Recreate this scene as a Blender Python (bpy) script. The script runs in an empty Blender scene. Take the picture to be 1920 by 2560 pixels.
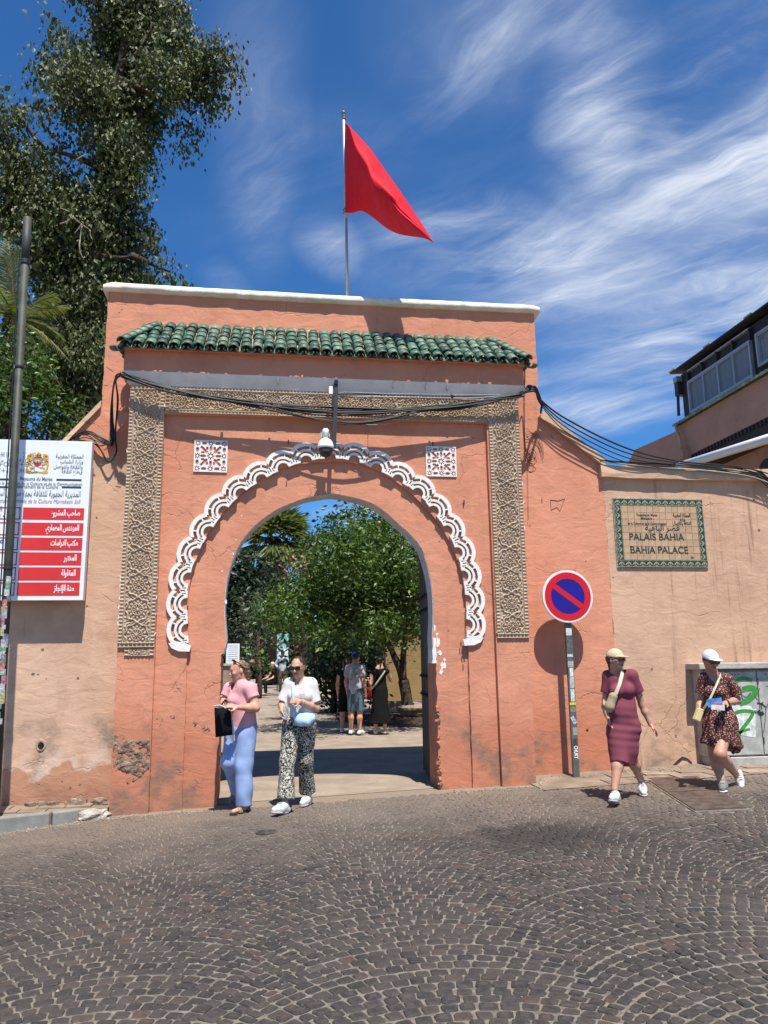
import bpy, bmesh, math, random
import numpy as np
from mathutils import Vector, Matrix
from mathutils.geometry import tessellate_polygon

random.seed(7)
rng = np.random.default_rng(7)
C = bpy.context.scene.collection
SC = bpy.context.scene

# ---------------------------------------------------------------- camera
CAM_H = 1.65
YAW, PITCH, ROLL, FPX = math.radians(8.28), math.radians(10.9), math.radians(-0.776), 1922.0
_f = Vector((math.sin(YAW)*math.cos(PITCH), math.cos(YAW)*math.cos(PITCH), math.sin(PITCH)))
_r0 = Vector((math.cos(YAW), -math.sin(YAW), 0)); _u0 = _r0.cross(_f)
_r = _r0*math.cos(ROLL)+_u0*math.sin(ROLL); _u = -_r0*math.sin(ROLL)+_u0*math.cos(ROLL)
cam = bpy.data.objects.new('camera', bpy.data.cameras.new('camera')); C.objects.link(cam)
M4 = Matrix((( _r.x, _u.x, -_f.x, 0), (_r.y, _u.y, -_f.y, 0), (_r.z, _u.z, -_f.z, CAM_H), (0, 0, 0, 1)))
cam.matrix_world = M4
cam.data.sensor_fit = 'VERTICAL'; cam.data.sensor_height = 36; cam.data.lens = FPX/2560*36
cam.data.clip_start = 0.05; cam.data.clip_end = 3000
SC.camera = cam
SC.render.resolution_x, SC.render.resolution_y = 768, 1024

# ---------------------------------------------------------------- sky, sun, exposure
SUN = Vector((0.15, -1.0, 2.16)).normalized()          # towards the sun
EL = math.asin(SUN.z); AZ = math.atan2(SUN.x, SUN.y)
SC.view_settings.view_transform = 'Standard'; SC.view_settings.look = 'None'
SC.view_settings.gamma = 1; SC.view_settings.use_curve_mapping = False
SC.view_settings.exposure = 0.60
SC.render.engine = 'CYCLES'
SC.cycles.max_bounces = 6; SC.cycles.diffuse_bounces = 3; SC.cycles.glossy_bounces = 2
SC.cycles.transmission_bounces = 4; SC.cycles.transparent_max_bounces = 6
SC.cycles.use_denoising = True

class NT:
    """small wrapper to write node trees compactly"""
    def __init__(s, tree): s.t = tree; s.n = tree.nodes; s.l = tree.links
    def node(s, typ, **kw):
        n = s.n.new(typ)
        for k, v in kw.items(): setattr(n, k, v)
        return n
    def put(s, sock, v):
        if v is None: return
        if isinstance(v, bpy.types.NodeSocket): s.l.new(v, sock)
        elif hasattr(sock, 'default_value'):
            if sock.type == 'RGBA' and len(v) == 3: v = (*v, 1)
            sock.default_value = v
    def math(s, op, a, b=None, c=None, clamp=False):
        n = s.node('ShaderNodeMath', operation=op, use_clamp=clamp)
        s.put(n.inputs[0], a); s.put(n.inputs[1], b); s.put(n.inputs[2], c); return n.outputs[0]
    def vmath(s, op, a, b=None):
        n = s.node('ShaderNodeVectorMath', operation=op); s.put(n.inputs[0], a); s.put(n.inputs[1], b)
        return n.outputs[1] if op in ('LENGTH', 'DOT_PRODUCT', 'DISTANCE') else n.outputs[0]
    def noise(s, vec, scale, detail=4, rough=.55, dist=0.0, out=0):
        n = s.node('ShaderNodeTexNoise'); s.put(n.inputs['Vector'], vec); n.inputs['Scale'].default_value = scale
        n.inputs['Detail'].default_value = detail; n.inputs['Roughness'].default_value = rough
        n.inputs['Distortion'].default_value = dist; return n.outputs[out]
    def voro(s, vec, scale, feature='F1', out=0, rnd=1.0):
        n = s.node('ShaderNodeTexVoronoi', feature=feature); s.put(n.inputs['Vector'], vec)
        n.inputs['Scale'].default_value = scale; n.inputs['Randomness'].default_value = rnd; return n.outputs[out]
    def mix(s, f, a, b, mode='MIX'):
        n = s.node('ShaderNodeMix', data_type='RGBA', blend_type=mode)
        s.put(n.inputs[0], f); s.put(n.inputs[6], a); s.put(n.inputs[7], b); return n.outputs[2]
    def ramp(s, f, stops, interp='LINEAR'):
        n = s.node('ShaderNodeValToRGB'); s.put(n.inputs[0], f); e = n.color_ramp.elements; n.color_ramp.interpolation = interp
        while len(e) < len(stops): e.new(0.5)
        for k, (p, c) in enumerate(stops):
            e[k].position = p; e[k].color = (*c, 1) if len(c) == 3 else c
        return n.outputs[0]
    def step(s, x, lo, hi):          # smooth step, lo may exceed hi
        n = s.node('ShaderNodeMapRange', interpolation_type='SMOOTHSTEP', clamp=True)
        s.put(n.inputs[0], x)
        if lo <= hi: n.inputs[1].default_value, n.inputs[2].default_value, n.inputs[3].default_value, n.inputs[4].default_value = lo, hi, 0, 1
        else: n.inputs[1].default_value, n.inputs[2].default_value, n.inputs[3].default_value, n.inputs[4].default_value = hi, lo, 1, 0
        return n.outputs[0]
    def xyz(s, v):
        n = s.node('ShaderNodeSeparateXYZ'); s.put(n.inputs[0], v); return n.outputs[0], n.outputs[1], n.outputs[2]
    def vec(s, x, y, z):
        n = s.node('ShaderNodeCombineXYZ'); s.put(n.inputs[0], x); s.put(n.inputs[1], y); s.put(n.inputs[2], z); return n.outputs[0]
    def scale(s, v, k):
        return s.vmath('MULTIPLY', v, tuple(k))

world = bpy.data.worlds.new('World'); SC.world = world; world.use_nodes = True
W = NT(world.node_tree); W.n.clear()
sky = W.node('ShaderNodeTexSky', sky_type='NISHITA'); sky.sun_disc = False
sky.sun_elevation = EL; sky.sun_rotation = AZ
sky.altitude = 460; sky.air_density = 1.0; sky.dust_density = 0.25; sky.ozone_density = 3.0
tc = W.node('ShaderNodeTexCoord').outputs['Generated']
dx, dy, dz = W.xyz(tc)
dzc = W.math('MAXIMUM', dz, 0.06)
px_, py_ = W.math('DIVIDE', dx, dzc), W.math('DIVIDE', dy, dzc)
pl = W.vec(px_, py_, 0.0)
# cirrus: a warped plane of fibres; the fibres run from lower left to upper right over the gate
wv = W.noise(pl, 0.8, 4, .55, out=1)
wv = W.vmath('SCALE', W.vmath('SUBTRACT', wv, (.5, .5, .5)), None); wv.node.inputs[3].default_value = .75
pw = W.vmath('ADD', pl, wv)
pm = W.vmath('ADD', pl, W.vmath('SCALE', wv, None)); pm.node.inputs[1].links[0].from_node.inputs[3].default_value = .45
def rot(v, deg):
    n = W.node('ShaderNodeVectorRotate', rotation_type='Z_AXIS'); W.put(n.inputs['Vector'], v); n.inputs['Angle'].default_value = math.radians(deg)
    return n.outputs[0]
fa = rot(pw, 58)
fib = W.noise(W.scale(fa, (0.9, 4.6, 1)), 1.0, 10, .68)
fib2 = W.noise(W.scale(rot(pw, 20), (1.3, 3.8, 1)), 1.5, 10, .66)
fine = W.noise(W.scale(fa, (2.2, 16.0, 1)), 1.0, 6, .6)
# big band of cloud on the right side of the sky, thin veil elsewhere
ux, uy, _z = W.xyz(pw)
def blob(cx, cy, rx, ry, deg):
    q = rot(W.vmath('SUBTRACT', pm, (cx, cy, 0)), deg); l = W.vmath('LENGTH', W.scale(q, (1/rx, 1/ry, 0)))
    return W.step(l, 1.15, 0.0)
band = blob(1.02, 1.28, .52, .80, 0)
for bx, by, rx, ry, dg, wt in ((.62, 1.20, .14, .52, 34, .9), (.74, 1.80, .56, .42, 0, .95), (1.40, 2.0, .75, .95, 0, .85), (.36, 1.00, .24, .32, 0, .55), (-.03, 1.45, .13, .6, 0, .34), (.16, 1.75, .14, .22, 30, .5), (-.10, 2.1, .10, .3, 10, .4), (.30, 2.6, 1.2, .6, 0, .42), (.45, 1.62, .30, .20, 20, .7), (1.3, 2.9, .6, .5, 0, .6)):
    band = W.math('MAXIMUM', band, W.math('MULTIPLY', blob(bx, by, rx, ry, dg), wt))
gen = W.step(W.noise(pl, .55, 2, .5), .46, .75)
mask = W.math('MAXIMUM', band, W.math('MULTIPLY', gen, .5))
den = W.math('ADD', W.math('MULTIPLY', W.step(fib, .42, .74), .75), W.math('MULTIPLY', W.step(fib2, .46, .78), .45))
den = W.math('MULTIPLY', den, W.math('ADD', .62, W.math('MULTIPLY', fine, .75)))
soft = W.math('MULTIPLY', W.step(W.noise(pw, 1.6, 5, .55), .25, .72), .70)
cl = W.math('MULTIPLY', W.math('ADD', den, soft), mask, clamp=True)
cl = W.math('MULTIPLY', W.math('POWER', cl, 1.15), .96)
skyc = W.mix(1.0, sky.outputs[0], (.36, .79, 1.18), 'MULTIPLY')
cloudc = W.node('ShaderNodeRGB'); cloudc.outputs[0].default_value = (6.6, 7.1, 7.9, 1)
bg = W.node('ShaderNodeBackground'); W.put(bg.inputs[0], W.mix(cl, skyc, cloudc.outputs[0])); bg.inputs[1].default_value = 0.085
W.l.new(bg.outputs[0], W.node('ShaderNodeOutputWorld').inputs[0])

sl = bpy.data.lights.new('sun', 'SUN'); sl.energy = 4.8; sl.angle = math.radians(.53); sl.color = (1, .95, .87)
so = bpy.data.objects.new('sun', sl); C.objects.link(so); so.rotation_euler = SUN.to_track_quat('Z', 'Y').to_euler()

# ---------------------------------------------------------------- helpers
def at(px, py, y):
    """point on the vertical plane Y=y that the photograph shows at pixel (px, py) of 1920x2560"""
    d = _f*FPX + _r*(px-960) - _u*(py-1280)
    return Vector((0, 0, CAM_H)) + d*(y/d.y)
def gz(x, y=9.0):
    if y > 10.2: return 0.012*(y-10.2) if y < 40 else 0.36
    return 0.034*(max(-9, min(14, x))-1.55)
def on_ground(px, py):
    d = _f*FPX + _r*(px-960) - _u*(py-1280); z = 0
    for _ in range(6):
        t = (z-CAM_H)/d.z; z = gz(d.x*t, 9)
    return Vector((d.x*t, d.y*t, z))
ORG = {}
def org(o): return ORG.get(o.name, Vector((0, 0, 0))) if o else Vector((0, 0, 0))
def tag(o, label=None, cat=None, group=None, kind=None):
    if label: o['label'] = label
    if cat: o['category'] = cat
    if group: o['group'] = group
    if kind: o['kind'] = kind
    return o
def thing(name, loc, label, cat, group=None):
    o = bpy.data.objects.new(name, None); C.objects.link(o); o.location = loc; o.empty_display_size = .1
    ORG[o.name] = Vector(loc); return tag(o, label, cat, group)
class MB:
    def __init__(s): s.v = []; s.f = []; s.m = []
    def add(s, vs, fs, mi=0):
        b = len(s.v); s.v.extend(tuple(v) for v in vs); s.f.extend(tuple(b+i for i in f) for f in fs); s.m.extend([mi]*len(fs)); return s
    def box(s, x0, x1, y0, y1, z0, z1, mi=0):
        vs = [(x, y, z) for x in (x0, x1) for y in (y0, y1) for z in (z0, z1)]
        return s.add(vs, [(0, 1, 3, 2), (4, 6, 7, 5), (0, 4, 5, 1), (2, 3, 7, 6), (0, 2, 6, 4), (1, 5, 7, 3)], mi)
    def obox(s, c, hx, hy, hz, R, mi=0):
        vs = [Vector(c)+R@Vector((a*hx, b*hy, d*hz)) for a in (-1, 1) for b in (-1, 1) for d in (-1, 1)]
        return s.add(vs, [(0, 1, 3, 2), (4, 6, 7, 5), (0, 4, 5, 1), (2, 3, 7, 6), (0, 2, 6, 4), (1, 5, 7, 3)], mi)
    def tube(s, pts, rad, n=8, mi=0, cap=True):
        pts = [Vector(p) for p in pts]; k = len(pts)
        rs = rad if isinstance(rad, (list, tuple)) else [rad]*k
        vs = []; up = Vector((0, 0, 1))
        for i, p in enumerate(pts):
            d = (pts[min(i+1, k-1)]-pts[max(i-1, 0)]).normalized()
            a = d.cross(up) if abs(d.dot(up)) < .95 else d.cross(Vector((1, 0, 0)))
            a.normalize(); b = d.cross(a); b.normalize()
            for j in range(n):
                t = 2*math.pi*j/n; vs.append(p+(a*math.cos(t)+b*math.sin(t))*rs[i])
        fs = [(i*n+j, i*n+(j+1) % n, (i+1)*n+(j+1) % n, (i+1)*n+j) for i in range(k-1) for j in range(n)]
        if cap: fs += [tuple(range(n))[::-1], tuple((k-1)*n+j for j in range(n))]
        return s.add(vs, fs, mi)
    def lathe(s, c, prof, n=20, axis='z', mi=0):
        """prof: (radius, height) pairs from bottom to top"""
        c = Vector(c); vs = []
        for r, h in prof:
            for j in range(n):
                t = 2*math.pi*j/n; a, b = r*math.cos(t), r*math.sin(t)
                vs.append(c+(Vector((a, b, h)) if axis == 'z' else Vector((a, -h, b)) if axis == '-y' else Vector((h, a, b))))
        k = len(prof)
        fs = [(i*n+j, i*n+(j+1) % n, (i+1)*n+(j+1) % n, (i+1)*n+j) for i in range(k-1) for j in range(n)]
        fs += [tuple(range(n))[::-1], tuple((k-1)*n+j for j in range(n))]
        return s.add(vs, fs, mi)
    def prism(s, outer, y0, y1, holes=(), mi=0, ys=None):
        """outline in XZ, extruded from y0 (front) to y1"""
        loops = [list(outer)]+[list(h) for h in holes]
        tri = tessellate_polygon([[Vector((x, z, 0)) for x, z in l] for l in loops])
        flat = [p for l in loops for p in l]; n = len(flat)
        vs = [(x, y0, z) for x, z in flat]+[(x, y1, z) for x, z in flat]
        fs = []
        for t in tri:
            (ax, az), (bx, bz), (cx, cz) = (flat[i] for i in t)
            cr = (bx-ax)*(cz-az)-(bz-az)*(cx-ax)
            if abs(cr) < 1e-10: continue
            t = t if cr > 0 else t[::-1]
            fs.append(tuple(t)); fs.append(tuple(i+n for i in t[::-1]))
        b = 0
        for l in loops:
            k = len(l); area = sum(l[i][0]*l[(i+1) % k][1]-l[(i+1) % k][0]*l[i][1] for i in range(k))
            for i in range(k):
                p, q = b+i, b+(i+1) % k
                fs.append((p, p+n, q+n, q) if (area > 0) == (b == 0) else (q, q+n, p+n, p))
            b += k
        return s.add(vs, fs, mi)
    def build(s, name, mats, parent=None, smooth=False, link=True):
        o3 = org(parent); me = bpy.data.meshes.new(name)
        me.from_pydata([(x-o3.x, y-o3.y, z-o3.z) for x, y, z in s.v], [], s.f)
        mats = mats if isinstance(mats, (list, tuple)) else [mats]
        for m in mats: me.materials.append(m)
        if any(s.m): me.polygons.foreach_set('material_index', s.m)
        if smooth: me.polygons.foreach_set('use_smooth', [True]*len(s.f))
        o = bpy.data.objects.new(name, me); C.objects.link(o)
        if parent: o.parent = parent
        ORG[o.name] = o3; return o
def mesh_np(name, V, F, mats, parent=None, smooth=True, mi=None):
    """numpy verts (n,3) and faces (m,k) to an object"""
    V = np.asarray(V, np.float32); F = np.asarray(F, np.int32); o3 = org(parent)
    V = V-np.array(o3, np.float32); k = F.shape[1]
    me = bpy.data.meshes.new(name); me.vertices.add(len(V)); me.vertices.foreach_set('co', V.ravel())
    me.loops.add(F.size); me.loops.foreach_set('vertex_index', F.ravel())
    me.polygons.add(len(F)); me.polygons.foreach_set('loop_start', np.arange(0, F.size, k, dtype=np.int32))
    me.polygons.foreach_set('use_smooth', np.full(len(F), smooth))
    mats = mats if isinstance(mats, (list, tuple)) else [mats]
    for m in mats: me.materials.append(m)
    if mi is not None: me.polygons.foreach_set('material_index', np.asarray(mi, np.int32))
    me.update(calc_edges=True); me.validate()
    o = bpy.data.objects.new(name, me); C.objects.link(o)
    if parent: o.parent = parent
    ORG[o.name] = o3; return o
def inst(proto_mesh, name, loc, parent, rot=None, sc=None):
    o = bpy.data.objects.new(name, proto_mesh); C.objects.link(o); o.parent = parent
    o.location = Vector(loc)-org(parent)
    if rot is not None: o.rotation_euler = rot
    if sc is not None: o.scale = sc
    ORG[o.name] = Vector(loc); return o
def smooth_line(pts, n=6, closed=False):
    P = [Vector((*p, 0)) if len(p) == 2 else Vector(p) for p in pts]; out = []
    for i in range(len(P)-1):
        a, b, c, d = P[max(i-1, 0)], P[i], P[i+1], P[min(i+2, len(P)-1)]
        for k in range(n):
            t = k/n
            out.append(.5*((2*b)+(c-a)*t+(2*a-5*b+4*c-d)*t*t+(3*b-a-3*c+d)*t**3))
    out.append(P[-1])
    return [(v.x, v.y) for v in out] if len(pts[0]) == 2 else out
def rough_line(pts, step=.07, amp=.004, seed=1):
    """subdivide a polyline and shake it a little: hand-laid plaster edges"""
    r = random.Random(seed); out = []
    for (x0, z0), (x1, z1) in zip(pts[:-1], pts[1:]):
        L = math.hypot(x1-x0, z1-z0); n = max(1, int(L/step))
        for k in range(n):
            t = k/n; j = amp if 0 < k else amp*.3
            out.append((x0+(x1-x0)*t+r.uniform(-j, j), z0+(z1-z0)*t+r.uniform(-j, j)))
    out.append(pts[-1]); return out
# ---------------------------------------------------------------- materials
def new_mat(name):
    m = bpy.data.materials.new(name); m.use_nodes = True; T = NT(m.node_tree); T.n.clear()
    b = T.node('ShaderNodeBsdfPrincipled'); T.l.new(b.outputs[0], T.node('ShaderNodeOutputMaterial').inputs[0])
    return m, T, b
def bump(T, b, h, strength=.4, dist=.02):
    n = T.node('ShaderNodeBump'); n.inputs['Strength'].default_value = strength; n.inputs['Distance'].default_value = dist
    T.put(n.inputs['Height'], h); T.l.new(n.outputs[0], b.inputs['Normal'])
def simple(name, c, rough=.7, var=.18, scale=6, bs=60, bstr=.15, bd=.004, spec=.4, metal=0, rnd=0.0, island=0.0, sheen=0):
    m, T, b = new_mat(name); co = T.node('ShaderNodeTexCoord').outputs['Object']
    n = T.noise(co, scale, 5, .6)
    lo = tuple(x*(1-var) for x in c); hi = tuple(min(1, x*(1+var)) for x in c)
    col = T.mix(T.step(n, .3, .7), lo, hi)
    f = None
    if rnd: f = T.math('MULTIPLY_ADD', T.node('ShaderNodeObjectInfo').outputs['Random'], 2*rnd, 1-rnd)
    if island: f = T.math('MULTIPLY_ADD', T.node('ShaderNodeNewGeometry').outputs['Random Per Island'], 2*island, 1-island)
    if f is not None:
        v = T.node('ShaderNodeVectorMath', operation='SCALE'); T.put(v.inputs[0], col); T.put(v.inputs[3], f); col = v.outputs[0]
    T.put(b.inputs['Base Color'], col); b.inputs['Roughness'].default_value = rough
    b.inputs['Specular IOR Level'].default_value = spec; b.inputs['Metallic'].default_value = metal
    if sheen: b.inputs['Sheen Weight'].default_value = sheen
    if bstr: bump(T, b, T.noise(co, bs, 4, .6), bstr, bd)
    return m
def plaster(name, c, dark, stain_top=.9, stain=(.16, .13, .10), red=None, salt=None, streak=0.0, bstr=.58, cracks=.28, top=None):
    """hand-trowelled lime plaster in world position space; stains, salt and cracks are wear with shapes of their own"""
    m, T, b = new_mat(name); p = T.node('ShaderNodeNewGeometry').outputs['Position']; x, y, z = T.xyz(p)
    big = T.noise(p, .75, 4, .55); mid = T.noise(p, 3.2, 6, .62); fine = T.noise(p, 26, 5, .65)
    trowel = T.noise(T.scale(p, (1.5, 1.5, 2.9)), 2.4, 5, .55, 1.0)
    col = T.mix(T.step(big, .3, .72), c, dark)
    col = T.mix(T.math('MULTIPLY', T.step(mid, .45, .75), .42), col, tuple(v*.78 for v in dark))
    col = T.mix(T.math('MULTIPLY', T.step(trowel, .56, .72), .25), col, tuple(min(1, v*1.22) for v in c))
    if top is not None:
        col = T.mix(T.step(T.math('ADD', z, T.math('MULTIPLY', mid, .5)), top[0], top[0]+.12), col, top[1])
    pt = T.noise(T.vmath('ADD', p, (7.3, 1.1, 3.7)), 1.15, 7, .62, .6)
    col = T.mix(T.math('MULTIPLY', T.step(pt, .53, .56), .30), col, tuple(min(1, v*1.13) for v in c)); col = T.mix(T.math('MULTIPLY', T.step(pt, .40, .37), .35), col, tuple(v*.84 for v in dark))
    zz = T.math('ADD', z, T.math('MULTIPLY_ADD', T.noise(p, 2.3, 5, .6), -1.1, .55))
    if red is not None: col = T.mix(T.math('MULTIPLY', T.step(zz, red[0]+.5, red[0]-.25), .8), col, red[1])
    if streak:
        st = T.noise(T.scale(p, (11, 11, .5)), 1.0, 5, .6)
        col = T.mix(T.math('MULTIPLY', T.math('MULTIPLY', T.step(st, .54, .74), T.step(big, .25, .6)), streak), col, tuple(v*.55 for v in dark))
    sm = T.math('MULTIPLY', T.step(zz, stain_top, stain_top-.45), T.step(T.noise(p, 1.7, 6, .65), .46, .66))
    col = T.mix(T.math('MULTIPLY', sm, .75), col, stain)
    col = T.mix(T.math('MULTIPLY', T.step(zz, .12, -.18), .55), col, stain)
    if salt is not None:
        s = T.math('MULTIPLY', T.step(zz, salt-.06, salt), T.step(zz, salt+.42, salt+.03))
        s = T.math('MULTIPLY', s, T.step(T.noise(T.scale(p, (5, 5, 1.2)), 1.5, 4, .6), .38, .66))
        col = T.mix(T.math('MULTIPLY', s, .55), col, (.60, .49, .41))
        r = T.step(zz, salt, salt-.06)
        col = T.mix(T.math('MULTIPLY', r, .65), col, (.40, .17, .095))
    # hairline cracks
    wp = T.vmath('ADD', p, T.vmath('SCALE', T.noise(p, 3, 4, .6, out=1), None)); wp.node.inputs[1].links[0].from_node.inputs[3].default_value = .35
    cr = T.voro(wp, 1.15, 'DISTANCE_TO_EDGE')
    crm = T.math('MULTIPLY', T.step(cr, .010, .002), T.step(T.noise(p, 1.1, 3, .5), .52, .60))
    col = T.mix(T.math('MULTIPLY', crm, cracks), col, tuple(v*.35 for v in dark))
    # small chips
    ch = T.math('MULTIPLY', T.step(T.voro(p, 5.0), .075, .05), T.step(T.noise(p, 1.9, 2, .5), .55, .6))
    col = T.mix(T.math('MULTIPLY', ch, .75), col, (.20, .14, .10))
    T.put(b.inputs['Base Color'], col); b.inputs['Roughness'].default_value = .93; b.inputs['Specular IOR Level'].default_value = .18
    h = T.math('ADD', T.math('MULTIPLY', trowel, .8), T.math('MULTIPLY', fine, .13))
    h = T.math('ADD', h, T.math('MULTIPLY', mid, .7)); h = T.math('SUBTRACT', h, T.math('MULTIPLY', crm, .4)); h = T.math('SUBTRACT', h, T.math('MULTIPLY', ch, .5))
    bump(T, b, h, bstr, .022)
    return m
SALMON = plaster('salmon_plaster', (.62, .272, .168), (.55, .230, .138), 1.0, red=(.75, (.48, .180, .102)), streak=.22)
TAN = plaster('tan_plaster', (.61, .405, .28), (.54, .33, .22), 1.15, salt=.42, cracks=.3, top=(4.55, (.62, .250, .150)))
BEIGE = plaster('beige_plaster', (.58, .37, .245), (.50, .30, .195), 1.0, streak=.95, cracks=.4)
COPING = plaster('coping_plaster', (.60, .40, .26), (.45, .29, .19), -1, cracks=.6)
WHITEP = simple('white_lime_paint', (.78, .75, .69), .85, .10, 9, 40, .35, .01, .2)
CAPM = simple('cream_cap', (.74, .66, .54), .85, .14, 5, 35, .4, .012, .2)
GREYW = simple('cornice_paint', (.74, .71, .66), .85, .10, 3, 30, .25, .01, .2)
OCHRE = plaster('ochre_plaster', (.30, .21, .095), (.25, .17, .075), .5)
TERR = plaster('terrace_plaster', (.50, .27, .19), (.45, .235, .165), -1, cracks=.1, bstr=.25)

def stucco():
    m, T, b = new_mat('carved_stucco'); p = T.node('ShaderNodeNewGeometry').outputs['Position']
    col = T.mix(T.step(T.noise(p, 6, 5, .6), .35, .7), (.48, .365, .262), (.38, .28, .195))
    col = T.mix(T.math('MULTIPLY', T.step(T.noise(p, 14, 4, .6), .62, .75), .5), col, (.58, .50, .41))
    T.put(b.inputs['Base Color'], col); b.inputs['Roughness'].default_value = .95; b.inputs['Specular IOR Level'].default_value = .15
    bump(T, b, T.noise(p, 90, 3, .6), .3, .004); return m
STUCCO = stucco()
def glaze():
    m, T, b = new_mat('green_glaze'); co = T.node('ShaderNodeTexCoord').outputs['Object']; r = T.node('ShaderNodeObjectInfo').outputs['Random']
    off = T.vmath('ADD', co, T.vec(T.math('MULTIPLY', r, 37.0), T.math('MULTIPLY', r, 11.0), 0.0))
    c = T.ramp(r, [(0, (.024, .062, .046)), (.35, (.048, .112, .078)), (.7, (.078, .16, .11)), (1, (.16, .25, .175))])
    c = T.mix(T.math('MULTIPLY', T.step(T.noise(off, 14, 4, .6), .5, .72), .6), c, (.012, .04, .028))
    worn = T.math('MULTIPLY', T.step(T.noise(off, 22, 5, .65), .56, .66), .8)
    c = T.mix(worn, c, (.40, .30, .20))
    T.put(b.inputs['Base Color'], c); T.put(b.inputs['Roughness'], T.math('MULTIPLY_ADD', worn, .30, .50)); b.inputs['Specular IOR Level'].default_value = .36
    bump(T, b, T.noise(off, 30, 4, .6), .25, .006); return m
GLAZE = glaze()
MORTAR = simple('tile_mortar', (.40, .295, .20), .95, .3, 12, 50, .7, .02, .15)
RUBBLE = simple('rubble_masonry', (.27, .19, .14), .97, .45, 14, 45, .9, .03, .1)

def cobble_mat():
    m, T, b = new_mat('cobble_stone'); g = T.node('ShaderNodeNewGeometry'); p = g.outputs['Position']; x, y, z = T.xyz(p)
    r = T.math('FRACT', T.math('ADD', g.outputs['Random Per Island'], T.math('MULTIPLY', T.node('ShaderNodeObjectInfo').outputs['Random'], 7.31)))
    c = T.ramp(r, [(0, (.029, .026, .025)), (.3, (.040, .035, .032)), (.62, (.052, .044, .039)), (.92, (.064, .051, .043)), (.985, (.080, .049, .038)), (1, (.080, .070, .061))])
    c = T.mix(T.math('MULTIPLY', T.step(T.noise(p, 5, 4, .6), .4, .7), .45), c, (.062, .052, .046))
    c = T.mix(T.math('MULTIPLY', T.step(T.noise(T.scale(p, (1, 1.7, 1)), 40, 6, .7), .50, .70), .55), c, (.115, .098, .084)); c = T.mix(T.math('MULTIPLY', T.step(T.noise(p, 18, 4, .65), .54, .66), .5), c, (.020, .018, .017))
    wr = T.noise(p, .75, 4, .6); c = T.mix(T.math('MULTIPLY', T.step(wr, .52, .68), .40), c, (.026, .024, .023)); c = T.mix(T.math('MULTIPLY', T.step(wr, .46, .32), .35), c, (.085, .072, .062))
    # dust thickens towards the walls, an oil stain lies on the right
    dn = T.noise(p, 1.3, 5, .6)
    dust = T.step(T.math('ADD', y, T.math('MULTIPLY_ADD', dn, 3.4, -1.7)), 6.2, 10.4)
    c = T.mix(T.math('MULTIPLY', dust, .80), c, (.20, .158, .122))
    d = T.vmath('LENGTH', T.scale(T.vmath('SUBTRACT', p, (2.55, 7.25, 0)), (1/1.0, 1/.75, 0)))
    oil = T.math('MULTIPLY', T.step(T.math('ADD', d, T.math('MULTIPLY_ADD', T.noise(p, 4.5, 5, .65), 1.6, -.8)), 1.0, .35), .72)
    c = T.mix(oil, c, (.022, .020, .020))
    T.put(b.inputs['Base Color'], c); T.put(b.inputs['Roughness'], T.math('MULTIPLY_ADD', T.noise(p, 30, 3, .5), .35, .50)); b.inputs['Specular IOR Level'].default_value = .35
    bump(T, b, T.math('ADD', T.noise(p, 55, 5, .65), T.math('MULTIPLY', T.noise(p, 14, 3, .5), .8)), .6, .010); return m
COBBLE = cobble_mat()
def joint_mat():
    m, T, b = new_mat('joint_mortar'); p = T.node('ShaderNodeNewGeometry').outputs['Position']; x, y, z = T.xyz(p)
    c = T.mix(T.step(T.noise(p, 22, 6, .7), .38, .62), (.14, .122, .102), (.25, .215, .176))
    c = T.mix(T.math('MULTIPLY', T.step(T.noise(p, 1.6, 4, .6), .60, .72), .6), c, (.26, .205, .13))
    dust = T.step(T.math('ADD', y, T.math('MULTIPLY', T.noise(p, 1.3, 5, .6), 2.0)), 8.5, 11)
    c = T.mix(T.math('MULTIPLY', dust, .8), c, (.28, .21, .15))
    d = T.vmath('LENGTH', T.scale(T.vmath('SUBTRACT', p, (2.55, 7.25, 0)), (1/1.0, 1/.75, 0)))
    oil = T.math('MULTIPLY', T.step(T.math('ADD', d, T.math('MULTIPLY_ADD', T.noise(p, 4.5, 5, .65), 1.6, -.8)), 1.0, .35), .7)
    c = T.mix(oil, c, (.03, .027, .026))
    T.put(b.inputs['Base Color'], c); b.inputs['Roughness'].default_value = .97; b.inputs['Specular IOR Level'].default_value = .15
    bump(T, b, T.noise(p, 70, 5, .7), .9, .012); return m
JOINT = joint_mat()
SAND = simple('dusty_ground', (.235, .182, .135), .97, .22, 3, 45, .6, .012, .12)
YARD = simple('courtyard_paving', (.285, .228, .172), .95, .16, 2.2, 30, .4, .01, .15)
SOIL = simple('bed_soil', (.07, .045, .03), .98, .4, 9, 40, .9, .03, .1)
KERB = simple('kerb_concrete', (.235, .235, .215), .9, .15, 7, 60, .4, .008, .2)
OLDKERB = simple('painted_old_kerb', (.40, .355, .295), .95, .35, 9, 40, .8, .02, .15)
PAVE = simple('pavement_slab', (.26, .195, .145), .96, .25, 4, 40, .6, .012, .15, rnd=.12)

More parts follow.
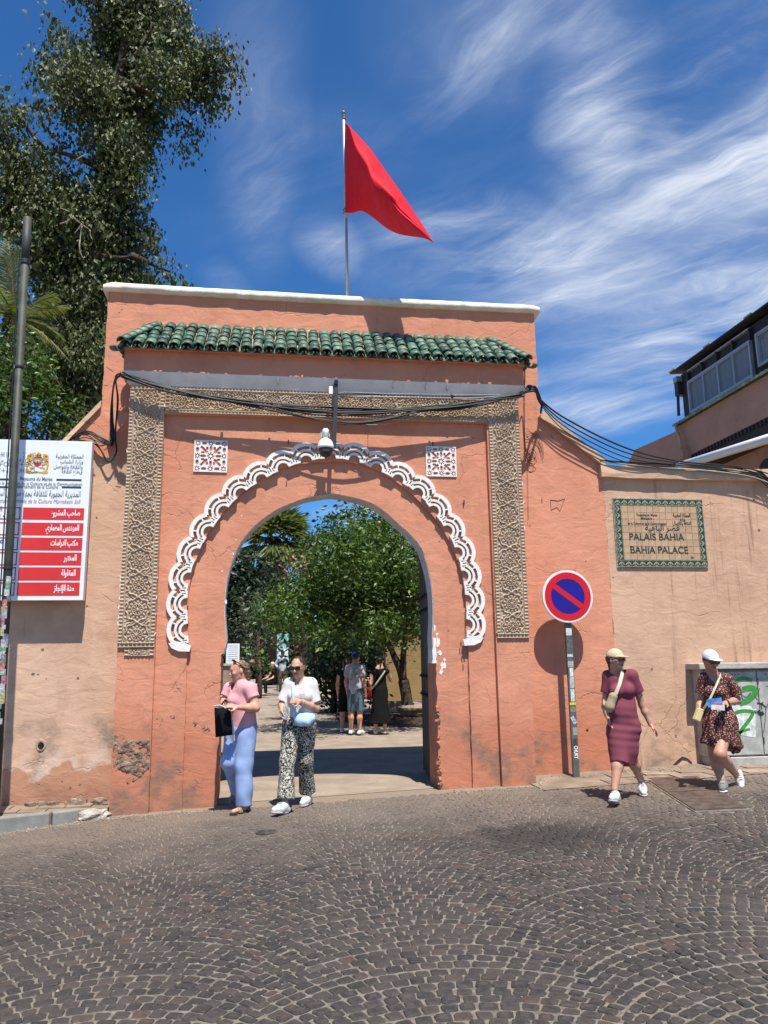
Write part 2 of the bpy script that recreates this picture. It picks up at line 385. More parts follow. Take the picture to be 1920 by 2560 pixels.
BLACK = simple('black_cable', (.012, .012, .013), .5, .2, 5, 60, .1)
GREYC = simple('grey_cable', (.30, .30, .30), .6, .1, 5, 60, .1)
STEEL = simple('galvanised_steel', (.125, .135, .12), .55, .25, 7, 50, .2, .004, .5, .35)
LAMP_M = simple('lamp_post_paint', (.040, .044, .034), .6, .35, 6, 40, .35, .006, .4)
DSTEEL = simple('dark_steel', (.040, .040, .040), .5, .2, 9, 60, .15, .003, .5, .3)
ALU = simple('aluminium', (.40, .41, .42), .5, .08, 5, 80, .05, .002, .5, .4)
WPLAST = simple('white_plastic', (.80, .79, .75), .35, .04, 6, 60, .03)
DOME = simple('dark_glass', (.012, .012, .014), .08, .1, 5, 60, 0, spec=.8)
RED = simple('flag_red', (.66, .010, .022), .72, .08, 8, 160, .12, .002, .2)
SIGNW = simple('board_white', (.74, .77, .80), .45, .03, 2, 40, .04)
SIGNR = simple('board_red', (.62, .030, .028), .45, .06, 3, 40, .04)
SIGNFR = simple('board_frame_red', (.42, .03, .05), .5, .06)
INK = simple('ink_dark', (.025, .027, .035), .6, .1, bstr=0)
INKG = simple('ink_grey', (.19, .20, .22), .6, .1, bstr=0)
INKB = simple('ink_blue', (.03, .035, .14), .6, .1, bstr=0)
INKW = simple('ink_white', (.82, .82, .82), .5, .04, bstr=0)
GOLD = simple('print_gold', (.62, .36, .055), .5, .15, 30, bstr=0)
ROADR = simple('sign_red', (.60, .006, .010), .3, .04, 5, 60, .02)
ROADB = simple('sign_blue', (.012, .008, .22), .3, .06, 5, 60, .02)
ROADW = simple('sign_rim', (.72, .72, .72), .35, .06)
TILEC = simple('plate_tile', (.46, .30, .175), .4, .10, 18, 50, .12, .003, .4, rnd=.10)
TILEG = simple('plate_green', (.022, .060, .036), .35, .25, 30, 50, .1)
TILEL = simple('plate_leaf', (.34, .30, .20), .4, .1)
GREENINK = simple('plate_letter', (.018, .035, .03), .4, .1, bstr=0)
SPRAY = simple('green_spray_paint', (.045, .26, .04), .6, .2, 20, bstr=0)
SPRAYK = simple('black_spray_paint', (.02, .02, .02), .7, .2, bstr=0)
PAPER = simple('paper', (.62, .63, .60), .8, .3, 14, bstr=.1)
CABIN = simple('cabinet_grey', (.38, .385, .345), .6, .22, 5, 30, .2, .006, .35)
CONC = simple('concrete', (.41, .385, .335), .93, .2, 6, 40, .5, .01, .2)
WOOD = None
def wood():
    m, T, b = new_mat('old_door_wood'); co = T.node('ShaderNodeNewGeometry').outputs['Position']
    g = T.noise(T.scale(co, (22, 22, 1.2)), 1.5, 6, .6)
    r = T.node('ShaderNodeObjectInfo').outputs['Random']
    c = T.mix(T.step(g, .35, .7), (.040, .027, .018), (.125, .088, .058))
    v = T.node('ShaderNodeVectorMath', operation='SCALE'); T.put(v.inputs[0], c); T.put(v.inputs[3], T.math('MULTIPLY_ADD', r, .6, .7))
    T.put(b.inputs['Base Color'], v.outputs[0]); b.inputs['Roughness'].default_value = .8
    bump(T, b, g, .5, .01); return m
WOOD = wood()
DARKW = simple('dark_stained_wood', (.040, .026, .022), .7, .3, 12, 50, .2)
CLADM = simple('dark_cladding', (.030, .024, .022), .6, .3, 8, 50, .2)
def glass():
    m, T, b = new_mat('window_glass'); b.inputs['Base Color'].default_value = (.03, .04, .05, 1); b.inputs['Roughness'].default_value = .05
    b.inputs['Transmission Weight'].default_value = .85; b.inputs['IOR'].default_value = 1.06; b.inputs['Specular IOR Level'].default_value = .5
    b.inputs['Base Color'].default_value = (.75, .8, .85, 1); return m
GLASS = glass()
CURTAIN = simple('curtain_fabric', (.20, .225, .245), .9, .1, 6, 60, .1)
BAMBOO = simple('bamboo_blind', (.30, .25, .17), .85, .3, 14, 60, .3)

def leaf_mat(name, cols, rough=.4, spec=.5, transl=.25):
    m = bpy.data.materials.new(name); m.use_nodes = True; T = NT(m.node_tree); T.n.clear()
    g = T.node('ShaderNodeNewGeometry'); r = g.outputs['Random Per Island']
    c = T.ramp(r, [(i/(len(cols)-1), k) for i, k in enumerate(cols)])
    c = T.mix(T.math('MULTIPLY', T.step(T.noise(g.outputs['Position'], .9, 3, .5), .35, .7), .35), c, tuple(v*.55 for v in cols[0]))
    b = T.node('ShaderNodeBsdfPrincipled'); T.put(b.inputs['Base Color'], c); b.inputs['Roughness'].default_value = rough; b.inputs['Specular IOR Level'].default_value = spec
    t = T.node('ShaderNodeBsdfTranslucent'); T.put(t.inputs[0], T.mix(1.0, c, (1.3, 1.5, .5), 'MULTIPLY'))
    mx = T.node('ShaderNodeMixShader'); mx.inputs[0].default_value = transl; T.l.new(b.outputs[0], mx.inputs[1]); T.l.new(t.outputs[0], mx.inputs[2])
    T.l.new(mx.outputs[0], T.node('ShaderNodeOutputMaterial').inputs[0]); return m
LEAF_BIG = leaf_mat('poplar_leaf', [(.042, .060, .016), (.068, .090, .025), (.098, .116, .038), (.15, .155, .065)], .50, .30, .20)
LEAF_OR = leaf_mat('orange_leaf', [(.026, .058, .009), (.048, .102, .012), (.084, .15, .017), (.145, .21, .03)], .42, .42, .2)
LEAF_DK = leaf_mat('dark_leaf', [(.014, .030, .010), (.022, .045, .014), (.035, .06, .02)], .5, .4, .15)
LEAF_OL = leaf_mat('olive_leaf', [(.05, .06, .035), (.08, .09, .055), (.12, .13, .085)], .55, .4, .15)
LEAF_LT = leaf_mat('light_leaf', [(.06, .10, .015), (.09, .14, .02), (.14, .19, .04)], .45, .4, .35)
PALM_G = leaf_mat('palm_leaf', [(.07, .105, .03), (.13, .17, .05), (.21, .235, .08), (.32, .29, .14)], .45, .4, .35)
PALM_D = leaf_mat('dry_palm_leaf', [(.14, .10, .06), (.22, .165, .10), (.30, .22, .13)], .8, .2, .15)
BARK = simple('bark', (.075, .055, .04), .95, .4, 10, 30, .9, .03, .1)
PALEBARK = simple('pale_twig', (.28, .23, .18), .95, .3, 10, 30, .5, .02, .1)
ORANGE = simple('orange_fruit', (.62, .24, .02), .5, .15, 20, 60, .2)
PINK = simple('pink_blossom', (.60, .22, .20), .8, .2, bstr=0)
# ================================================================ ground
def sheet(name, xs, ys, zf, mat, label=None, jit=0):
    V = []; F = []; ny = len(ys)
    for x in xs:
        for y in ys: V.append((x, y, zf(x, y)))
    for i in range(len(xs)-1):
        for j in range(ny-1): F.append((i*ny+j, (i+1)*ny+j, (i+1)*ny+j+1, i*ny+j+1))
    return mesh_np(name, V, F, mat, smooth=False)
tag(sheet('ground', [-900, -60, 60, 900], [-900, -60, 60, 1500], lambda x, y: -1.2, SAND), kind='structure')
road = tag(sheet('road', list(np.linspace(-30, -9, 6))+list(np.linspace(-8, 13, 43))+[20, 30], list(np.linspace(-25, 0, 6))+list(np.linspace(.5, 10.2, 40)), lambda x, y: gz(x, 9), JOINT), kind='structure')
yard = tag(sheet('courtyard_path', list(np.linspace(-30, 30, 31)), [10.2, 10.6, 11, 11.6]+list(np.linspace(12.5, 60, 40)), lambda x, y: (gz(x, 9)*max(0, 1-(y-10.2)/.5) if y < 10.7 else 0)+gz(x, y if y > 10.25 else 10.25)+.004, YARD), kind='structure')

# ---- cobbles laid in segmental arcs
def cobble_layout():
    out = []; Wd = 1.70; R = 1.15; P = .090
    for col in range(-5, 8):
        xc = .81+col*Wd
        for row in range(-6, 150):
            y0 = row*P+rng.normal(0, .004)
            amax = math.asin(min(.99, (Wd/2)/R)); L = 2*amax*R
            n = int(L/.093); da = 2*amax/n; sh = rng.uniform(-.25, .25)*da
            s0 = (.32 if row % 2 else -.32)+.10*math.sin(row*2.3); bd_ = [-amax+s0*da]+[-amax+(k+s0)*da+rng.normal(0, .06)*da for k in range(1, n)]+[amax+s0*da]
            for k in range(n):
                a = (bd_[k]+bd_[k+1])/2; wd = (bd_[k+1]-bd_[k])*R
                x = xc+R*math.sin(a); y = y0+R*math.cos(a)-R+rng.normal(0, .002)
                out.append((x, y, a, wd, P*math.cos(a)))
    return out
A, B, D, E_ = on_ground(1612, 1949), on_ground(1742, 1944), on_ground(1868, 2024), on_ground(1738, 2030)
_hc = (A+B+D+E_)/4; HQ = [((_hc+(p-_hc)*1.09).x, (_hc+(p-_hc)*1.09).y) for p in (A, E_, D, B)]
def inside(x, y, poly):
    r = False; n = len(poly)
    for i in range(n):
        (x0, y0), (x1, y1) = poly[i], poly[(i+1) % n]
        if (y0 > y) != (y1 > y) and x < (x1-x0)*(y-y0)/(y1-y0)+x0: r = not r
    return r
stones = []
for x, y, a, w, d in cobble_layout():
    if not (2.4 < y < 10.03): continue
    half = 2.0+y*.60
    cx_ = y*math.tan(YAW)
    if abs(x-cx_) > half+.2: continue
    if y > 9.80 and (-2.0 < x < 3.4): continue
    if x < -1.75 and y > 9.95-(-1.9-x)*.47-.18: continue          # kerb side
    if x > 3.3 and y > 9.55: continue                              # right hand pavement
    if inside(x, y, HQ): continue                                   # hatch plate
    stones.append((x, y, a, w, d))
def stone_mesh(x, y, a, w, d):
    """irregular eight-sided sett with a worn, slightly domed top"""
    hw = (w-.0085-abs(rng.normal(0, .0022)))/2; hd = (d-.0095-abs(rng.normal(0, .0018)))/2
    c = [(-hw, -hd), (hw, -hd), (hw, hd), (-hw, hd)]
    c = [(p+rng.normal(0, .0038), q+rng.normal(0, .0032)) for p, q in c]
    ring = []
    for i in range(4):
        p, q = np.array(c[i]), np.array(c[(i+1) % 4])
        k = rng.uniform(.07, .22); ring += [p+(q-p)*k, p+(q-p)*(1-rng.uniform(.07, .22))]
    ca, sa = math.cos(-a), math.sin(-a); z = gz(x, 9); h = .006+rng.normal(0, .0016); tx, ty = rng.normal(0, .03, 2)
    V = []
    for s, dz in ((1.0, -.012), (1.0, h-.006), (.90, h), (.5, h+.0018)):
        for p in ring:
            u, v = p*s; V.append((x+u*ca-v*sa, y+u*sa+v*ca, z+dz+(tx*u+ty*v if dz > 0 else 0)))
    F = [(i*8+j, i*8+(j+1) % 8, (i+1)*8+(j+1) % 8, (i+1)*8+j) for i in range(3) for j in range(8)]
    return V, F
big = sorted(stones, key=lambda s: (s[1]+abs(s[0]-s[1]*math.tan(YAW))*.05) if (s[1] > 3.75 and abs(s[0]-s[1]*math.tan(YAW)) < .52*s[1]) else 99)
for s in big[:300]:
    V, F = stone_mesh(*s); m = MB(); m.add(V, F); m.add(V[-8:], [tuple(range(8))])
    m.build('cobblestone', COBBLE, road)
AV, AF, A8 = [], [], []
for s in big[300:]:
    V, F = stone_mesh(*s); b = len(AV); AV += V; AF += [tuple(b+i for i in f) for f in F]
    t = b+24; AF += [(t, t+1, t+2, t+3), (t, t+3, t+4, t+7), (t+4, t+5, t+6, t+7)]
o = mesh_np('cobblestones', AV, AF, COBBLE, road, smooth=False); tag(o, kind='stuff')

# ---- left pavement with kerb stones
pav = tag(MB().build('pavement', PAVE), kind='structure')
KZ = -.005
K0, K1 = Vector((-1.93, 9.93, 0)), Vector((-4.4, 8.80, 0)); kd = (K1-K0).normalized(); kn = Vector((kd.y, -kd.x, 0))
if kn.y > 0: kn = -kn
m = MB(); pts = [(-1.9, 9.97), (-4.4, 8.87), (-7.5, 7.6), (-7.5, 10.42), (-1.9, 10.42)]
n = len(pts); m.add([(x, y, KZ-.012) for x, y in pts]+[(x, y, -.5) for x, y in pts], [tuple(range(n))]+[(i, i+n, (i+1) % n+n, (i+1) % n) for i in range(n)])
m.build('pavement_bed', SAND, pav)
for r in range(7):
    for c in range(12):
        cx_, cy_ = -2.1-c*.31-(r % 2)*.15, 9.0+r*.22
        if (cy_ - (9.93-(-1.93-cx_)*.457)) < .22 or cy_ > 10.3: continue
        q = MB(); w, d = .148+rng.normal(0, .003), .104+rng.normal(0, .003); R = Matrix.Rotation(rng.normal(0, .03), 3, 'Z')
        q.obox((cx_, cy_, KZ-.022+rng.normal(0, .004)), w, d, .025, R); q.build('paving_slab', PAVE, pav)
s = .30
for k, L in enumerate((.28, .52, .60, .62, .6)):
    a, b = s, s+L; s = b+.03
    q = MB(); rr = Matrix.Rotation(math.atan2(kd.y, kd.x)+rng.normal(0, .012), 3, 'Z'); c = K0+kd*(a+b)/2
    zt = KZ+.012+rng.normal(0, .004); zb = gz(c.x)-.08
    q.obox((c.x, c.y, (zt+zb)/2), L/2, .065, (zt-zb)/2, rr)
    ob = q.build('kerb_stone', KERB, pav); bv = ob.modifiers.new('bevel', 'BEVEL'); bv.width = .014; bv.segments = 2
# worn white painted end stone
q = MB(); c = K0+kd*.13; zb = gz(c.x)-.04
bmx = bmesh.new(); bmesh.ops.create_icosphere(bmx, subdivisions=3, radius=1)
for v in bmx.verts:
    s_ = 1+.12*math.sin(v.co.x*5+v.co.z*7)+.08*math.sin(v.co.y*9); p = Vector((v.co.x*.19*s_, v.co.y*.085*s_, v.co.z*.075*s_))
    ang = math.atan2(kd.y, kd.x); p = Matrix.Rotation(ang, 3, 'Z')@p; v.co = Vector((c.x, c.y, zb+.075))+p
me = bpy.data.meshes.new('kerb_end_stone'); bmx.to_mesh(me); bmx.free(); me.materials.append(OLDKERB)
o = bpy.data.objects.new('kerb_end_stone', me); C.objects.link(o); o.parent = pav
# rubble between the kerb end and the wall
for k in range(26):
    q = MB(); x = -1.95-rng.uniform(0, .9); y = 10.36-rng.uniform(0, .22); r = rng.uniform(.015, .05)
    q.obox((x, y, KZ+r*.3), r*1.5, r, r*.7, Matrix.Rotation(rng.uniform(0, 3), 3, 'Z')@Matrix.Rotation(rng.normal(0, .3), 3, 'X')); q.build('broken_stone', PAVE if k % 3 else RUBBLE, pav)

# ---- right pavement strip along the wall, slabs and the metal hatch
pav2 = tag(sheet('pavement', np.linspace(3.3, 16, 40), np.linspace(9.45, 10.45, 8), lambda x, y: gz(x)+.012+.05*max(0, (y-9.9)), SAND), kind='structure')
for c in range(14):
    for r in range(2):
        q = MB(); x = 4.4+c*.47+r*.2; y = 9.68+r*.34
        q.obox((x, y, gz(x)+.004+.05*max(0, y-9.9)+rng.normal(0, .0015)), .222, .160, .012, Matrix.Rotation(rng.normal(0, .02), 3, 'Z')); q.build('paving_slab', PAVE, pav2)
hp = thing('access_hatch', (A+D)/2, 'long rusty brown steel hatch plate set flush in the ground by the right wall', 'hatch')
def quadplate(pts, z0, z1, name, mat, par):
    q = MB(); k = len(pts); q.add([(p.x, p.y, p.z+z0) for p in pts]+[(p.x, p.y, p.z+z1) for p in pts], [tuple(range(k))[::-1], tuple(range(k, 2*k))]+[(i, (i+1) % k, (i+1) % k+k, i+k) for i in range(k)])
    return q.build(name, mat, par)
HATCHM = simple('hatch_steel', (.085, .062, .048), .75, .4, 9, 60, .35, .006, .35)
ctr = (A+B+D+E_)/4
quadplate([ctr+(p-ctr)*1.06 for p in (A, E_, D, B)], -.05, .012, 'frame', JOINT, hp)
for u0, u1 in ((0, .49), (.51, 1)):
    L = lambda u: (A.lerp(E_, u), B.lerp(D, u))
    (a0, b0), (a1, b1) = L(u0), L(u1); quadplate([a0, a1, b1, b0], .0, .022, 'plate', HATCHM, hp)
dr = on_ground(665, 2083); dc = thing('drain_cover', dr, 'small round cast iron drain cover among the cobbles before the arch', 'drain cover')
CAST = simple('cast_iron', (.05, .045, .042), .7, .3, 20, 60, .2)
MB().lathe(dr+Vector((0, 0, -.03)), [(.105, 0), (.105, .043), (.09, .046)], 24).build('rim', CAST, dc)
for r in (.07, .045, .02):
    q = MB(); n = 24
    for j in range(n):
        pass
    q.tube([dr+Vector((r*math.cos(t), r*math.sin(t), .016)) for t in np.linspace(0, 2*math.pi, 25)], .007, 6, cap=False).build('ring', CAST, dc)
# crumbs of litter and gravel at the wall foot
for i in range(0): pass
GV, GF = [], []
for k in range(760):
    if k < 420: x = rng.uniform(-1.9, 7.2); y = (9.86 if x < 3.4 else 10.28)-abs(rng.normal(0, .12))
    elif k < 600: x = rng.uniform(-3.6, -1.7); y = 9.85-(-1.9-x)*.47-abs(rng.normal(.05, .09))
    else: x = rng.uniform(-1.5, 7); y = rng.uniform(3.5, 9.8)
    if -.62 < x < 2.1 and y > 9.5: continue
    r = rng.uniform(.004, .014)*(1.4 if k < 500 else .8); z = gz(x)+.012+(.02 if (x > 3.3 and y > 9.5) else 0); b = len(GV)
    for j in range(4): GV.append((x+r*math.cos(j*1.57+k), y+r*math.sin(j*1.57+k), z-.003))
    GV.append((x, y, z+r*.8)); GF += [(b+j, b+(j+1) % 4, b+4) for j in range(4)]
tag(mesh_np('gravel', GV, GF, simple('gravel_crumbs', (.24, .20, .16), .95, .3, island=.5, bstr=0), smooth=False), kind='stuff')

# ================================================================ gateway
YB, YP, Y1, Y2, YR = 10.40, 9.95, 10.015, 10.055, 10.36      # back wall, piers, panel, ring, end of reveal
def pl_(x, z, y): k = y/9.95; return (x*k, CAM_H+(z-CAM_H)*k)
gate = thing('palace_gateway', (.75, 10.2, 0), 'salmon plastered gateway with a pointed horseshoe arch, scalloped white band and green tiled canopy', 'gateway')
# upper wall and body behind the piers
zt = 6.765
out = rough_line([(-2.335, -.3), (-2.335, zt), (3.845, zt), (3.845, 5.16), (4.765, 4.46), (4.765, -.3)], .12, .006, 3)
MB().prism([(-1.07, -.3)]+out[:1]+out[1:]+[(2.62, -.3), (2.62, 4.45), (-1.07, 4.45)], YB, 11.5).build('wall', SALMON, gate)
# coping on the sloping shoulder
q = MB(); a, b = Vector((3.845, 0, 5.16)), Vector((4.80, 0, 4.43)); nrm = Vector((b.z-a.z, 0, a.x-b.x)).normalized()*-1
if nrm.z < 0: nrm = -nrm
q.add([(*((a-nrm*.05).x,), YB-.07, (a-nrm*.05).z), ((a+nrm*.06).x, YB-.06, (a+nrm*.06).z), ((b+nrm*.06).x, YB-.06, (b+nrm*.06).z), ((b-nrm*.05).x, YB-.07, (b-nrm*.05).z),
       ((a-nrm*.05).x, 10.8, (a-nrm*.05).z), ((a+nrm*.06).x, 10.8, (a+nrm*.06).z), ((b+nrm*.06).x, 10.8, (b+nrm*.06).z), ((b-nrm*.05).x, 10.8, (b-nrm*.05).z)],
      [(0, 3, 2, 1), (4, 5, 6, 7), (0, 1, 5, 4), (3, 7, 6, 2), (1, 2, 6, 5), (0, 4, 7, 3)])
q.build('shoulder_coping', COPING, gate)
# cap slab with softened, hand-made edge
xs = np.linspace(-2.40, 3.925, 60); V = []; F = []
for i, x in enumerate(xs):
    j1, j2, j3 = rng.normal(0, .004, 3); e = .035 if i in (0, len(xs)-1) else 0; dip = -.022*math.sin((x+2.4)/6.3*math.pi)*.6
    for y, z in ((YB+.02, zt-.01), (YB-.075+e+j1, zt+.0+j2), (YB-.082+e+j1, zt+.055+j2), (YB-.055+e+j3, zt+.105-e*.4+j3), (YB+.1, zt+.125-e*.4), (11.56, zt+.12), (11.56, zt-.01)): V.append((x, y, z+dip))
k = 7
for i in range(len(xs)-1):
    for j in range(k): F.append((i*k+j, i*k+(j+1) % k, (i+1)*k+(j+1) % k, (i+1)*k+j))
m = MB(); m.add(V, F); m.add(V[:k], [tuple(range(k))]); m.add(V[-k:], [tuple(range(k))[::-1]]); m.build('cap', CAPM, gate, True)

# outer piers and lintel (carry the carved panels)
piers = MB().prism(rough_line([(-1.88, -.3), (-1.88, 5.26), (3.372, 5.26), (3.372, -.3)], .1, .005, 5)+[(2.925, -.3), (2.905, 4.862), (-1.44, 4.852), (-1.432, -.3)], YP, YB+.01)
piers.build('outer_frame', SALMON, gate)
# arch opening and ring outlines measured on the pier plane
OL = [(-.607, 1.753), (-.58, 1.872), (-.579, 1.961), (-.599, 2.171), (-.607, 2.368), (-.597, 2.566), (-.572, 2.75), (-.53, 2.905), (-.459, 3.092), (-.37, 3.234), (-.235, 3.393), (-.082, 3.522), (.072, 3.621), (.259, 3.704), (.417, 3.764), (.607, 3.803), (.766, 3.822)]
OR = [(.926, 3.800), (1.123, 3.759), (1.317, 3.688), (1.477, 3.576), (1.638, 3.431), (1.798, 3.287), (1.941, 3.109), (2.017, 2.884), (2.06, 2.676), (2.08, 2.486), (2.084, 2.328), (2.078, 2.093), (2.066, 1.937), (2.076, 1.721)]
RL = [(-1.036, 1.876), (-1.054, 2.264), (-1.046, 2.596), (-.982, 2.903), (-.857, 3.245), (-.697, 3.498), (-.519, 3.708), (-.291, 3.937), (-.028, 4.105), (.287, 4.211), (.766, 4.255)]
RRt = [(1.159, 4.231), (1.485, 4.088), (1.76, 3.894), (1.987, 3.682), (2.179, 3.454), (2.336, 3.177), (2.458, 2.854), (2.52, 2.517), (2.522, 2.168), (2.505, 1.933)]
opening = [pl_(x, z, Y2) for x, z in smooth_line(OL+OR, 4)]
ring = [pl_(x, z, Y1) for x, z in smooth_line(RL+RRt, 4)]
jl, jr = pl_(-.632, 1.74, Y2)[0], pl_(2.107, 1.70, Y2)[0]
# spandrel panel round the ring
e = .004
o1 = rough_line([(-1.447, -.3), (-1.447, 4.87), (2.94, 4.87), (2.94, -.3)], .12, .004, 7)
hole = rough_line([(-1.05, -.3), (-1.05, 1.7)]+ring+[(2.555, 1.75), (2.555, -.3)], .06, .005, 8)
MB().prism(o1+hole[::-1], Y1, YB+.012).build('spandrel_panel', SALMON, gate)
# ring and inner jambs
o2 = [(-1.075, -.3), (-1.075, 4.40), (2.58, 4.40), (2.58, -.3)]
oh = rough_line([(jl, -.3), (jl+.01, .9), (jl, 1.74)], .06, .009, 9)+rough_line(opening, .05, .0045, 10)[1:]+rough_line([(jr, 1.72), (jr-.004, .9), (jr, -.3)], .06, .011, 11)
MB().prism(o2+oh[::-1], Y2, YR).build('arch_ring', SALMON, gate)
# whitewashed soffit lining, 4 mm inside the ring's reveal
def inset(pts, d):
    res = []
    for i, p in enumerate(pts):
        a = Vector((*pts[max(i-1, 0)], 0)); b = Vector((*pts[min(i+1, len(pts)-1)], 0)); t = (b-a).normalized(); nn = Vector((t.y, -t.x, 0))
        res.append((p[0]+nn.x*d, p[1]+nn.y*d))
    return res
sof = inset(opening, .007); sof2 = inset(opening, -.006)
q = MB()
for i in range(len(sof)-1):
    a, b, c, d = sof[i], sof[i+1], sof2[i+1], sof2[i]
    y0 = Y2+.006+rng.normal(0, .001)
    q.add([(a[0], y0, a[1]), (b[0], y0, b[1]), (b[0], YR+.02, b[1]), (a[0], YR+.02, a[1]), (d[0], y0+.004, d[1]), (c[0], y0+.004, c[1])], [(0, 1, 2, 3), (0, 4, 5, 1)])
q.build('arch_soffit', simple('soffit_limewash', (.60, .585, .56), .9, .12, 6, 40, .35, .01, .15), gate)
# worn impost blocks with the paint flaking
for sx, x0, x1 in ((1, jr-.055, jr+.004),):
    q = MB(); q.prism(rough_line([(x0, 1.60 if sx > 0 else 1.70), (x1, 1.60 if sx > 0 else 1.70), (x1-.004, 1.93), (x0+(.02 if sx > 0 else 0), 1.93), (x0, 1.60 if sx > 0 else 1.70)], .05, .006, 21)[:-1], Y2-.004, YR-.01)
    q.build('impost', WHITEP, gate)
def flake(name, cx, cz, r, y, mat, seed, sx=1.0, sz=1.0):
    rr = random.Random(seed); n = 16
    pts = [(cx+r*sx*math.cos(t)*rr.uniform(.45, 1.1), cz+r*sz*math.sin(t)*rr.uniform(.45, 1.1)) for t in [2*math.pi*i/n for i in range(n)]]
    return MB().prism(pts, y-.003, y+.003).build(name, mat, gate)
for i, (a, b, r, sx, sz) in enumerate([(1095, 1605, .07, .6, 1.5), (1100, 1632, .05, 1, 1), (1092, 1585, .03, 1, 1), (1108, 1665, .075, .9, 1.1), (1103, 1680, .06, .6, .9), (565, 1505, .035, .8, 1.3), (590, 1350, .02, 1, .6), (556, 1428, .018, 1.5, .6), (583, 1385, .025, .8, 1.2), (553, 1740, .02, 1, .7), (604, 1290, .02, 1, .6), (1087, 1570, .035, .5, 2.2), (1111, 1650, .03, 1, 1.2)]):
    p = at(a, b, Y2); flake('paint_flake', p.x, p.z, r*.72, Y2, WHITEP, 50+i, sx, sz)

# rubble showing where the plaster fell from the left pier
def rubble_patch(name, outline, y, seed):
    xs = [p[0] for p in outline]; zs = [p[1] for p in outline]; s = .011
    nx, nz = int((max(xs)-min(xs))/s)+1, int((max(zs)-min(zs))/s)+1
    gx = min(xs)+np.arange(nx)*s; gz_ = min(zs)+np.arange(nz)*s; X, Z = np.meshgrid(gx, gz_, indexing='ij')
    ins = np.zeros(X.shape, bool); n = len(outline)
    for i in range(n):
        (x0, z0), (x1, z1) = outline[i], outline[(i+1) % n]
        c = ((z0 > Z) != (z1 > Z)) & (X < (x1-x0)*(Z-z0)/(z1-z0+1e-9)+x0); ins ^= c
    r = np.random.default_rng(seed); H = np.zeros(X.shape)
    for f, amp in ((15, .008), (33, .007), (71, .005)):
        ph = r.uniform(0, 6, 6); H += amp*(np.sin(X*f+ph[0]+2*np.sin(Z*f*.6+ph[1]))*np.sin(Z*f*1.1+ph[2]+1.5*np.sin(X*f*.7+ph[3])))
    H += r.normal(0, .003, X.shape)
    Y = y-.004-H; idx = np.full(X.shape, -1); V = []; F = []
    for i in range(nx):
        for j in range(nz): idx[i, j] = len(V); V.append((X[i, j], Y[i, j] if ins[i, j] else y+.02, Z[i, j]))
    for i in range(nx-1):
        for j in range(nz-1):
            if ins[i, j] or ins[i+1, j] or ins[i, j+1] or ins[i+1, j+1]: F.append((idx[i, j], idx[i+1, j], idx[i+1, j+1], idx[i, j+1]))
    return mesh_np(name, V, F, RUBBLE, gate, smooth=True)
ol = [at(500*0+280+a, b, YP) for a, b in ((3, 1836), (20, 1842), (50, 1850), (95, 1848), (96, 1880), (94, 1925), (70, 1945), (40, 1962), (30, 1950), (45, 1935), (20, 1925), (2, 1930))]
rubble_patch('exposed_rubble', [(p.x, p.z) for p in ol], YP, 3)
ol = [at(a, b, Y1) for a, b in ((388, 1792), (410, 1790), (440, 1783), (458, 1800), (455, 1818), (425, 1822), (390, 1824))]
rubble_patch('exposed_rubble', [(p.x, p.z) for p in ol], Y1+.012, 4)
ol = [at(a, b, Y2) for a, b in ((466, 1808), (500, 1800), (526, 1812), (528, 1836), (508, 1840), (480, 1828))]
rubble_patch('exposed_rubble', [(p.x, p.z) for p in ol], Y2+.010, 5)
# lumps along the worn right jamb edge
for i in range(34):
    z = rng.uniform(.0, 1.05); q = MB(); r = rng.uniform(.008, .022)
    q.obox((jr+rng.uniform(-.006, .014), Y2+rng.uniform(-.006, .01), z), r, r*.7, r*1.3, Matrix.Rotation(rng.uniform(0, 3), 3, 'Y')@Matrix.Rotation(rng.uniform(0, 3), 3, 'X')); q.build('plaster_crumb', SALMON if i % 3 else RUBBLE, gate)

# ---- carved stucco panels
def carve(U, V, hw, L, per, seed=0):
    """height 0..1 of carved relief; U across (-hw..hw), V along"""
    inner = hw*.70; au = np.abs(U); h = np.zeros(U.shape)
    k = np.round(V/per-.5)+.5; dv = V-k*per
    r = np.hypot(U, dv)/inner; th = np.arctan2(dv, U)
    def band(c, w): return np.clip(1.4-np.abs(r-c)/w, 0, 1)
    pet = lambda n, ph=0: .5+.5*np.cos(n*th+ph)
    ros = np.where(r < .13, 1, 0)+np.where((r > .17) & (r < .36), pet(10) > .28, 0)*.95
    ros = np.maximum(ros, band(.43, .045)*1.0)
    ros = np.maximum(ros, np.where((r > .53) & (r < .72), (pet(14, math.pi) > .45), 0)*.8)
    lob = .90+.07*np.cos(8*th)
    ros = np.maximum(ros, np.clip(1.6-np.abs(r-lob)/.06, 0, 1))
    out = r > lob+.09; ros = np.where((r > lob+.05) & ~out, .02, ros)
    veg = np.sin(15*U/inner*.9+2.0*np.sin(8*V/inner+seed))*np.sin(10*V/inner+2.0*np.sin(6*au/inner))
    veg = np.clip(veg*2.6+.35, 0, 1)*.8
    h = np.where(out, veg, ros)
    e = au/hw
    h = np.where((e > .74) & (e < .79), 1, np.where((e > .69) & (e <= .74), .05, h))
    b = .45+np.clip(np.cos(V*2*math.pi/.045)*1.2+np.cos((au-hw*.87)*40)*.8-.7, 0, 1)*.5
    h = np.where((e >= .79) & (e < .95), b*.9, h); h = np.where(e >= .95, 1, h)
    return h
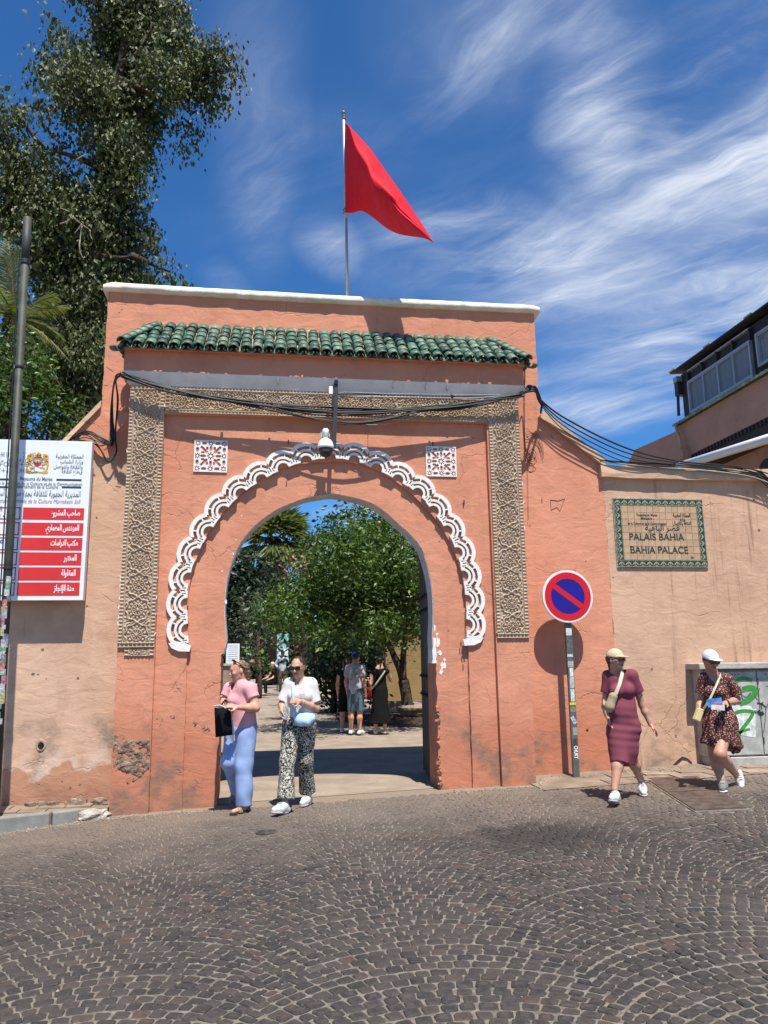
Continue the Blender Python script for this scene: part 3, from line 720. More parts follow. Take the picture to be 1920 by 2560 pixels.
def carved(name, x0, x1, z0, z1, vertical, per, depth=.026, res=.0065):
    nx, nz = int((x1-x0)/res), int((z1-z0)/res)
    X, Z = np.meshgrid(np.linspace(x0, x1, nx), np.linspace(z0, z1, nz), indexing='ij')
    if vertical: H = carve(X-(x0+x1)/2, Z-z0, (x1-x0)/2, z1-z0, per)
    else: H = carve(Z-(z0+z1)/2, X-x0, (z1-z0)/2, x1-x0, per, 1.0)
    # ends framed too
    wv = np.minimum(X-x0, x1-X) if not vertical else np.minimum(Z-z0, z1-Z)
    H = np.where(wv < .012, 1, np.where(wv < .05, np.clip(np.cos((Z if not vertical else X)*2*math.pi/.05)*1.2, 0, 1)*.8, np.where(wv < .065, 1, H)))
    for _ in range(1):
        Hs = H.copy(); Hs[1:-1, 1:-1] = (H[1:-1, 1:-1]*4+H[:-2, 1:-1]+H[2:, 1:-1]+H[1:-1, :-2]+H[1:-1, 2:])/8; H = Hs
    H = np.clip(H+rng.normal(0, .035, H.shape), 0, 1)
    wear = np.sin(X*7.3+1)*np.sin(Z*5.1+2)+.6*np.sin(X*17)*np.sin(Z*13+1)
    H = np.where(wear > 1.25, np.minimum(H, .72), H)
    Y = YP-.006-depth*H; edge = np.zeros(X.shape, bool); edge[0, :] = edge[-1, :] = edge[:, 0] = edge[:, -1] = True
    Y = np.where(edge, YP+.004, Y)
    V = np.stack([X, Y, Z], -1).reshape(-1, 3); I = np.arange(nx*nz).reshape(nx, nz)
    F = np.stack([I[:-1, :-1], I[1:, :-1], I[1:, 1:], I[:-1, 1:]], -1).reshape(-1, 4)
    return mesh_np(name, V, F, STUCCO, gate, smooth=False)
carved('carved_panel', -1.885, -1.437, 1.842, 5.235, True, .3085)
carved('carved_panel', 2.925, 3.372, 1.912, 5.235, True, .3021)
carved('carved_frieze', -1.432, 2.920, 4.868, 5.235, False, .3108)
carved('carved_foot', -1.80, -1.44, 1.735, 1.830, False, .12, .02)
# chipped pale rims along the panel edges
for i in range(26):
    z = rng.uniform(1.9, 5.1); x = random.choice((-1.883, -1.44, 2.925, 3.37)); q = MB(); r = rng.uniform(.006, .02)
    q.obox((x, YP-.018, z), r*.35, .010, r*1.3, Matrix.Rotation(rng.normal(0, .3), 3, 'Y')); q.build('stucco_chip', WHITEP, gate)

# ---- fascia, cornice
YF = 9.85
MB().prism(rough_line([(-1.965, 5.40), (-1.965, 5.72), (3.445, 5.72), (3.445, 5.40), (-1.965, 5.40)], .15, .004, 31)[:-1], YF, YB+.014).build('fascia', SALMON, gate)
q = MB(); prof = [(YP+.02, 5.235), (YF+.092, 5.235), (YF+.088, 5.252), (YF+.070, 5.285), (YF+.045, 5.325), (YF+.016, 5.368), (YF+.002, 5.399), (YF+.010, 5.40), (YP+.02, 5.40)]
xs = list(np.linspace(0, 1, 40)); n = len(prof); V = []
for t in xs:
    for y, z in prof:
        k = (z-5.235)/.165; xl = -1.905-.065*k; xr = 3.39+.062*k; V.append((xl+(xr-xl)*t, y, z))
F = [(i*n+j, (i+1)*n+j, (i+1)*n+(j+1) % n, i*n+(j+1) % n) for i in range(len(xs)-1) for j in range(n)]
q.add(V, F); q.add(V[:n], [tuple(range(n))]); q.add(V[-n:], [tuple(range(n))[::-1]]); q.build('cornice', GREYW, gate)
for px in (695, 985, 1066, 1120):            # joints in the cornice, darker than its paint
    p = at(px, 970, YF-.02); MB().box(p.x-.004, p.x+.004, YF+.0015, YF+.06, 5.30, 5.402).build('cornice_joint', simple('joint_brown', (.30, .27, .23), .9), gate) if px == 695 else MB().box(p.x-.003, p.x+.003, YF+.0015, YF+.06, 5.30, 5.402).build('cornice_joint', GREYC, gate)

# ---- canopy of green glazed barrel tiles
EY, EZ, RY, RZ = 9.735, 5.71, 10.39, 6.285            # eave and ridge lines
sl_ = Vector((0, RY-EY, RZ-EZ)); SL = sl_.length; sl_.normalize(); nrm = Vector((0, -sl_.z, sl_.y))
xe0, xe1, xr0, xr1 = -1.985, 3.475, -1.60, 3.08
q = MB()
def slab_pt(x, t, h): return Vector((x, EY+.03, EZ-.035))+sl_*(t*SL)+nrm*h
V = [slab_pt(xe0+.02, 0, 0), slab_pt(xe1-.02, 0, 0), slab_pt(xr1, 1, 0), slab_pt(xr0, 1, 0)]
V2 = [Vector((xe0+.02, YB, EZ-.05)), Vector((xe1-.02, YB, EZ-.05)), Vector((xr1, YB+.01, RZ)), Vector((xr0, YB+.01, RZ))]
q.add(V+V2, [(0, 1, 2, 3), (0, 4, 5, 1), (0, 3, 7, 4), (1, 5, 6, 2), (3, 2, 6, 7)]); 
q.build('canopy_bed', SALMON, gate)
# mortar fillets between the tile columns, uneven
def tile_mesh(name, r0, r1, L, th, up=True, n=9):
    """half barrel, narrower at the upper end, with real thickness; local y runs up the slope, z off it"""
    V = []; F = []
    for t, r in ((0, r0), (1, r1)):
        for k in range(n):
            a = math.pi*k/(n-1)
            for rr in (r, r-th):
                z = math.sin(a)*rr*.84; V.append((math.cos(a)*rr, t*L, z if up else -z))
    s = 2*n
    for k in range(n-1):
        a = 2*k
        F += [(a, a+2, s+a+2, s+a), (a+1, s+a+1, s+a+3, a+3), (a, a+1, a+3, a+2), (s+a, s+a+2, s+a+3, s+a+1)]
    F += [(0, s, s+1, 1), (2*n-2, 2*n-1, s+2*n-1, s+2*n-2)]
    me = bpy.data.meshes.new(name); me.from_pydata(V, [], F); me.materials.append(GLAZE); me.polygons.foreach_set('use_smooth', [True]*len(F))
    me.update(); return me
NC = 36; pitch = (xe1-xe0-.10)/(NC-1)
TR = pitch*.47; cover = tile_mesh('roof_tile', TR*1.02, TR*.93, SL/5+.035, .014)
pan = tile_mesh('pan_tile', TR*.80, TR*.74, .22, .013, up=False)
ang = math.atan2(sl_.z, sl_.y)
fm = MB()
for c in range(NC):
    x = xe0+.05+c*pitch
    for r in range(5):
        t = r/5
        lim = (x-xe0 > (xr0-xe0)*t*.95-.02) and (xe1-x > (xe1-xr1)*t*.95-.02)
        if not lim: continue
        p = Vector((x+rng.normal(0, .004), EY, EZ))+sl_*(t*SL-.012+rng.normal(0, .006))+nrm*(.012+rng.normal(0, .003)-.006)
        inst(cover, 'roof_tile', p, gate, (ang-.055+rng.normal(0, .012), rng.normal(0, .03), rng.normal(0, .02)), (1+rng.normal(0, .03), 1, 1+rng.normal(0, .04)))
    if c < NC-1:
        p = Vector((x+pitch/2+rng.normal(0, .004), EY, EZ))+sl_*(-.035+rng.normal(0, .006))+nrm*.012
        inst(pan, 'eave_tile', p, gate, (ang, rng.normal(0, .04), rng.normal(0, .02)), (1.05, 1, 1.0))
        # mortar hump in the channel
        xm = x+pitch/2; V = []; F = []
        for i, t in enumerate(np.linspace(.16, 1.02, 9)):
            for u, hh in ((-.035, -.03), (-.02, .006), (0, .016), (.02, .006), (.035, -.03)):
                V.append(slab_pt(xm+u+rng.normal(0, .004), t, hh+.012+rng.normal(0, .006)))
        if (xm-xe0 > (xr0-xe0)*.9 and xe1-xm > (xe1-xr1)*.9):
            F = [(i*5+j, i*5+j+1, (i+1)*5+j+1, (i+1)*5+j) for i in range(8) for j in range(4)]; fm.add(V, F)
fm.build('channel_mortar', MORTAR, gate, True)
# mortar along the top edge
q = MB(); V = []; xs = np.linspace(xr0-.02, xr1+.02, 120)
for x in xs:
    for u, hh in ((.97, .02), (.985, .05), (1.0, .075), (1.03, .085), (1.06, .03)): V.append(slab_pt(x, u+rng.normal(0, .008), hh-.01+.018*math.cos((x-xe0-.05)*2*math.pi/pitch)+rng.normal(0, .006)))
q.add(V, [(i*5+j, (i+1)*5+j, (i+1)*5+j+1, i*5+j+1) for i in range(119) for j in range(4)]); q.build('ridge_mortar', MORTAR, gate, True)
# hips and the short end slopes
for s_, xe, xr in ((-1, xe0, xr0), (1, xe1, xr1)):
    a = Vector((xe+s_*-.02, EY-.02, EZ+.02)); b = Vector((xr, RY-.03, RZ-.005)); dh = (b-a); Lh = dh.length; dh.normalize()
    side = dh.cross(Vector((0, 0, 1))).normalized(); upv = side.cross(dh).normalized()
    R = Matrix((side, dh, upv)).transposed()
    for k in range(6):
        p = a+dh*(k*Lh/6.9-.02); inst(cover, 'hip_tile', p+upv*.02, gate, (R@Matrix.Rotation(-.05, 3, 'X')).to_euler(), (1.05, 1.05, 1.05))
    # end slope bed + tiles running out sideways
    q = MB(); q.add([(xe, EY+.03, EZ-.03), (xr, RY, RZ), (xe, RY, EZ-.03)], [(0, 1, 2) if s_ < 0 else (0, 2, 1)]); q.build('end_bed', MORTAR, gate)
    ds = Vector((-s_*(abs(xr-xe)), 0, RZ-EZ)).normalized(); sd = Vector((0, -s_*-1, 0)); sd = ds.cross(Vector((0, 0, 1))).normalized(); uv = sd.cross(ds).normalized(); Rm = Matrix((sd, ds, uv)).transposed()
    for k in range(4):
        y = EY+.12+k*.165
        for r in range(1+k):
            p = Vector((xe, y, EZ-.02))+ds*(r*.13-.02)+uv*.02; inst(cover, 'roof_tile', p, gate, Rm.to_euler(), (1, 1, 1))
    inst(pan, 'eave_tile', Vector((xe+s_*.01, EY-.01, EZ-.035)), gate, (ang-.5, 0, s_*-.7), (1.2, .8, 1.2))

# ---- pierced white tiles and scalloped band, cut from masks
def mask_mesh(name, M, s, th, mat, y_front=0.0):
    """M[i,k] True = solid; local x,z centred; front face at y=0, back at y=th"""
    nx, nz = M.shape; V = {}; vs = []; F = []
    def v(i, k, b):
        key = (i, k, b)
        if key not in V: V[key] = len(vs); vs.append(((i-nx/2)*s, th if b else 0, (k-nz/2)*s))
        return V[key]
    for i in range(nx):
        for k in range(nz):
            if not M[i, k]: continue
            F.append((v(i, k, 0), v(i+1, k, 0), v(i+1, k+1, 0), v(i, k+1, 0)))
            if i == 0 or not M[i-1, k]: F.append((v(i, k, 0), v(i, k+1, 0), v(i, k+1, 1), v(i, k, 1)))
            if i == nx-1 or not M[i+1, k]: F.append((v(i+1, k, 0), v(i+1, k, 1), v(i+1, k+1, 1), v(i+1, k+1, 0)))
            if k == 0 or not M[i, k-1]: F.append((v(i, k, 0), v(i, k, 1), v(i+1, k, 1), v(i+1, k, 0)))
            if k == nz-1 or not M[i, k+1]: F.append((v(i, k+1, 0), v(i+1, k+1, 0), v(i+1, k+1, 1), v(i, k+1, 1)))
    me = bpy.data.meshes.new(name); me.from_pydata(vs, [], F); me.materials.append(mat); me.update(); return me
def lattice_mask(n=96):
    X, Z = np.meshgrid((np.arange(n)+.5)/n*2-1, (np.arange(n)+.5)/n*2-1, indexing='ij')
    S = np.ones((n, n), bool)
    def star(cx, cz, r):
        dx, dz = X-cx, Z-cz; rr = np.hypot(dx, dz); t = np.arctan2(dz, dx)
        return (rr < 1.22*r*(.76+.24*np.cos(8*t))) & (rr > r*.40)
    def slot(cx, cz, a, L, w):
        c, s = math.cos(a), math.sin(a); u = (X-cx)*c+(Z-cz)*s; v = -(X-cx)*s+(Z-cz)*c; return (np.abs(v) < 1.25*w*np.clip(1.5-1.0*np.abs(u)/(L*1.25), 0, 1)**.6) & (np.abs(u) < L*1.25)
    def bar(cx, cz, a, L, w):
        c, s = math.cos(a), math.sin(a); u = (X-cx)*c+(Z-cz)*s; v = -(X-cx)*s+(Z-cz)*c; return (np.abs(v) < w*1.2) & (np.abs(u) < L*1.1)
    H = star(0, 0, .20)
    for sx in (-1, 1):
        for sz in (-1, 1):
            H |= bar(.40*sx, .40*sz, math.atan2(sz, sx), .25, .065); H |= star(.80*sx, .80*sz, .17)
            for a, b in ((.22, .47), (.47, .22)): H |= slot(a*sx, b*sz, 0 if a > b else math.pi/2, .09, .06)
        H |= star(.80*sx, 0, .17) | star(0, .80*sx, .17)
        H |= slot(.46*sx, 0, 0, .13, .07) | slot(0, .46*sx, math.pi/2, .13, .07)
        for b in (-.4, .4): H |= slot(.80*sx, b, math.pi/2, .12, .075) | slot(b, .80*sx, 0, .12, .075)
    S &= ~H; S[:3, :] = S[-3:, :] = True; S[:, :3] = S[:, -3:] = True
    return S
lat = mask_mesh('pierced_tile', lattice_mask(), .43/96, .012, WHITEP)
RECM = simple('recess_pink', (.52, .20, .17), .9, .1)
for cx, cz, sx in ((-.83, 4.295, 1), (2.243, 4.296, .985)):
    x, z = pl_(cx, cz, Y1)
    MB().box(x-.205, x+.205, Y1-.0035, Y1+.02, z-.205, z+.205).build('tile_backing', RECM, gate)
    inst(lat, 'pierced_tile', (x, Y1-.018, z), gate, (0, rng.normal(0, .01), 0), (sx, 1, sx))
def scallop_mask(sp, right_end=0):
    s = .0052; hx, hz0, hz1 = sp/2+.09, .055, .26
    xs = np.arange(-hx, hx, s)+s/2; zs = np.arange(-hz1, hz1, s)+s/2
    X, Z = np.meshgrid(xs, zs, indexing='ij')
    r = np.hypot(X, Z); t = np.degrees(np.arctan2(X, Z)); at_ = np.abs(t)
    lim = sp/2+Z*sp/3.55; e = lim-np.abs(X)                     # distance to the seam with the neighbour
    M = (r < .250) | ((e < .014) & (Z < .16))
    tie = (np.abs(t+27) < 2.4) | (np.abs(t-30) < 2.4)
    M &= ~((r > .160) & (r < .200) & (at_ < 62) & ~tie)
    M &= ~((r > .104) & (r < .130) & (at_ < 70))
    M &= ~(r < .074)
    M &= ~((e/.013)**2+((Z-.118)/.030)**2 < 1)                   # lens shaped piercings along the seam
    M &= ~((e < .009) & (np.abs(Z-.050) < .028))
    M &= ~((np.abs(e-.034) < .006) & (np.abs(Z-.034-.25*(e-.034)) < .026))
    M &= (Z > -.012) & (e > -.001)
    return M, s
SPT = [(-1.057, 2.055), (-1.075, 2.369), (-1.063, 2.672), (-.97, 3.011), (-.828, 3.292), (-.638, 3.578), (-.413, 3.822), (-.152, 4.013), (.144, 4.174), (.461, 4.281), (.775, 4.318), (1.103, 4.28), (1.387, 4.169), (1.664, 4.025), (1.924, 3.847), (2.133, 3.602), (2.308, 3.341), (2.431, 3.064), (2.505, 2.741), (2.541, 2.405), (2.540, 2.09)]
YS = Y1-.042
SPT = [pl_(x, z, YS) for x, z in SPT]
# even spacing along the smoothed line
ln = smooth_line(SPT, 10); acc = [0]
for a, b in zip(ln[:-1], ln[1:]): acc.append(acc[-1]+math.hypot(b[0]-a[0], b[1]-a[1]))
NS = 21; sp = acc[-1]/(NS-1); SM, ss = scallop_mask(sp); scal = mask_mesh('scallop', SM, ss, .046, WHITEP)
for k in range(NS):
    d = k*sp; x = np.interp(d, acc, [p[0] for p in ln]); z = np.interp(d, acc, [p[1] for p in ln])
    x0, z0 = np.interp(d-.12, acc, [p[0] for p in ln]), np.interp(d-.12, acc, [p[1] for p in ln]); x1, z1 = np.interp(d+.12, acc, [p[0] for p in ln]), np.interp(d+.12, acc, [p[1] for p in ln])
    t = math.atan2(z1-z0, x1-x0)
    inst(scal, 'scallop', (x, YS+(k % 2)*.0017+rng.normal(0, .0004), z), gate, (0, -t, 0))
for x, z, a in ((SPT[0][0]-.06, SPT[0][1]-.215, .35), (SPT[-1][0]+.05, SPT[-1][1]-.215, -.5)):
    q = MB(); R = Matrix.Rotation(a, 3, 'Y')
    V = [(-.16, .05), (-.12, -.01), (-.03, -.05), (.10, -.055), (.115, .02), (.03, .055), (-.08, .075)]
    pts = [(x+(u if a > 0 else -u), z+w) for u, w in V]; pts = pts if a > 0 else pts[::-1]
    q.prism(pts, YS+.002, Y1+.003).build('band_foot', WHITEP, gate)

# ---- plank doors folded back into the passage
IRON = simple('rusted_iron', (.022, .017, .014), .85, .3, 20, 60, .3)
def door(hx, ang_deg, y, w, h, sgn):
    d = MB().box(hx-.02, hx+.02, y, y+.05, 0, .02).build('door_leaf', WOOD, gate)
    u = Vector((math.cos(math.radians(ang_deg)), math.sin(math.radians(ang_deg)), 0)); n_ = Vector((-u.y, u.x, 0))*sgn
    R = Matrix((u, n_, Vector((0, 0, 1)))).transposed(); o = Vector((hx, y, 0)); k = 8
    for i in range(k):
        q = MB(); c = o+u*(w*(i+.5)/k)+Vector((0, 0, .06+h/2)); q.obox(c, w/k/2-.004, .02+.004*(i % 2), h/2+rng.normal(0, .01), R); q.build('plank', WOOD, d)
    for zz in (1.16, 1.42, 2.36, 2.56):
        q = MB(); q.obox(o+u*w/2+n_*.028+Vector((0, 0, zz)), w/2-.02, .006, .03, R); q.build('iron_strap', IRON, d)
        for j in range(7):
            q = MB(); q.lathe(o+u*(w*(j+.5)/7)+n_*.04+Vector((0, 0, zz)), [(.022, -.012), (.016, .006), (.004, .014)], 8); q.build('stud', IRON, d)
    return d
for x0, x1 in ((jr+.004, 2.60), (-1.06, jl-.004)):      # thicker jambs below the imposts
    MB().box(x0, x1, YR-.004, 10.66, -.2, 1.70).build('jamb', SALMON, gate)
door(2.19, 86, 10.70, .98, 3.9, 1)
door(-.80, 92, 10.70, 1.25, 3.9, -1)
# small black scraps of fixings on the gateway
for i, (a, b) in enumerate(((469, 1520), (470, 1560), (470, 1625), (476, 1626), (1157, 1630), (1152, 1610), (1160, 1650), (721, 1105), (718, 1190), (1082, 1110), (560, 1170), (486, 1172), (1160, 1255), (1158, 1262), (1380, 1092))):
    p = at(a, b, Y1); MB().box(p.x-.006, p.x+.006, Y1-.012, Y1+.002, p.z-.03, p.z+.03).build('rusty_nail', simple('rust', (.05, .03, .02), .9) if i == 0 else DSTEEL, gate)
# ================================================================ lettering
_AR = {}
for base, iso, fin, ini, med in ((0x627, 0xFE8D, 0xFE8E, 0, 0), (0x623, 0xFE83, 0xFE84, 0, 0), (0x625, 0xFE87, 0xFE88, 0, 0), (0x622, 0xFE81, 0xFE82, 0, 0), (0x628, 0xFE8F, 0xFE90, 0xFE91, 0xFE92), (0x629, 0xFE93, 0xFE94, 0, 0),
        (0x62A, 0xFE95, 0xFE96, 0xFE97, 0xFE98), (0x62B, 0xFE99, 0xFE9A, 0xFE9B, 0xFE9C), (0x62C, 0xFE9D, 0xFE9E, 0xFE9F, 0xFEA0), (0x62D, 0xFEA1, 0xFEA2, 0xFEA3, 0xFEA4), (0x62E, 0xFEA5, 0xFEA6, 0xFEA7, 0xFEA8), (0x62F, 0xFEA9, 0xFEAA, 0, 0),
        (0x631, 0xFEAD, 0xFEAE, 0, 0), (0x632, 0xFEAF, 0xFEB0, 0, 0), (0x633, 0xFEB1, 0xFEB2, 0xFEB3, 0xFEB4), (0x634, 0xFEB5, 0xFEB6, 0xFEB7, 0xFEB8), (0x635, 0xFEB9, 0xFEBA, 0xFEBB, 0xFEBC), (0x636, 0xFEBD, 0xFEBE, 0xFEBF, 0xFEC0),
        (0x639, 0xFEC9, 0xFECA, 0xFECB, 0xFECC), (0x63A, 0xFECD, 0xFECE, 0xFECF, 0xFED0), (0x641, 0xFED1, 0xFED2, 0xFED3, 0xFED4), (0x642, 0xFED5, 0xFED6, 0xFED7, 0xFED8), (0x643, 0xFED9, 0xFEDA, 0xFEDB, 0xFEDC), (0x644, 0xFEDD, 0xFEDE, 0xFEDF, 0xFEE0),
        (0x645, 0xFEE1, 0xFEE2, 0xFEE3, 0xFEE4), (0x646, 0xFEE5, 0xFEE6, 0xFEE7, 0xFEE8), (0x647, 0xFEE9, 0xFEEA, 0xFEEB, 0xFEEC), (0x648, 0xFEED, 0xFEEE, 0, 0), (0x64A, 0xFEF1, 0xFEF2, 0xFEF3, 0xFEF4), (0x621, 0xFE80, 0xFE80, 0, 0)):
    _AR[base] = (iso, fin, ini, med)
def arabic(s):
    """joined letter forms in visual (left to right) order"""
    out = []; n = len(s)
    for i, ch in enumerate(s):
        f = _AR.get(ord(ch))
        if not f: out.append(ch); continue
        prev = i > 0 and _AR.get(ord(s[i-1])) and _AR[ord(s[i-1])][2]
        nxt = i < n-1 and _AR.get(ord(s[i+1])) and f[2] and s[i+1] != '\u0621'
        out.append(chr(f[3] if prev and nxt else f[1] if prev else f[2] if nxt else f[0]))
    return ''.join(out[::-1])
def text(body, p, size, mat, parent, align='LEFT', width=None, bold=0.0, shear=0.0, rz=0.0, roll=0.0, name='lettering', sx=1.0):
    """flat print standing on a vertical face: p is the baseline point in world space"""
    c = bpy.data.curves.new(name, 'FONT'); c.body = body; c.size = size; c.align_x = align; c.offset = bold; c.extrude = .0006; c.shear = shear
    c.materials.append(mat); c.resolution_u = 3
    o = bpy.data.objects.new(name, c); C.objects.link(o); o.parent = parent; o.location = Vector(p)-org(parent)
    o.rotation_euler = (math.pi/2, -roll, rz)
    if width:
        bpy.context.view_layer.update(); w = o.dimensions.x
        if w > 1e-5: sx = width/w
    o.scale = (sx, 1, 1)
    bpy.context.view_layer.update(); me = bpy.data.meshes.new_from_object(o.evaluated_get(bpy.context.evaluated_depsgraph_get())); mw = o.matrix_basis.copy(); nm = o.name
    bpy.data.objects.remove(o); o = bpy.data.objects.new(name, me); C.objects.link(o); o.parent = parent; o.matrix_basis = mw
    return o
def plate_z(name, pts, y, mat, parent, th=.002):
    """thin flat print outline in XZ"""
    a = sum(pts[i][0]*pts[(i+1) % len(pts)][1]-pts[(i+1) % len(pts)][0]*pts[i][1] for i in range(len(pts)))
    return MB().prism(pts if a > 0 else pts[::-1], y-th, y).build(name, mat, parent)
def circ(cx, cz, r, n=32, a0=0, a1=2*math.pi): return [(cx+r*math.cos(a0+(a1-a0)*i/n), cz+r*math.sin(a0+(a1-a0)*i/n)) for i in range(n)]
def annulus(name, cx, cz, r0, r1, y, mat, parent, a0=0, a1=2*math.pi, n=40, th=.002):
    q = MB(); V = []
    for i in range(n+1):
        t = a0+(a1-a0)*i/n
        for r in (r0, r1):
            for yy in (y-th, y): V.append((cx+r*math.cos(t), yy, cz+r*math.sin(t)))
    F = []
    for i in range(n):
        b = i*4; F += [(b, b+4, b+6, b+2), (b+2, b+6, b+7, b+3), (b, b+1, b+5, b+4)]
    q.add(V, F); return q.build(name, mat, parent)

# ================================================================ boundary walls
lw = thing('boundary_wall', (-4, 10.6, 0), 'tan plastered wall behind the white project board, stained and salt marked at its foot', 'wall')
wl = rough_line([(-1.80, -.3), (-1.80, 4.95), (-2.34, 5.06), (-2.60, 4.72), (-2.86, 4.42), (-9, 4.42), (-9, -.3)], .12, .006, 41)
MB().prism(wl, YB-.035, 10.9).build('wall_face', TAN, lw)
q = MB()
for (x0, z0), (x1, z1) in (((-2.33, 5.065), (-2.86, 4.415)), ((-2.86, 4.415), (-9, 4.415))):
    q.add([(x0, YB-.085, z0-.02), (x1, YB-.085, z1-.02), (x1, YB-.075, z1+.075), (x0, YB-.075, z0+.075), (x0, 10.95, z0-.02), (x1, 10.95, z1-.02), (x1, 10.95, z1+.075), (x0, 10.95, z0+.075)],
          [(0, 1, 2, 3)[::-1], (4, 5, 6, 7), (3, 2, 6, 7)[::-1], (0, 4, 5, 1)[::-1], (0, 3, 7, 4)[::-1], (1, 5, 6, 2)[::-1]])
q.build('coping', COPING, lw)
hp_ = at(102, 1868, YB-.04)      # broken socket hole low on the wall
q = MB(); n = 20
pts = [(hp_.x+.062*math.cos(t)*(1+.15*math.sin(3*t)), hp_.z+.105*math.sin(t)*(1 if t < math.pi else .5)) for t in np.linspace(0, 2*math.pi, n, endpoint=False)]
V = [(x, YB-.039, z) for x, z in pts]+[(hp_.x+(x-hp_.x)*.75, YB-.05, hp_.z+(z-hp_.z)*.75) for x, z in pts]+[(hp_.x+(x-hp_.x)*.55, YB-.04, hp_.z+(z-hp_.z)*.55) for x, z in pts]
q.add(V, [(i, (i+1) % n, (i+1) % n+n, i+n)[::-1] for i in range(n)]+[(i+n, (i+1) % n+n, (i+1) % n+2*n, i+2*n)[::-1] for i in range(n)]); q.build('broken_socket_rim', MORTAR, lw, True)
plate_z('broken_socket', [(hp_.x+(x-hp_.x)*.6, hp_.z+(z-hp_.z)*.6) for x, z in pts], YB-.037, DOME, lw, .004)
for i, (a, b) in enumerate(((106, 1624), (82, 1685), (95, 1686), (115, 1697), (195, 1696), (241, 1294), (235, 1187), (218, 1515), (222, 1150), (175, 1970), (200, 1962))):
    p = at(a, b, YB-.04); flake_r = rng.uniform(.01, .022); plate_z('pock_mark', [(x+rng.normal(0, .003), z) for x, z in circ(p.x, p.z, flake_r, 8)], YB-.0335, RUBBLE, lw, .003)

rw = thing('boundary_wall', (9, 10.6, 0), 'beige streaked wall with a flat coping carrying the tiled name plate', 'wall')
MB().prism(rough_line([(4.766, -.3), (4.766, 4.24), (18, 4.24), (18, -.3), (4.766, -.3)], .15, .006, 43)[:-1], YB+.004, 10.85).build('wall_face', BEIGE, rw)
xs = np.linspace(4.70, 18, 90); V = []; k = 6
for x in xs:
    j = rng.normal(0, .006, 4)
    for y, z in ((YB+.03, 4.225), (YB-.085+j[0], 4.225+j[1]), (YB-.09+j[0], 4.29+j[2]), (YB-.075+j[0], 4.405+j[3]), (10.55, 4.455), (10.92, 4.42)): V.append((x, y, z-.01*math.sin((x-4.7)*.9)))
q = MB(); q.add(V, [(i*k+j, i*k+(j+1) % k, (i+1)*k+(j+1) % k, (i+1)*k+j) for i in range(len(xs)-1) for j in range(k)]); q.add(V[:k], [tuple(range(k))]); q.build('coping', COPING, rw, False)
for a, b in ((1885, 1249), (1898, 1325), (1630, 1672), (1440, 1480), (1690, 1840), (1468, 1826)):
    p = at(a, b, YB); plate_z('pock_mark', circ(p.x, p.z, .018, 8), YB+.004, RUBBLE, rw, .004)
for pts_ in ([(1682, 1915), (1694, 1905), (1706, 1896), (1718, 1897), (1730, 1908)], [(1466, 1935), (1482, 1938), (1500, 1936), (1512, 1938), (1530, 1930)], [(1610, 1926), (1628, 1924), (1650, 1928)]):   # broken plaster along the foot
    L = [at(a, b, YB) for a, b in pts_]; up = [(p.x, p.z+rng.uniform(.012, .03)) for p in L]; dn = [(p.x, p.z-rng.uniform(.008, .022)) for p in L]
    plate_z('plaster_break', up+dn[::-1], YB+.001, DARKW, rw, .004)

# ================================================================ tiled name plate
A0, A1, A2, A3 = at(1532, 1245, YB-.02), at(1754, 1250, YB-.02), at(1771, 1419, YB-.02), at(1547, 1417, YB-.02)
x0, x1, z1, z0 = (A0.x+A3.x)/2, (A1.x+A2.x)/2, (A0.z+A1.z)/2, (A2.z+A3.z)/2
np_ = thing('tiled_name_plate', ((x0+x1)/2, YB, (z0+z1)/2), 'ceramic tile plate with green leafy border reading PALAIS BAHIA and BAHIA PALACE', 'name plate')
MB().box(x0-.012, x1+.012, YB-.012, YB+.01, z0-.012, z1+.012).build('mortar_bed', OLDKERB, np_)
bw = .105; nx, nz = 12, 8; tw, th_ = (x1-x0-2*bw)/nx, (z1-z0-2*bw)/nz
q = MB(); q.box(-tw/2+.0022, tw/2-.0022, -.009, 0, -th_/2+.0022, th_/2-.0022); tm = q.build('tile', TILEC); tme = tm.data; bpy.data.objects.remove(tm)
for i in range(nx):
    for k in range(nz):
        inst(tme, 'tile', (x0+bw+(i+.5)*tw, YB-.0125+rng.normal(0, .0007), z0+bw+(k+.5)*th_), np_, (rng.normal(0, .006), 0, rng.normal(0, .006)))
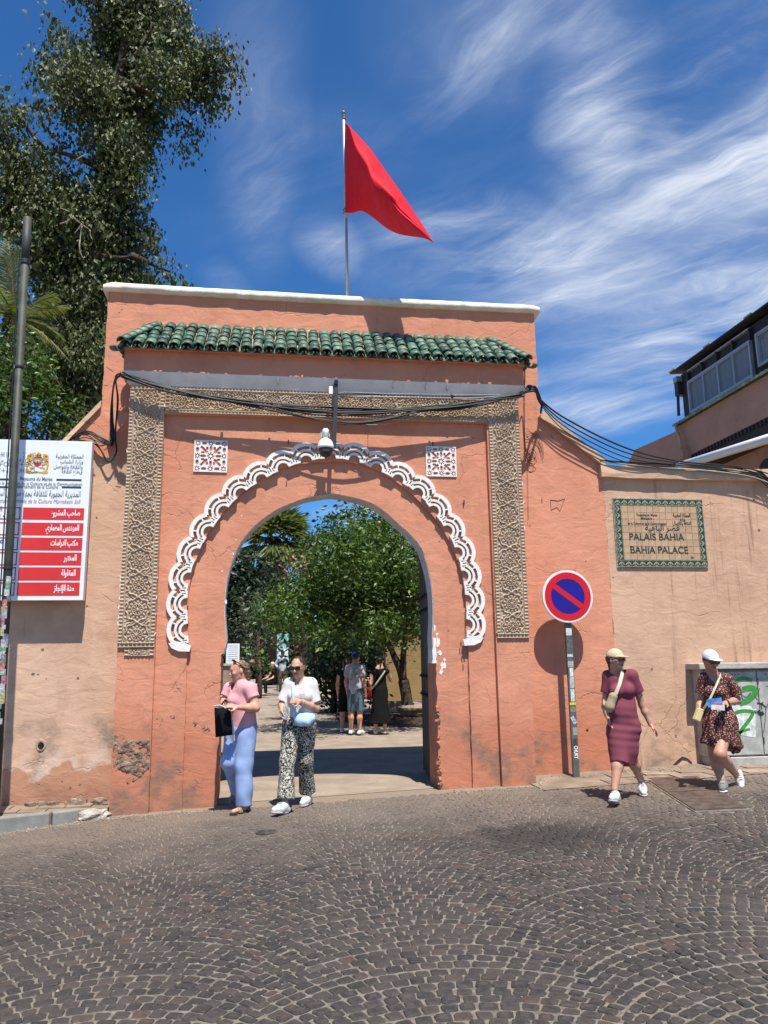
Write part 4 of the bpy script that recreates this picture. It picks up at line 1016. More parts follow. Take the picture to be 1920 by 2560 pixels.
def border_tile(w, h, horiz):
    q = MB(); q.box(-w/2+.0012, w/2-.0012, -.012, 0, -h/2+.0012, h/2-.0012, 0)
    def leaf(cx, cz, a, L, W_):
        c, s = math.cos(a), math.sin(a); P = [(-L, 0), (-L*.3, -W_), (L*.4, -W_*.8), (L, 0), (L*.4, W_*.8), (-L*.3, W_)]
        pts = [(cx+u*c-v*s, cz+u*s+v*c) for u, v in P]; q.prism(pts, -.0145, -.012, mi=1)
    m_ = min(w, h)
    if horiz:
        leaf(-w*.22, h*.02, math.radians(48), m_*.40, m_*.075); leaf(w*.22, h*.02, math.radians(132), m_*.40, m_*.075); leaf(0, h*.06, math.pi/2, m_*.26, m_*.06); leaf(-w*.06, -h*.30, math.radians(150), m_*.20, m_*.05); leaf(w*.06, -h*.30, math.radians(30), m_*.20, m_*.05)
    else:
        leaf(0, h*.22, math.radians(-42), m_*.40, m_*.075); leaf(0, -h*.22, math.radians(42), m_*.40, m_*.075); leaf(w*.06, 0, 0, m_*.24, m_*.06); leaf(-w*.3, h*.06, math.radians(60), m_*.18, m_*.05); leaf(-w*.3, -h*.06, math.radians(-60), m_*.18, m_*.05)
    for zz in (-1, 1):
        if horiz: q.box(-w/2+.002, w/2-.002, -.0138, -.012, zz*h*.44-.0035, zz*h*.44+.0035, 1)
        else: q.box(zz*w*.44-.0035, zz*w*.44+.0035, -.0138, -.012, -h/2+.002, h/2-.002, 1)
    o = q.build('border_tile', [TILEG, TILEL]); me = o.data; bpy.data.objects.remove(o); return me
nb = 13; wb = (x1-x0)/nb; bh = border_tile(wb, bw, True)
for i in range(nb):
    for zc, ry in ((z1-bw/2, 0), (z0+bw/2, 0)): inst(bh, 'border_tile', (x0+(i+.5)*wb, YB-.012, zc), np_, (0, ry, 0))
nv = 8; hb = (z1-z0-2*bw)/nv; bv_ = border_tile(bw, hb, False)
for k in range(nv):
    for xc in (x0+bw/2, x1-bw/2): inst(bv_, 'border_tile', (xc, YB-.012, z0+bw+(k+.5)*hb), np_)
yt = YB-.024
def tp(X, Y): return at(1500+X/3.95, 1200+Y/3.95, yt)
for body, a, b, kind in (('PALAIS BAHIA', (287, 592), (830, 600), .012), ('BAHIA PALACE', (300, 722), (868, 735), .012)):
    p, p2 = tp(*a), tp(*b); text(body, p, .145, GREENINK, np_, width=p2.x-p.x, bold=.0018, roll=-math.atan2(p2.z-p.z, p2.x-p.x)*0)
for body, a, b, s in (('Royaume du Maroc', (362, 356), (565, 356), .055), ('Ministère', (402, 390), (512, 390), .052), ('de la Culture et de la Communication', (275, 440), (655, 442), .055)):
    p, p2 = tp(*a), tp(*b); text(body, p, s, INK, np_, width=p2.x-p.x, bold=.001)
for body, a, b, s in (('المملكة المغربية', (722, 362), (890, 362), .07), ('وزارة', (790, 402), (842, 402), .07), ('الثقافة والاتصال', (722, 442), (900, 442), .07), ('قصر الباهية', (445, 498), (782, 500), .115)):
    p, p2 = tp(*a), tp(*b); text(arabic(body), p, s, INK, np_, width=p2.x-p.x, bold=.0015)
p = tp(905, 765)
for r, dx_ in ((.018, 0), (.012, .02)): annulus('potter_mark', p.x+dx_, p.z, r*.6, r, yt, INK, np_, n=14)

# ================================================================ project board on the left wall
YBD = 10.12
pb = thing('project_board', at(100, 1300, YBD), 'large white project board with a gold emblem and six red bands of Arabic lettering', 'board')
a0, a1, a2 = at(232, 1104, YBD), at(206, 1500, YBD), at(-330, 1098, YBD)
bx1, bz1, bz0, bx0 = (a0.x+a1.x)/2, a0.z, a1.z, a2.x
MB().box(bx0, bx1, YBD, YBD+.11, bz0, bz1).build('panel', SIGNW, pb)
q = MB()
for x in (bx0+.3, bx1-.3):
    for z in (bz0+.3, bz1-.3): q = MB(); q.box(x-.03, x+.03, YBD+.11, YB-.03, z-.03, z+.03).build('bracket', STEEL, pb)
yt = YBD-.0025
def bp(X, Y): return at(X/3.318, 1080+Y/3.318, YBD-.003)
XR = bp(700, 628).x; XL0 = bp(203, 628).x
xb0, xb1 = bp(180, 800).x, bp(690, 800).x
for k, (zt_, zb_) in enumerate(((628, 728), (752, 858), (876, 982), (998, 1106), (1122, 1232), (1247, 1358))):
    u0, u1 = bp(400, zt_).z, bp(400, zb_).z
    plate_z('red_band', [(xb0, u1), (xb1, u1), (xb1, u0), (xb0, u0)], yt+.002, SIGNR, pb)
    s = ('صاحب المشروع', 'المهندس المعماري', 'مكتب الدراسات', 'المختبر', 'المقاولة', 'مدة الإنجاز')[k]
    w = (245, 275, 225, 105, 118, 168)[k]; pr = bp(664-k*9.5, zb_-(40 if k else 34)); sc_ = (bp(600, 800).x-bp(400, 800).x)/200
    text(arabic(s), (pr.x-w*sc_, yt-.002, pr.z), .105, INKW, pb, width=w*sc_, bold=.003)
    # outlined box of the left-hand column beside each band
    xo1 = xb0-.03; q = MB()
    for (p0, p1, r0, r1) in ((bx0+.05, xo1, u0-.012, u0), (bx0+.05, xo1, u1, u1+.012), (xo1-.012, xo1, u1, u0)): q.box(p0, p1, yt-.001, yt+.001, r0, r1)
    q.build('box_outline', SIGNFR, pb)
for body, X, Y, s, m in (('Marrakech -', 40, 708, .085, INKB), ('الثقافة', 20, 655, .085, INKB), ('Bureau d’études so', 30, 920, .085, INKB)):
    p = bp(X, Y); t = text(arabic(body) if ord(body[0]) > 255 else body, (p.x, yt-.002, p.z), s, m, pb, 'RIGHT', bold=.001)
for body, xa, xb, Y, s, b in (('Royaume du Maroc', 163, 433, 398, .062, .0012), ('Ministère de la Jeunesse, de la Culture et de la Communication', -165, 680, 430, .054, .0006), ('Département de la Culture', 112, 480, 462, .060, .0006)):
    p, p2 = bp(xa, Y), bp(xb, Y); text(body, (p.x, yt-.002, p.z), s, INKG, pb, width=p2.x-p.x, bold=b)
p, p2 = bp(-90, 582), bp(665, 582); text('Direction Régionale de la Culture Marrakech Safi', (p.x, yt-.002, p.z), .075, simple('ink_light', (.32, .33, .35), .6, bstr=0), pb, width=p2.x-p.x, shear=.25)
p, p2 = bp(-60, 525), bp(668, 525); text(arabic('المديرية الجهوية للثقافة بجهة مراكش آسفي'), (p.x, yt-.002, p.z), .105, INKG, pb, width=p2.x-p.x, bold=.0006)
for body, xa, xb, Y in (('المملكة المغربية', 462, 692, 212), ('وزارة الشباب', 500, 690, 255), ('والثقافة والتواصل', 445, 685, 298), ('قطاع الثقافة', 510, 682, 338)):
    p, p2 = bp(xa, Y), bp(xb, Y); text(arabic(body), (p.x, yt-.002, p.z), .07, INKG, pb, width=p2.x-p.x, bold=.0004)
for xa, xb, Y in ((467, 677, 395), (512, 674, 457), (-200, 70, 388), (-200, 75, 452)):
    p, p2 = bp(xa, Y), bp(xb, Y); plate_z('rule', [(p.x, p.z-.011), (p2.x, p.z-.011), (p2.x, p.z+.011), (p.x, p.z+.011)], yt+.001, INK, pb)
# Tifinagh lines drawn as strokes
def stroke(pts, w, y, mat, parent, name='lettering'):
    L = [Vector((x, 0, z)) for x, z in pts]; left, right = [], []
    for i, p in enumerate(L):
        d = (L[min(i+1, len(L)-1)]-L[max(i-1, 0)]).normalized(); n_ = Vector((-d.z, 0, d.x)); left.append((p+n_*w/2)); right.append((p-n_*w/2))
    q = MB(); n = len(L); q.add([(v.x, y, v.z) for v in left+right]+[(v.x, y+.002, v.z) for v in left+right], [(i, i+1, n+i+1, n+i) for i in range(n-1)]); return q.build(name, mat, parent)
def tif(s, p, h, mat):
    x = p.x; w = h*.11; r = h/2
    q = []
    for ch in s:
        cz = p.z+r; cw = h*.95
        if ch == '+': q += [[(x, cz), (x+h*.8, cz)], [(x+h*.4, cz-r*.9), (x+h*.4, cz+r*.9)]]
        elif ch == 'O': q += [circ(x+r, cz, r*.85, 14)+[(x+r+r*.85, cz)]]
        elif ch == '.': q += [circ(x+r*.5, p.z+r*.5, r*.35, 10)+[(x+r*.5+r*.35, p.z+r*.5)]]; cw = h*.55
        elif ch == 'I': q += [[(x+h*.15, p.z), (x+h*.15, p.z+h)]]; cw = h*.45
        elif ch == 'B': q += [circ(x+r, cz, r*.85, 14)+[(x+r+r*.85, cz)], [(x+r*.2, cz), (x+r*1.8, cz)]]
        elif ch == 'S': q += [[(x+h*.7, p.z+h), (x+h*.1, p.z+h), (x+h*.45, cz), (x+h*.1, p.z), (x+h*.7, p.z)]]
        elif ch == '^': q += [[(x, p.z), (x+h*.4, p.z+h), (x+h*.8, p.z)]]
        elif ch == '*': q += [[(x+h*.3*k, p.z), (x+h*.3*k, p.z+h)] for k in (0, 1, 2)]+[[(x, cz), (x+h*.6, cz)]]
        x += cw
    for pts in q: stroke(pts, w, yt-.002, mat, pb)
for s, X, Y in (('I.+^S+*IIB.ES.ISB', -190, 200), ('+.OB+I.LO++IO.OSO.', -190, 245), ('OOOO+OOOI+BIOS+', -170, 280), ('SO.OI+.I+OIB.O.', -150, 333)):
    tif(s, bp(X, Y), .06, INKG)
# coat of arms: gold supporters, crown, shield, ribbon
ec = bp(312, 255); u = (bp(400, 255).x-bp(300, 255).x)/100
E2 = lambda X, Y: (ec.x+(X-312)*u, ec.z-(Y-255)*u)
def em(name, pts, mat, dy=0): plate_z(name, [E2(*p) for p in pts], yt-dy, mat, pb)
def tear(cx, cy, L, w, a):
    c, s = math.cos(a), math.sin(a); return [(cx+(L*x)*c-(w*y)*s, cy+(L*x)*s+(w*y)*c) for x, y in ((-1, 0), (-.6, .7), (0, 1), (.6, .7), (1, 0), (.6, -.8), (0, -1), (-.6, -.8))]
for s in (-1, 1):
    m_ = lambda P: [(312+s*(x-312), y) for x, y in P]
    em('emblem_lion', m_([(350, 182), (362, 172), (385, 178), (398, 190), (402, 215), (396, 232), (402, 250), (408, 272), (402, 296), (388, 300), (392, 278), (380, 268), (366, 280), (358, 276), (372, 258), (370, 238), (350, 226), (346, 216), (362, 212), (352, 196)]), GOLD)
    em('emblem_mane', m_(tear(378, 198, 14, 8, .4)), simple('print_brown', (.30, .13, .02), .6, bstr=0) if s < 0 else SIGNFR, .0008)
    em('emblem_scroll', m_([(312, 330), (345, 336), (372, 326), (390, 306), (402, 304), (398, 322), (404, 340), (390, 350), (370, 352), (352, 346), (330, 344), (312, 342)]), GOLD)
    em('emblem_scroll', m_([(330, 296), (352, 290), (378, 300), (372, 312), (350, 304), (332, 304)]), GOLD)
em('emblem_shield', [(278, 206), (292, 200), (312, 198), (332, 200), (346, 206), (348, 250), (340, 272), (312, 290), (284, 272), (276, 250)], SIGNR)
em('emblem_field', [(276, 216), (348, 216), (348, 246), (330, 254), (294, 254), (276, 246)], simple('print_grey', (.25, .25, .27), .6, bstr=0), .0008)
em('emblem_sun', [(290, 248)]+[(312+20*math.cos(t), 248-18*math.sin(t)) for t in np.linspace(math.pi, 0, 10)], simple('print_yellow', (.70, .52, .05), .6, bstr=0), .0016)
em('emblem_star', [(312+(9 if i % 2 == 0 else 4)*math.sin(i*math.pi/5), 244-(9 if i % 2 == 0 else 4)*math.cos(i*math.pi/5)) for i in range(10)], simple('print_green', (.02, .16, .04), .6, bstr=0), .0024)
em('emblem_crown', [(284, 184), (290, 172), (300, 180), (306, 166), (312, 152), (318, 166), (324, 180), (334, 172), (340, 184), (334, 190), (290, 190)], GOLD)
annulus('emblem_wreath', *E2(312, 245), 46*u, 51*u, yt, GOLD, pb, .5, math.pi-.5, 20)

# ================================================================ poles
lp = at(14, 1530, 9.42)
lpx = lp.x
lamp = thing('lamp_post', (lpx, 9.42, -.1), 'grey green steel post plastered with stickers before the project board', 'post')
top = at(69, 545, 9.42); r = .056
dxp = (top.x-lpx)/(top.z-lp.z)
px_at = lambda z: lpx+dxp*(z-lp.z)
j = at(60, 655, 9.42).z
MB().tube([(px_at(-.2), 9.42, -.2), (px_at(j), 9.42, j)], [.052, .045], 20).build('post', LAMP_M, lamp, True)
MB().tube([(px_at(j-.04), 9.42, j-.04), (px_at(top.z), 9.42, top.z)], [.049, .050], 20).build('upper_sleeve', LAMP_M, lamp, True)
for py in (652, 657, 918, 1420):
    z = at(60, py, 9.42).z; MB().tube([(px_at(z-.012), 9.42, z-.012), (px_at(z+.012), 9.42, z+.012)], .056, 18).build('wire_clamp', DSTEEL, lamp)
MB().tube([(px_at(z)-.05, 9.36, z) for z in np.linspace(1.0, j-.05, 12)], .008, 6).build('strapped_wire', BLACK, lamp)
stc = [tuple(.5*v+.14 for v in c_) for c_ in [(.55, .56, .54), (.05, .30, .12), (.6, .6, .58), (.03, .03, .035), (.62, .10, .03), (.35, .5, .45), (.45, .03, .16), (.55, .55, .6), (.5, .45, .1), (.06, .08, .25)]]
def sticker(zc, h, phi, w, c, par, axis_x, y, rad, mat=None, dz=0):
    q = MB(); n = 6; V = []
    for zz in (zc-h/2, zc+h/2):
        for i in range(n+1):
            t = phi+w*(i/n-.5)
            V.append((axis_x(zz)+rad*math.sin(t), y-rad*math.cos(t), zz+dz*(i/n-.5)))
    q.add(V, [(i, i+1, n+2+i, n+1+i) for i in range(n)])
    return q.build('sticker', mat or simple('sticker_print', c, .6, .5, 40, bstr=0), par)
zz = 2.62
for k in range(24):
    sticker(zz, rng.uniform(.05, .15), rng.uniform(-.4, .9), rng.uniform(.8, 1.5), stc[k % 10], lamp, px_at, 9.42, .0535); zz -= rng.uniform(.05, .11)

# no parking sign
sy = 10.13; sb = at(1441, 1948, sy); st = at(1423, 1572, sy); sc = at(1419, 1491, sy-.05)
np2 = thing('no_parking_sign', (sb.x, sy, sb.z), 'round red and blue no parking sign on a sticker covered steel post', 'road sign')
sx_at = lambda z: sb.x+(sc.x-sb.x)*(z-sb.z)/(sc.z-sb.z)
q = MB(); w_ = .042
V = [(sx_at(z)+a*w_, sy+b*.022, z) for z in (sb.z-.1, sc.z+.25) for a, b in ((-1, -1), (1, -1), (1, 1), (-1, 1))]
q.add(V, [(0, 1, 5, 4), (1, 2, 6, 5), (2, 3, 7, 6), (3, 0, 4, 7), (4, 5, 6, 7), (3, 2, 1, 0)]); q.build('post', STEEL, np2)
R0 = .358; yd = sy-.052
MB().lathe((sc.x, yd, sc.z), [(R0*.97, -.028), (R0, -.022), (R0, .006), (R0*.975, .008)], 56, '-y').build('disc', ROADW, np2)
annulus('red_ring', sc.x, sc.z, R0*.675, R0*.92, yd-.009, ROADR, np2, n=64)
plate_z('blue_field', circ(sc.x, sc.z, R0*.69, 56), yd-.0085, ROADB, np2, .0015)
a = math.radians(-36); R = R0*.68; q = MB(); hw = .036
c_, s_ = math.cos(a), math.sin(a); P = [(-R, -hw), (R, -hw), (R, hw), (-R, hw)]
plate_z('red_slash', [(sc.x+x*c_-z*s_, sc.z+x*s_+z*c_) for x, z in P], yd-.0108, ROADR, np2, .0015)
for z in (sc.z-.12, sc.z+.12): MB().box(sx_at(z)-.05, sx_at(z)+.05, yd+.02, sy+.03, z-.02, z+.02).build('clamp', STEEL, np2)
def post_sticker(py, h, c, w=.9, dx=0, rot_=0):
    p = at(1430, py, sy); q = MB(); x = sx_at(p.z)+dx; hw = w_*w; R = Matrix.Rotation(rot_, 3, 'Y')
    q.obox((x, sy-.0228, p.z), hw, .0006, h/2, R); return q.build('sticker', simple('sticker_print', c, .6, .4, 60, bstr=0), np2), x, p.z
for py, h, c, w, dx, rr in ((1579, .10, (.6, .6, .6), .95, 0, 0), (1611, .12, (.10, .11, .11), .9, 0, 0), (1638, .04, (.55, .55, .53), .95, 0, 0), (1660, .08, (.36, .36, .34), .95, 0, 0), (1680, .11, (.62, .64, .60), .6, .006, 0), (1705, .16, (.40, .46, .42), .7, .005, .03), (1738, .16, (.58, .58, .55), .65, .005, 0), (1759, .035, (.60, .60, .03), 1.0, 0, 0), (1773, .07, (.2, .2, .19), .9, 0, 0), (1800, .10, (.45, .47, .55), .62, 0, -.5), (1828, .10, (.26, .27, .27), .7, .01, 0), (1857, .11, (.05, .05, .05), .7, 0, 0)):
    post_sticker(py, h, c, w, dx, rr)
p = at(1430, 1876, sy); text('CHUKY', (sx_at(p.z)-.016, sy-.0236, p.z+.06), .072, INKW, np2, 'LEFT', bold=.002, roll=-math.pi/2, width=.165)
p = at(1430, 1636, sy); text('NOTUK', (sx_at(p.z)-.036, sy-.0236, p.z), .03, INK, np2, 'LEFT', width=.072)
p = at(1430, 1803, sy); text('OK', (sx_at(p.z)-.016, sy-.0236, p.z-.01), .035, INKB, np2, 'LEFT')

# ================================================================ security camera and tube bracket
cy = 9.72
cc = at(814, 1118, cy)
sec = thing('security_camera', (cc.x, cy, cc.z), 'white dome security camera with dark glass hanging over the arch', 'camera')
pt = at(816, 1085, cy)
MB().box(cc.x-.062, cc.x+.062, cy+.055, cy+.068, pt.z-.06, pt.z+.075).build('mounting_plate', ALU, sec)
MB().lathe((cc.x, cy, cc.z), [(.036, .10), (.036, .17), (.044, .185), (.044, .23), (.03, .25), (.01, .255)], 18).build('neck', WPLAST, sec, True)
MB().lathe((cc.x, cy, cc.z), [(.108, -.022), (.108, .005), (.100, .045), (.080, .085), (.050, .110), (.036, .118)], 28).build('housing', WPLAST, sec, True)
MB().lathe((cc.x, cy, cc.z), [(.02, -.135), (.06, -.118), (.085, -.085), (.097, -.045), (.099, -.022)], 28).build('glass_dome', DOME, sec, True)
MB().box(cc.x-.045, cc.x+.045, cy-.100, cy-.06, cc.z-.08, cc.z-.055).build('lens_window', DSTEEL, sec)
for dx_ in (-.05, .05): MB().lathe((cc.x+dx_, cy+.055, pt.z+.06), [(.008, 0), (.008, .008)], 8, '-y').build('bolt', DSTEEL, sec)
tb = thing('camera_bracket', (at(838, 1000, cy).x, cy, 4.8), 'dark square tube hanging on a wall arm beside the security camera', 'bracket')
T0, T1 = at(840, 962, cy), at(835, 1120, cy); s_ = .026
q = MB(); V = [(p.x+a*s_, cy+b*s_, p.z) for p in (T1, T0) for a, b in ((-1, -1), (1, -1), (1, 1), (-1, 1))]
q.add(V, [(0, 1, 5, 4), (1, 2, 6, 5), (2, 3, 7, 6), (3, 0, 4, 7), (4, 5, 6, 7), (3, 2, 1, 0)]); q.build('drop_tube', DSTEEL, tb)
q = MB(); q.tube([(T0.x, cy-.045, T0.z+.028), (T0.x, YB, T0.z+.028)], .029, 14); q.build('wall_arm', DSTEEL, tb)
q = MB(); q.tube([(T0.x, cy-.0465, T0.z+.028), (T0.x, cy-.045, T0.z+.028)], .020, 14); q.build('tube_mouth', DOME, tb)
p = at(828, 975, cy); MB().box(p.x-.03, p.x+.02, cy-.01, cy+.06, p.z-.055, p.z+.05).build('junction_box', WPLAST, tb)
MB().tube([(T1.x, cy, T1.z+.06), (cc.x+.02, cy+.062, pt.z)], .012, 8).build('stay', DSTEEL, tb)

# ================================================================ cables
def sag(p, q_, d, n=26, wob=0.0):
    a, b = Vector(p), Vector(q_); ph = rng.uniform(0, 6, 2)
    return [a.lerp(b, t)+Vector((0, wob*.4*math.sin(5*t+ph[0]), -d*4*t*(1-t)+wob*math.sin(9*t+ph[1])*t*(1-t)*4)) for t in np.linspace(0, 1, n)]
def cable(name, pts, r, par, mat=None): return MB().tube(pts, r, 6).build(name, mat or BLACK, par, True)
cb = thing('cable_bundle', (.7, 9.7, 5), 'thick sagging bundle of black cables strung across the carved frieze', 'cables', 'cable bundles on the gateway')
yc = 9.80
Lc, Rc = at(303, 938, yc), at(1303, 985, yc)
for k in range(11):
    m_ = at(835+rng.normal(0, 30), 1018+rng.uniform(-4, 22), yc-rng.uniform(0, .06))
    a = Lc+Vector((rng.uniform(-.02, .02), rng.uniform(-.03, .03), rng.uniform(-.035, .035))); b = Rc+Vector((rng.uniform(-.02, .03), rng.uniform(-.03, .03), rng.uniform(-.04, .04)))
    q1 = at(430, 972+rng.uniform(-4, 10), yc-rng.uniform(0, .04)); q2 = at(600, 1000+rng.uniform(-6, 10), yc-rng.uniform(0, .05)); q3 = at(1085+rng.normal(0, 10), 1022+rng.uniform(-8, 6), yc-rng.uniform(0, .05)); q4 = at(1210, 1006+rng.uniform(-8, 7), yc)
    if k > 7: m_ = at(870, 1048+rng.uniform(-8, 14), yc-.08)
    cable('cable', smooth_line([tuple(a), tuple(q1), tuple(q2), tuple(m_), tuple(q3), tuple(q4), tuple(b)], 7), rng.uniform(.007, .013), cb)
for k in range(2): cable('cable', smooth_line([tuple(at(840, 985+k*6, yc+.03)), tuple(at(1000, 988+k*5, yc)), tuple(at(1180, 991+k*4, yc)), tuple(Rc)], 8), .008, cb, GREYC if k else BLACK)
cable('cable', smooth_line([tuple(at(846, 984, yc)), tuple(at(868, 981, yc)), tuple(at(1000, 985, yc)), tuple(at(1290, 988, yc))], 8), .006, cb, GREYC)
cable('cable', [at(930, y_, yc-.01) for y_ in (984, 1000, 1018)], .004, cb)
cable('cable', smooth_line([tuple(at(856, 1046, yc)), tuple(at(905, 1060, yc-.02)), tuple(at(960, 1061, yc-.02)), tuple(at(1010, 1050, yc)), tuple(at(1070, 1030, yc))], 7), .005, cb, GREYC)
for px_, py_ in ((355, 950), (393, 962), (445, 975), (560, 995), (680, 1010), (1085, 1021), (1130, 988)):
    p = at(px_, py_, yc); MB().tube([p+Vector((-.012, 0, -.01)), p+Vector((.012, 0, -.006))], .032, 10).build('cable_tie', BLACK, cb)
cl_ = thing('cable_bundle', (-2.0, 9.9, 4.9), 'black cables looping down the left edge of the gateway to the wall top', 'cables', 'cable bundles on the gateway')
for k in range(9):
    e_ = lambda s=1: rng.normal(0, .02)*s
    P = [Lc+Vector((e_(), 0, e_())), at(289, 945+rng.uniform(-4, 8), 9.9), at(281, 985+rng.uniform(-6, 6), 10.15), at(280+rng.normal(0, 3), 1045, 10.28), at(284+rng.normal(0, 3), 1085, 10.3), at(280, 1104+rng.uniform(-6, 10), 10.28), at(250, 1104+rng.uniform(-14, 12), 10.25), at(215, 1080+rng.uniform(-12, 16), 10.3), at(165+rng.uniform(-40, 30), 1098+rng.uniform(-6, 8), 10.35)]
    if k > 5: P = P[:2]+[at(288+k, 1000, 10.0), at(288, 1090, 10.2), at(291, 1130, 10.28), at(270, 1140+k*2, 10.26), at(240, 1112, 10.28), at(180, 1096, 10.35)]
    cable('cable', smooth_line([tuple(p) for p in P], 6), rng.uniform(.006, .012), cl_)
for px_, py_, dx_, dy_ in ((283, 930, -18, -14), (270, 965, -12, -3), (295, 1030, 14, -20)):
    cable('cable_end', [at(px_, py_, 9.95), at(px_+dx_, py_+dy_, 9.9)], .004, cl_)
cr_ = thing('cable_bundle', (3.7, 9.9, 5), 'black cables running from the gateway corner down over the right wall coping', 'cables', 'cable bundles on the gateway')
for k in range(4):
    P = [Rc+Vector((0, 0, rng.normal(0, .02))), at(1318, 968+rng.uniform(-4, 4), 9.85), at(1338, 974+rng.uniform(-4, 5), 9.95), at(1352, 1000+k*4, 10.2), at(1420, 1050+k*11, 10.25), at(1560, 1118+k*12, 10.26), at(1690, 1152+k*5, 10.27), at(1830, 1165+k*5, 10.27), at(1900, 1180+k*7, 10.3), at(1935, 1215+k*8, 10.3)]
    cable('cable', smooth_line([tuple(p) for p in P], 7), (.013, .010, .008, .007)[k], cr_)
for k in range(3):
    P = [Rc, at(1335, 966+k*6, 9.9), at(1348, 988+k*4, 10.0), at(1354, 1010, 10.2), at(1352, 1024+k*5, 10.3)]
    cable('cable', smooth_line([tuple(p) for p in P], 7), .014, cr_)
for k in range(3):
    P = [at(1500, 1150+k*2, 10.3), at(1640, 1160+k*4, 10.28), at(1760, 1166+k*5, 10.27), at(1870, 1172+k*9, 10.26), at(1940, 1190+k*12, 10.26)]
    cable('cable', smooth_line([tuple(p) for p in P], 6), .009, cr_, GREYC if k == 2 else BLACK)
ch = thing('loose_wire_tangle', (3.5, 10.3, 4.5), 'thin loose wires hanging in coils right of the carved panel', 'wires')
YW = YB-.03
cable('wire', smooth_line([tuple(at(1310, 905, 9.9)), tuple(at(1312, 940, 10.0)), tuple(at(1310, 1000, 10.3)), tuple(at(1311, 1080, YW)), tuple(at(1314, 1130, YW))], 6), .008, ch)
for k in range(5):
    c = at(1322+rng.normal(0, 5), 1135+rng.uniform(-14, 18), YW); a_, b_ = rng.uniform(.03, .07), rng.uniform(.06, .16)
    cable('wire', [c+Vector((a_*math.sin(t)+.02*t/6, -.01*k, -b_*(1-math.cos(t))/1.4)) for t in np.linspace(0, 2*math.pi*1.05, 26)], .0035, ch)
for k in range(4):
    cable('wire', smooth_line([tuple(at(1316, 1070+k*8, YW)), tuple(at(1330+k*5, 1085, YW-.02)), tuple(at(1345+k*4, 1105+k*5, YW)), tuple(at(1352+k*2, 1122+k*8, YW))], 5), .003, ch)
cable('wire', [at(1318+k, y_, YW) for k, y_ in enumerate((1140, 1180, 1240, 1300))], .0025, ch)
# a thin scribbled wire on the plaster by the plate
cable('wire', [at(a, b, YB-.004) for a, b in ((1376, 1250), (1378, 1275), (1392, 1268), (1400, 1278), (1412, 1246), (1396, 1252), (1376, 1250))], .003, ch)

# ================================================================ flag
fy = 10.75
fb, ft = at(868, 742, fy), at(859, 286, fy)
fp = thing('flagpole', (fb.x, fy, 6.88), 'thin steel flagpole standing on the gateway roof', 'flagpole')
fm_ = at(865, 538, fy)
MB().tube([(fb.x+.01, fy, 6.75), fm_], [.026, .022], 12).build('pole', ALU, fp, True)
MB().tube([fm_-Vector((0, 0, .06)), ft], [.029, .023], 12).build('upper_pole', ALU, fp, True)
MB().lathe(ft, [(.024, 0), (.034, .01), (.034, .04), (.02, .06)], 12).build('finial', STEEL, fp, True)
for py in (290, 296, 524, 532): p = at(863 if py > 400 else 860, py, fy); MB().lathe(p, [(.034, -.012), (.034, .012)], 10).build('collar', STEEL, fp)
F3 = lambda X, Y, y: at(840+X/4.422, 260+Y/4.422, y)
yr = lambda X: fy-.02-(X-100)/960*1.25
Acur = [(104, 195), (150, 245), (290, 395), (420, 550), (560, 750), (720, 975), (880, 1215), (980, 1370), (1058, 1495)]
Ccur = [(106, 215), (150, 265), (230, 500), (330, 660), (400, 830), (560, 970), (660, 1125), (860, 1310), (1062, 1500)]
Bcur = [(106, 1200), (180, 1205), (290, 1185), (420, 1265), (560, 1375), (700, 1440), (880, 1470), (980, 1485), (1072, 1530)]
def col(i, t):
    return None
nu, nv_ = 60, 34; V = []; Fc = []
def ev(cur, s): L = smooth_line(cur, 8); k = s*(len(L)-1); i = min(int(k), len(L)-2); f = k-i; return (L[i][0]*(1-f)+L[i+1][0]*f, L[i][1]*(1-f)+L[i+1][1]*f)
for i in range(nu+1):
    s = i/nu; a, c, b = ev(Acur, s), ev(Ccur, s), ev(Bcur, s)
    bulge = .66*math.sin(math.pi*min(1, s*1.02))**.8
    for k in range(nv_+1):
        v = k/nv_; vc = .32
        if v < vc: t = v/vc; X, Y = a[0]+(c[0]-a[0])*t, a[1]+(c[1]-a[1])*t; d = bulge*math.sin(t*math.pi/2)
        else: t = (v-vc)/(1-vc); X, Y = c[0]+(b[0]-c[0])*t, c[1]+(b[1]-c[1])*t; d = bulge*(math.cos(t*math.pi/2)-.55*math.sin(t*math.pi)*0)-.10*t*math.sin(math.pi*s)
        y = yr(X)-d-.03*math.sin(6*s+3*v)*s-.016*math.sin(22*s-5*v)*math.sin(math.pi*s)-.008*math.sin(47*s+9*v)*math.sin(math.pi*s)
        V.append(tuple(F3(X, Y, y)))
m_ = nv_+1
Fc = [(i*m_+k, i*m_+k+1, (i+1)*m_+k+1, (i+1)*m_+k) for i in range(nu) for k in range(nv_)]
fl = thing('flag', (fm_.x, fy, fm_.z), 'red flag blowing sideways from the flagpole above the gateway', 'flag')
o = mesh_np('cloth', V, Fc, RED, fl, smooth=True); sm = o.modifiers.new('thickness', 'SOLIDIFY'); sm.thickness = .003
sp_ = [F3(600+12*math.cos(t), 832+9*math.sin(t), yr(600)-.50) for t in np.linspace(0, 6.283, 8, endpoint=False)]
MB().add(sp_, [tuple(range(8))]).build('star_tip', simple('embroidery_green', (.02, .10, .04), .8, bstr=0), fl)
hem = MB().tube([F3(108, Y, fy-.02) for Y in np.linspace(215, 1200, 12)], .012, 6).build('hoist_hem', RED, fl)

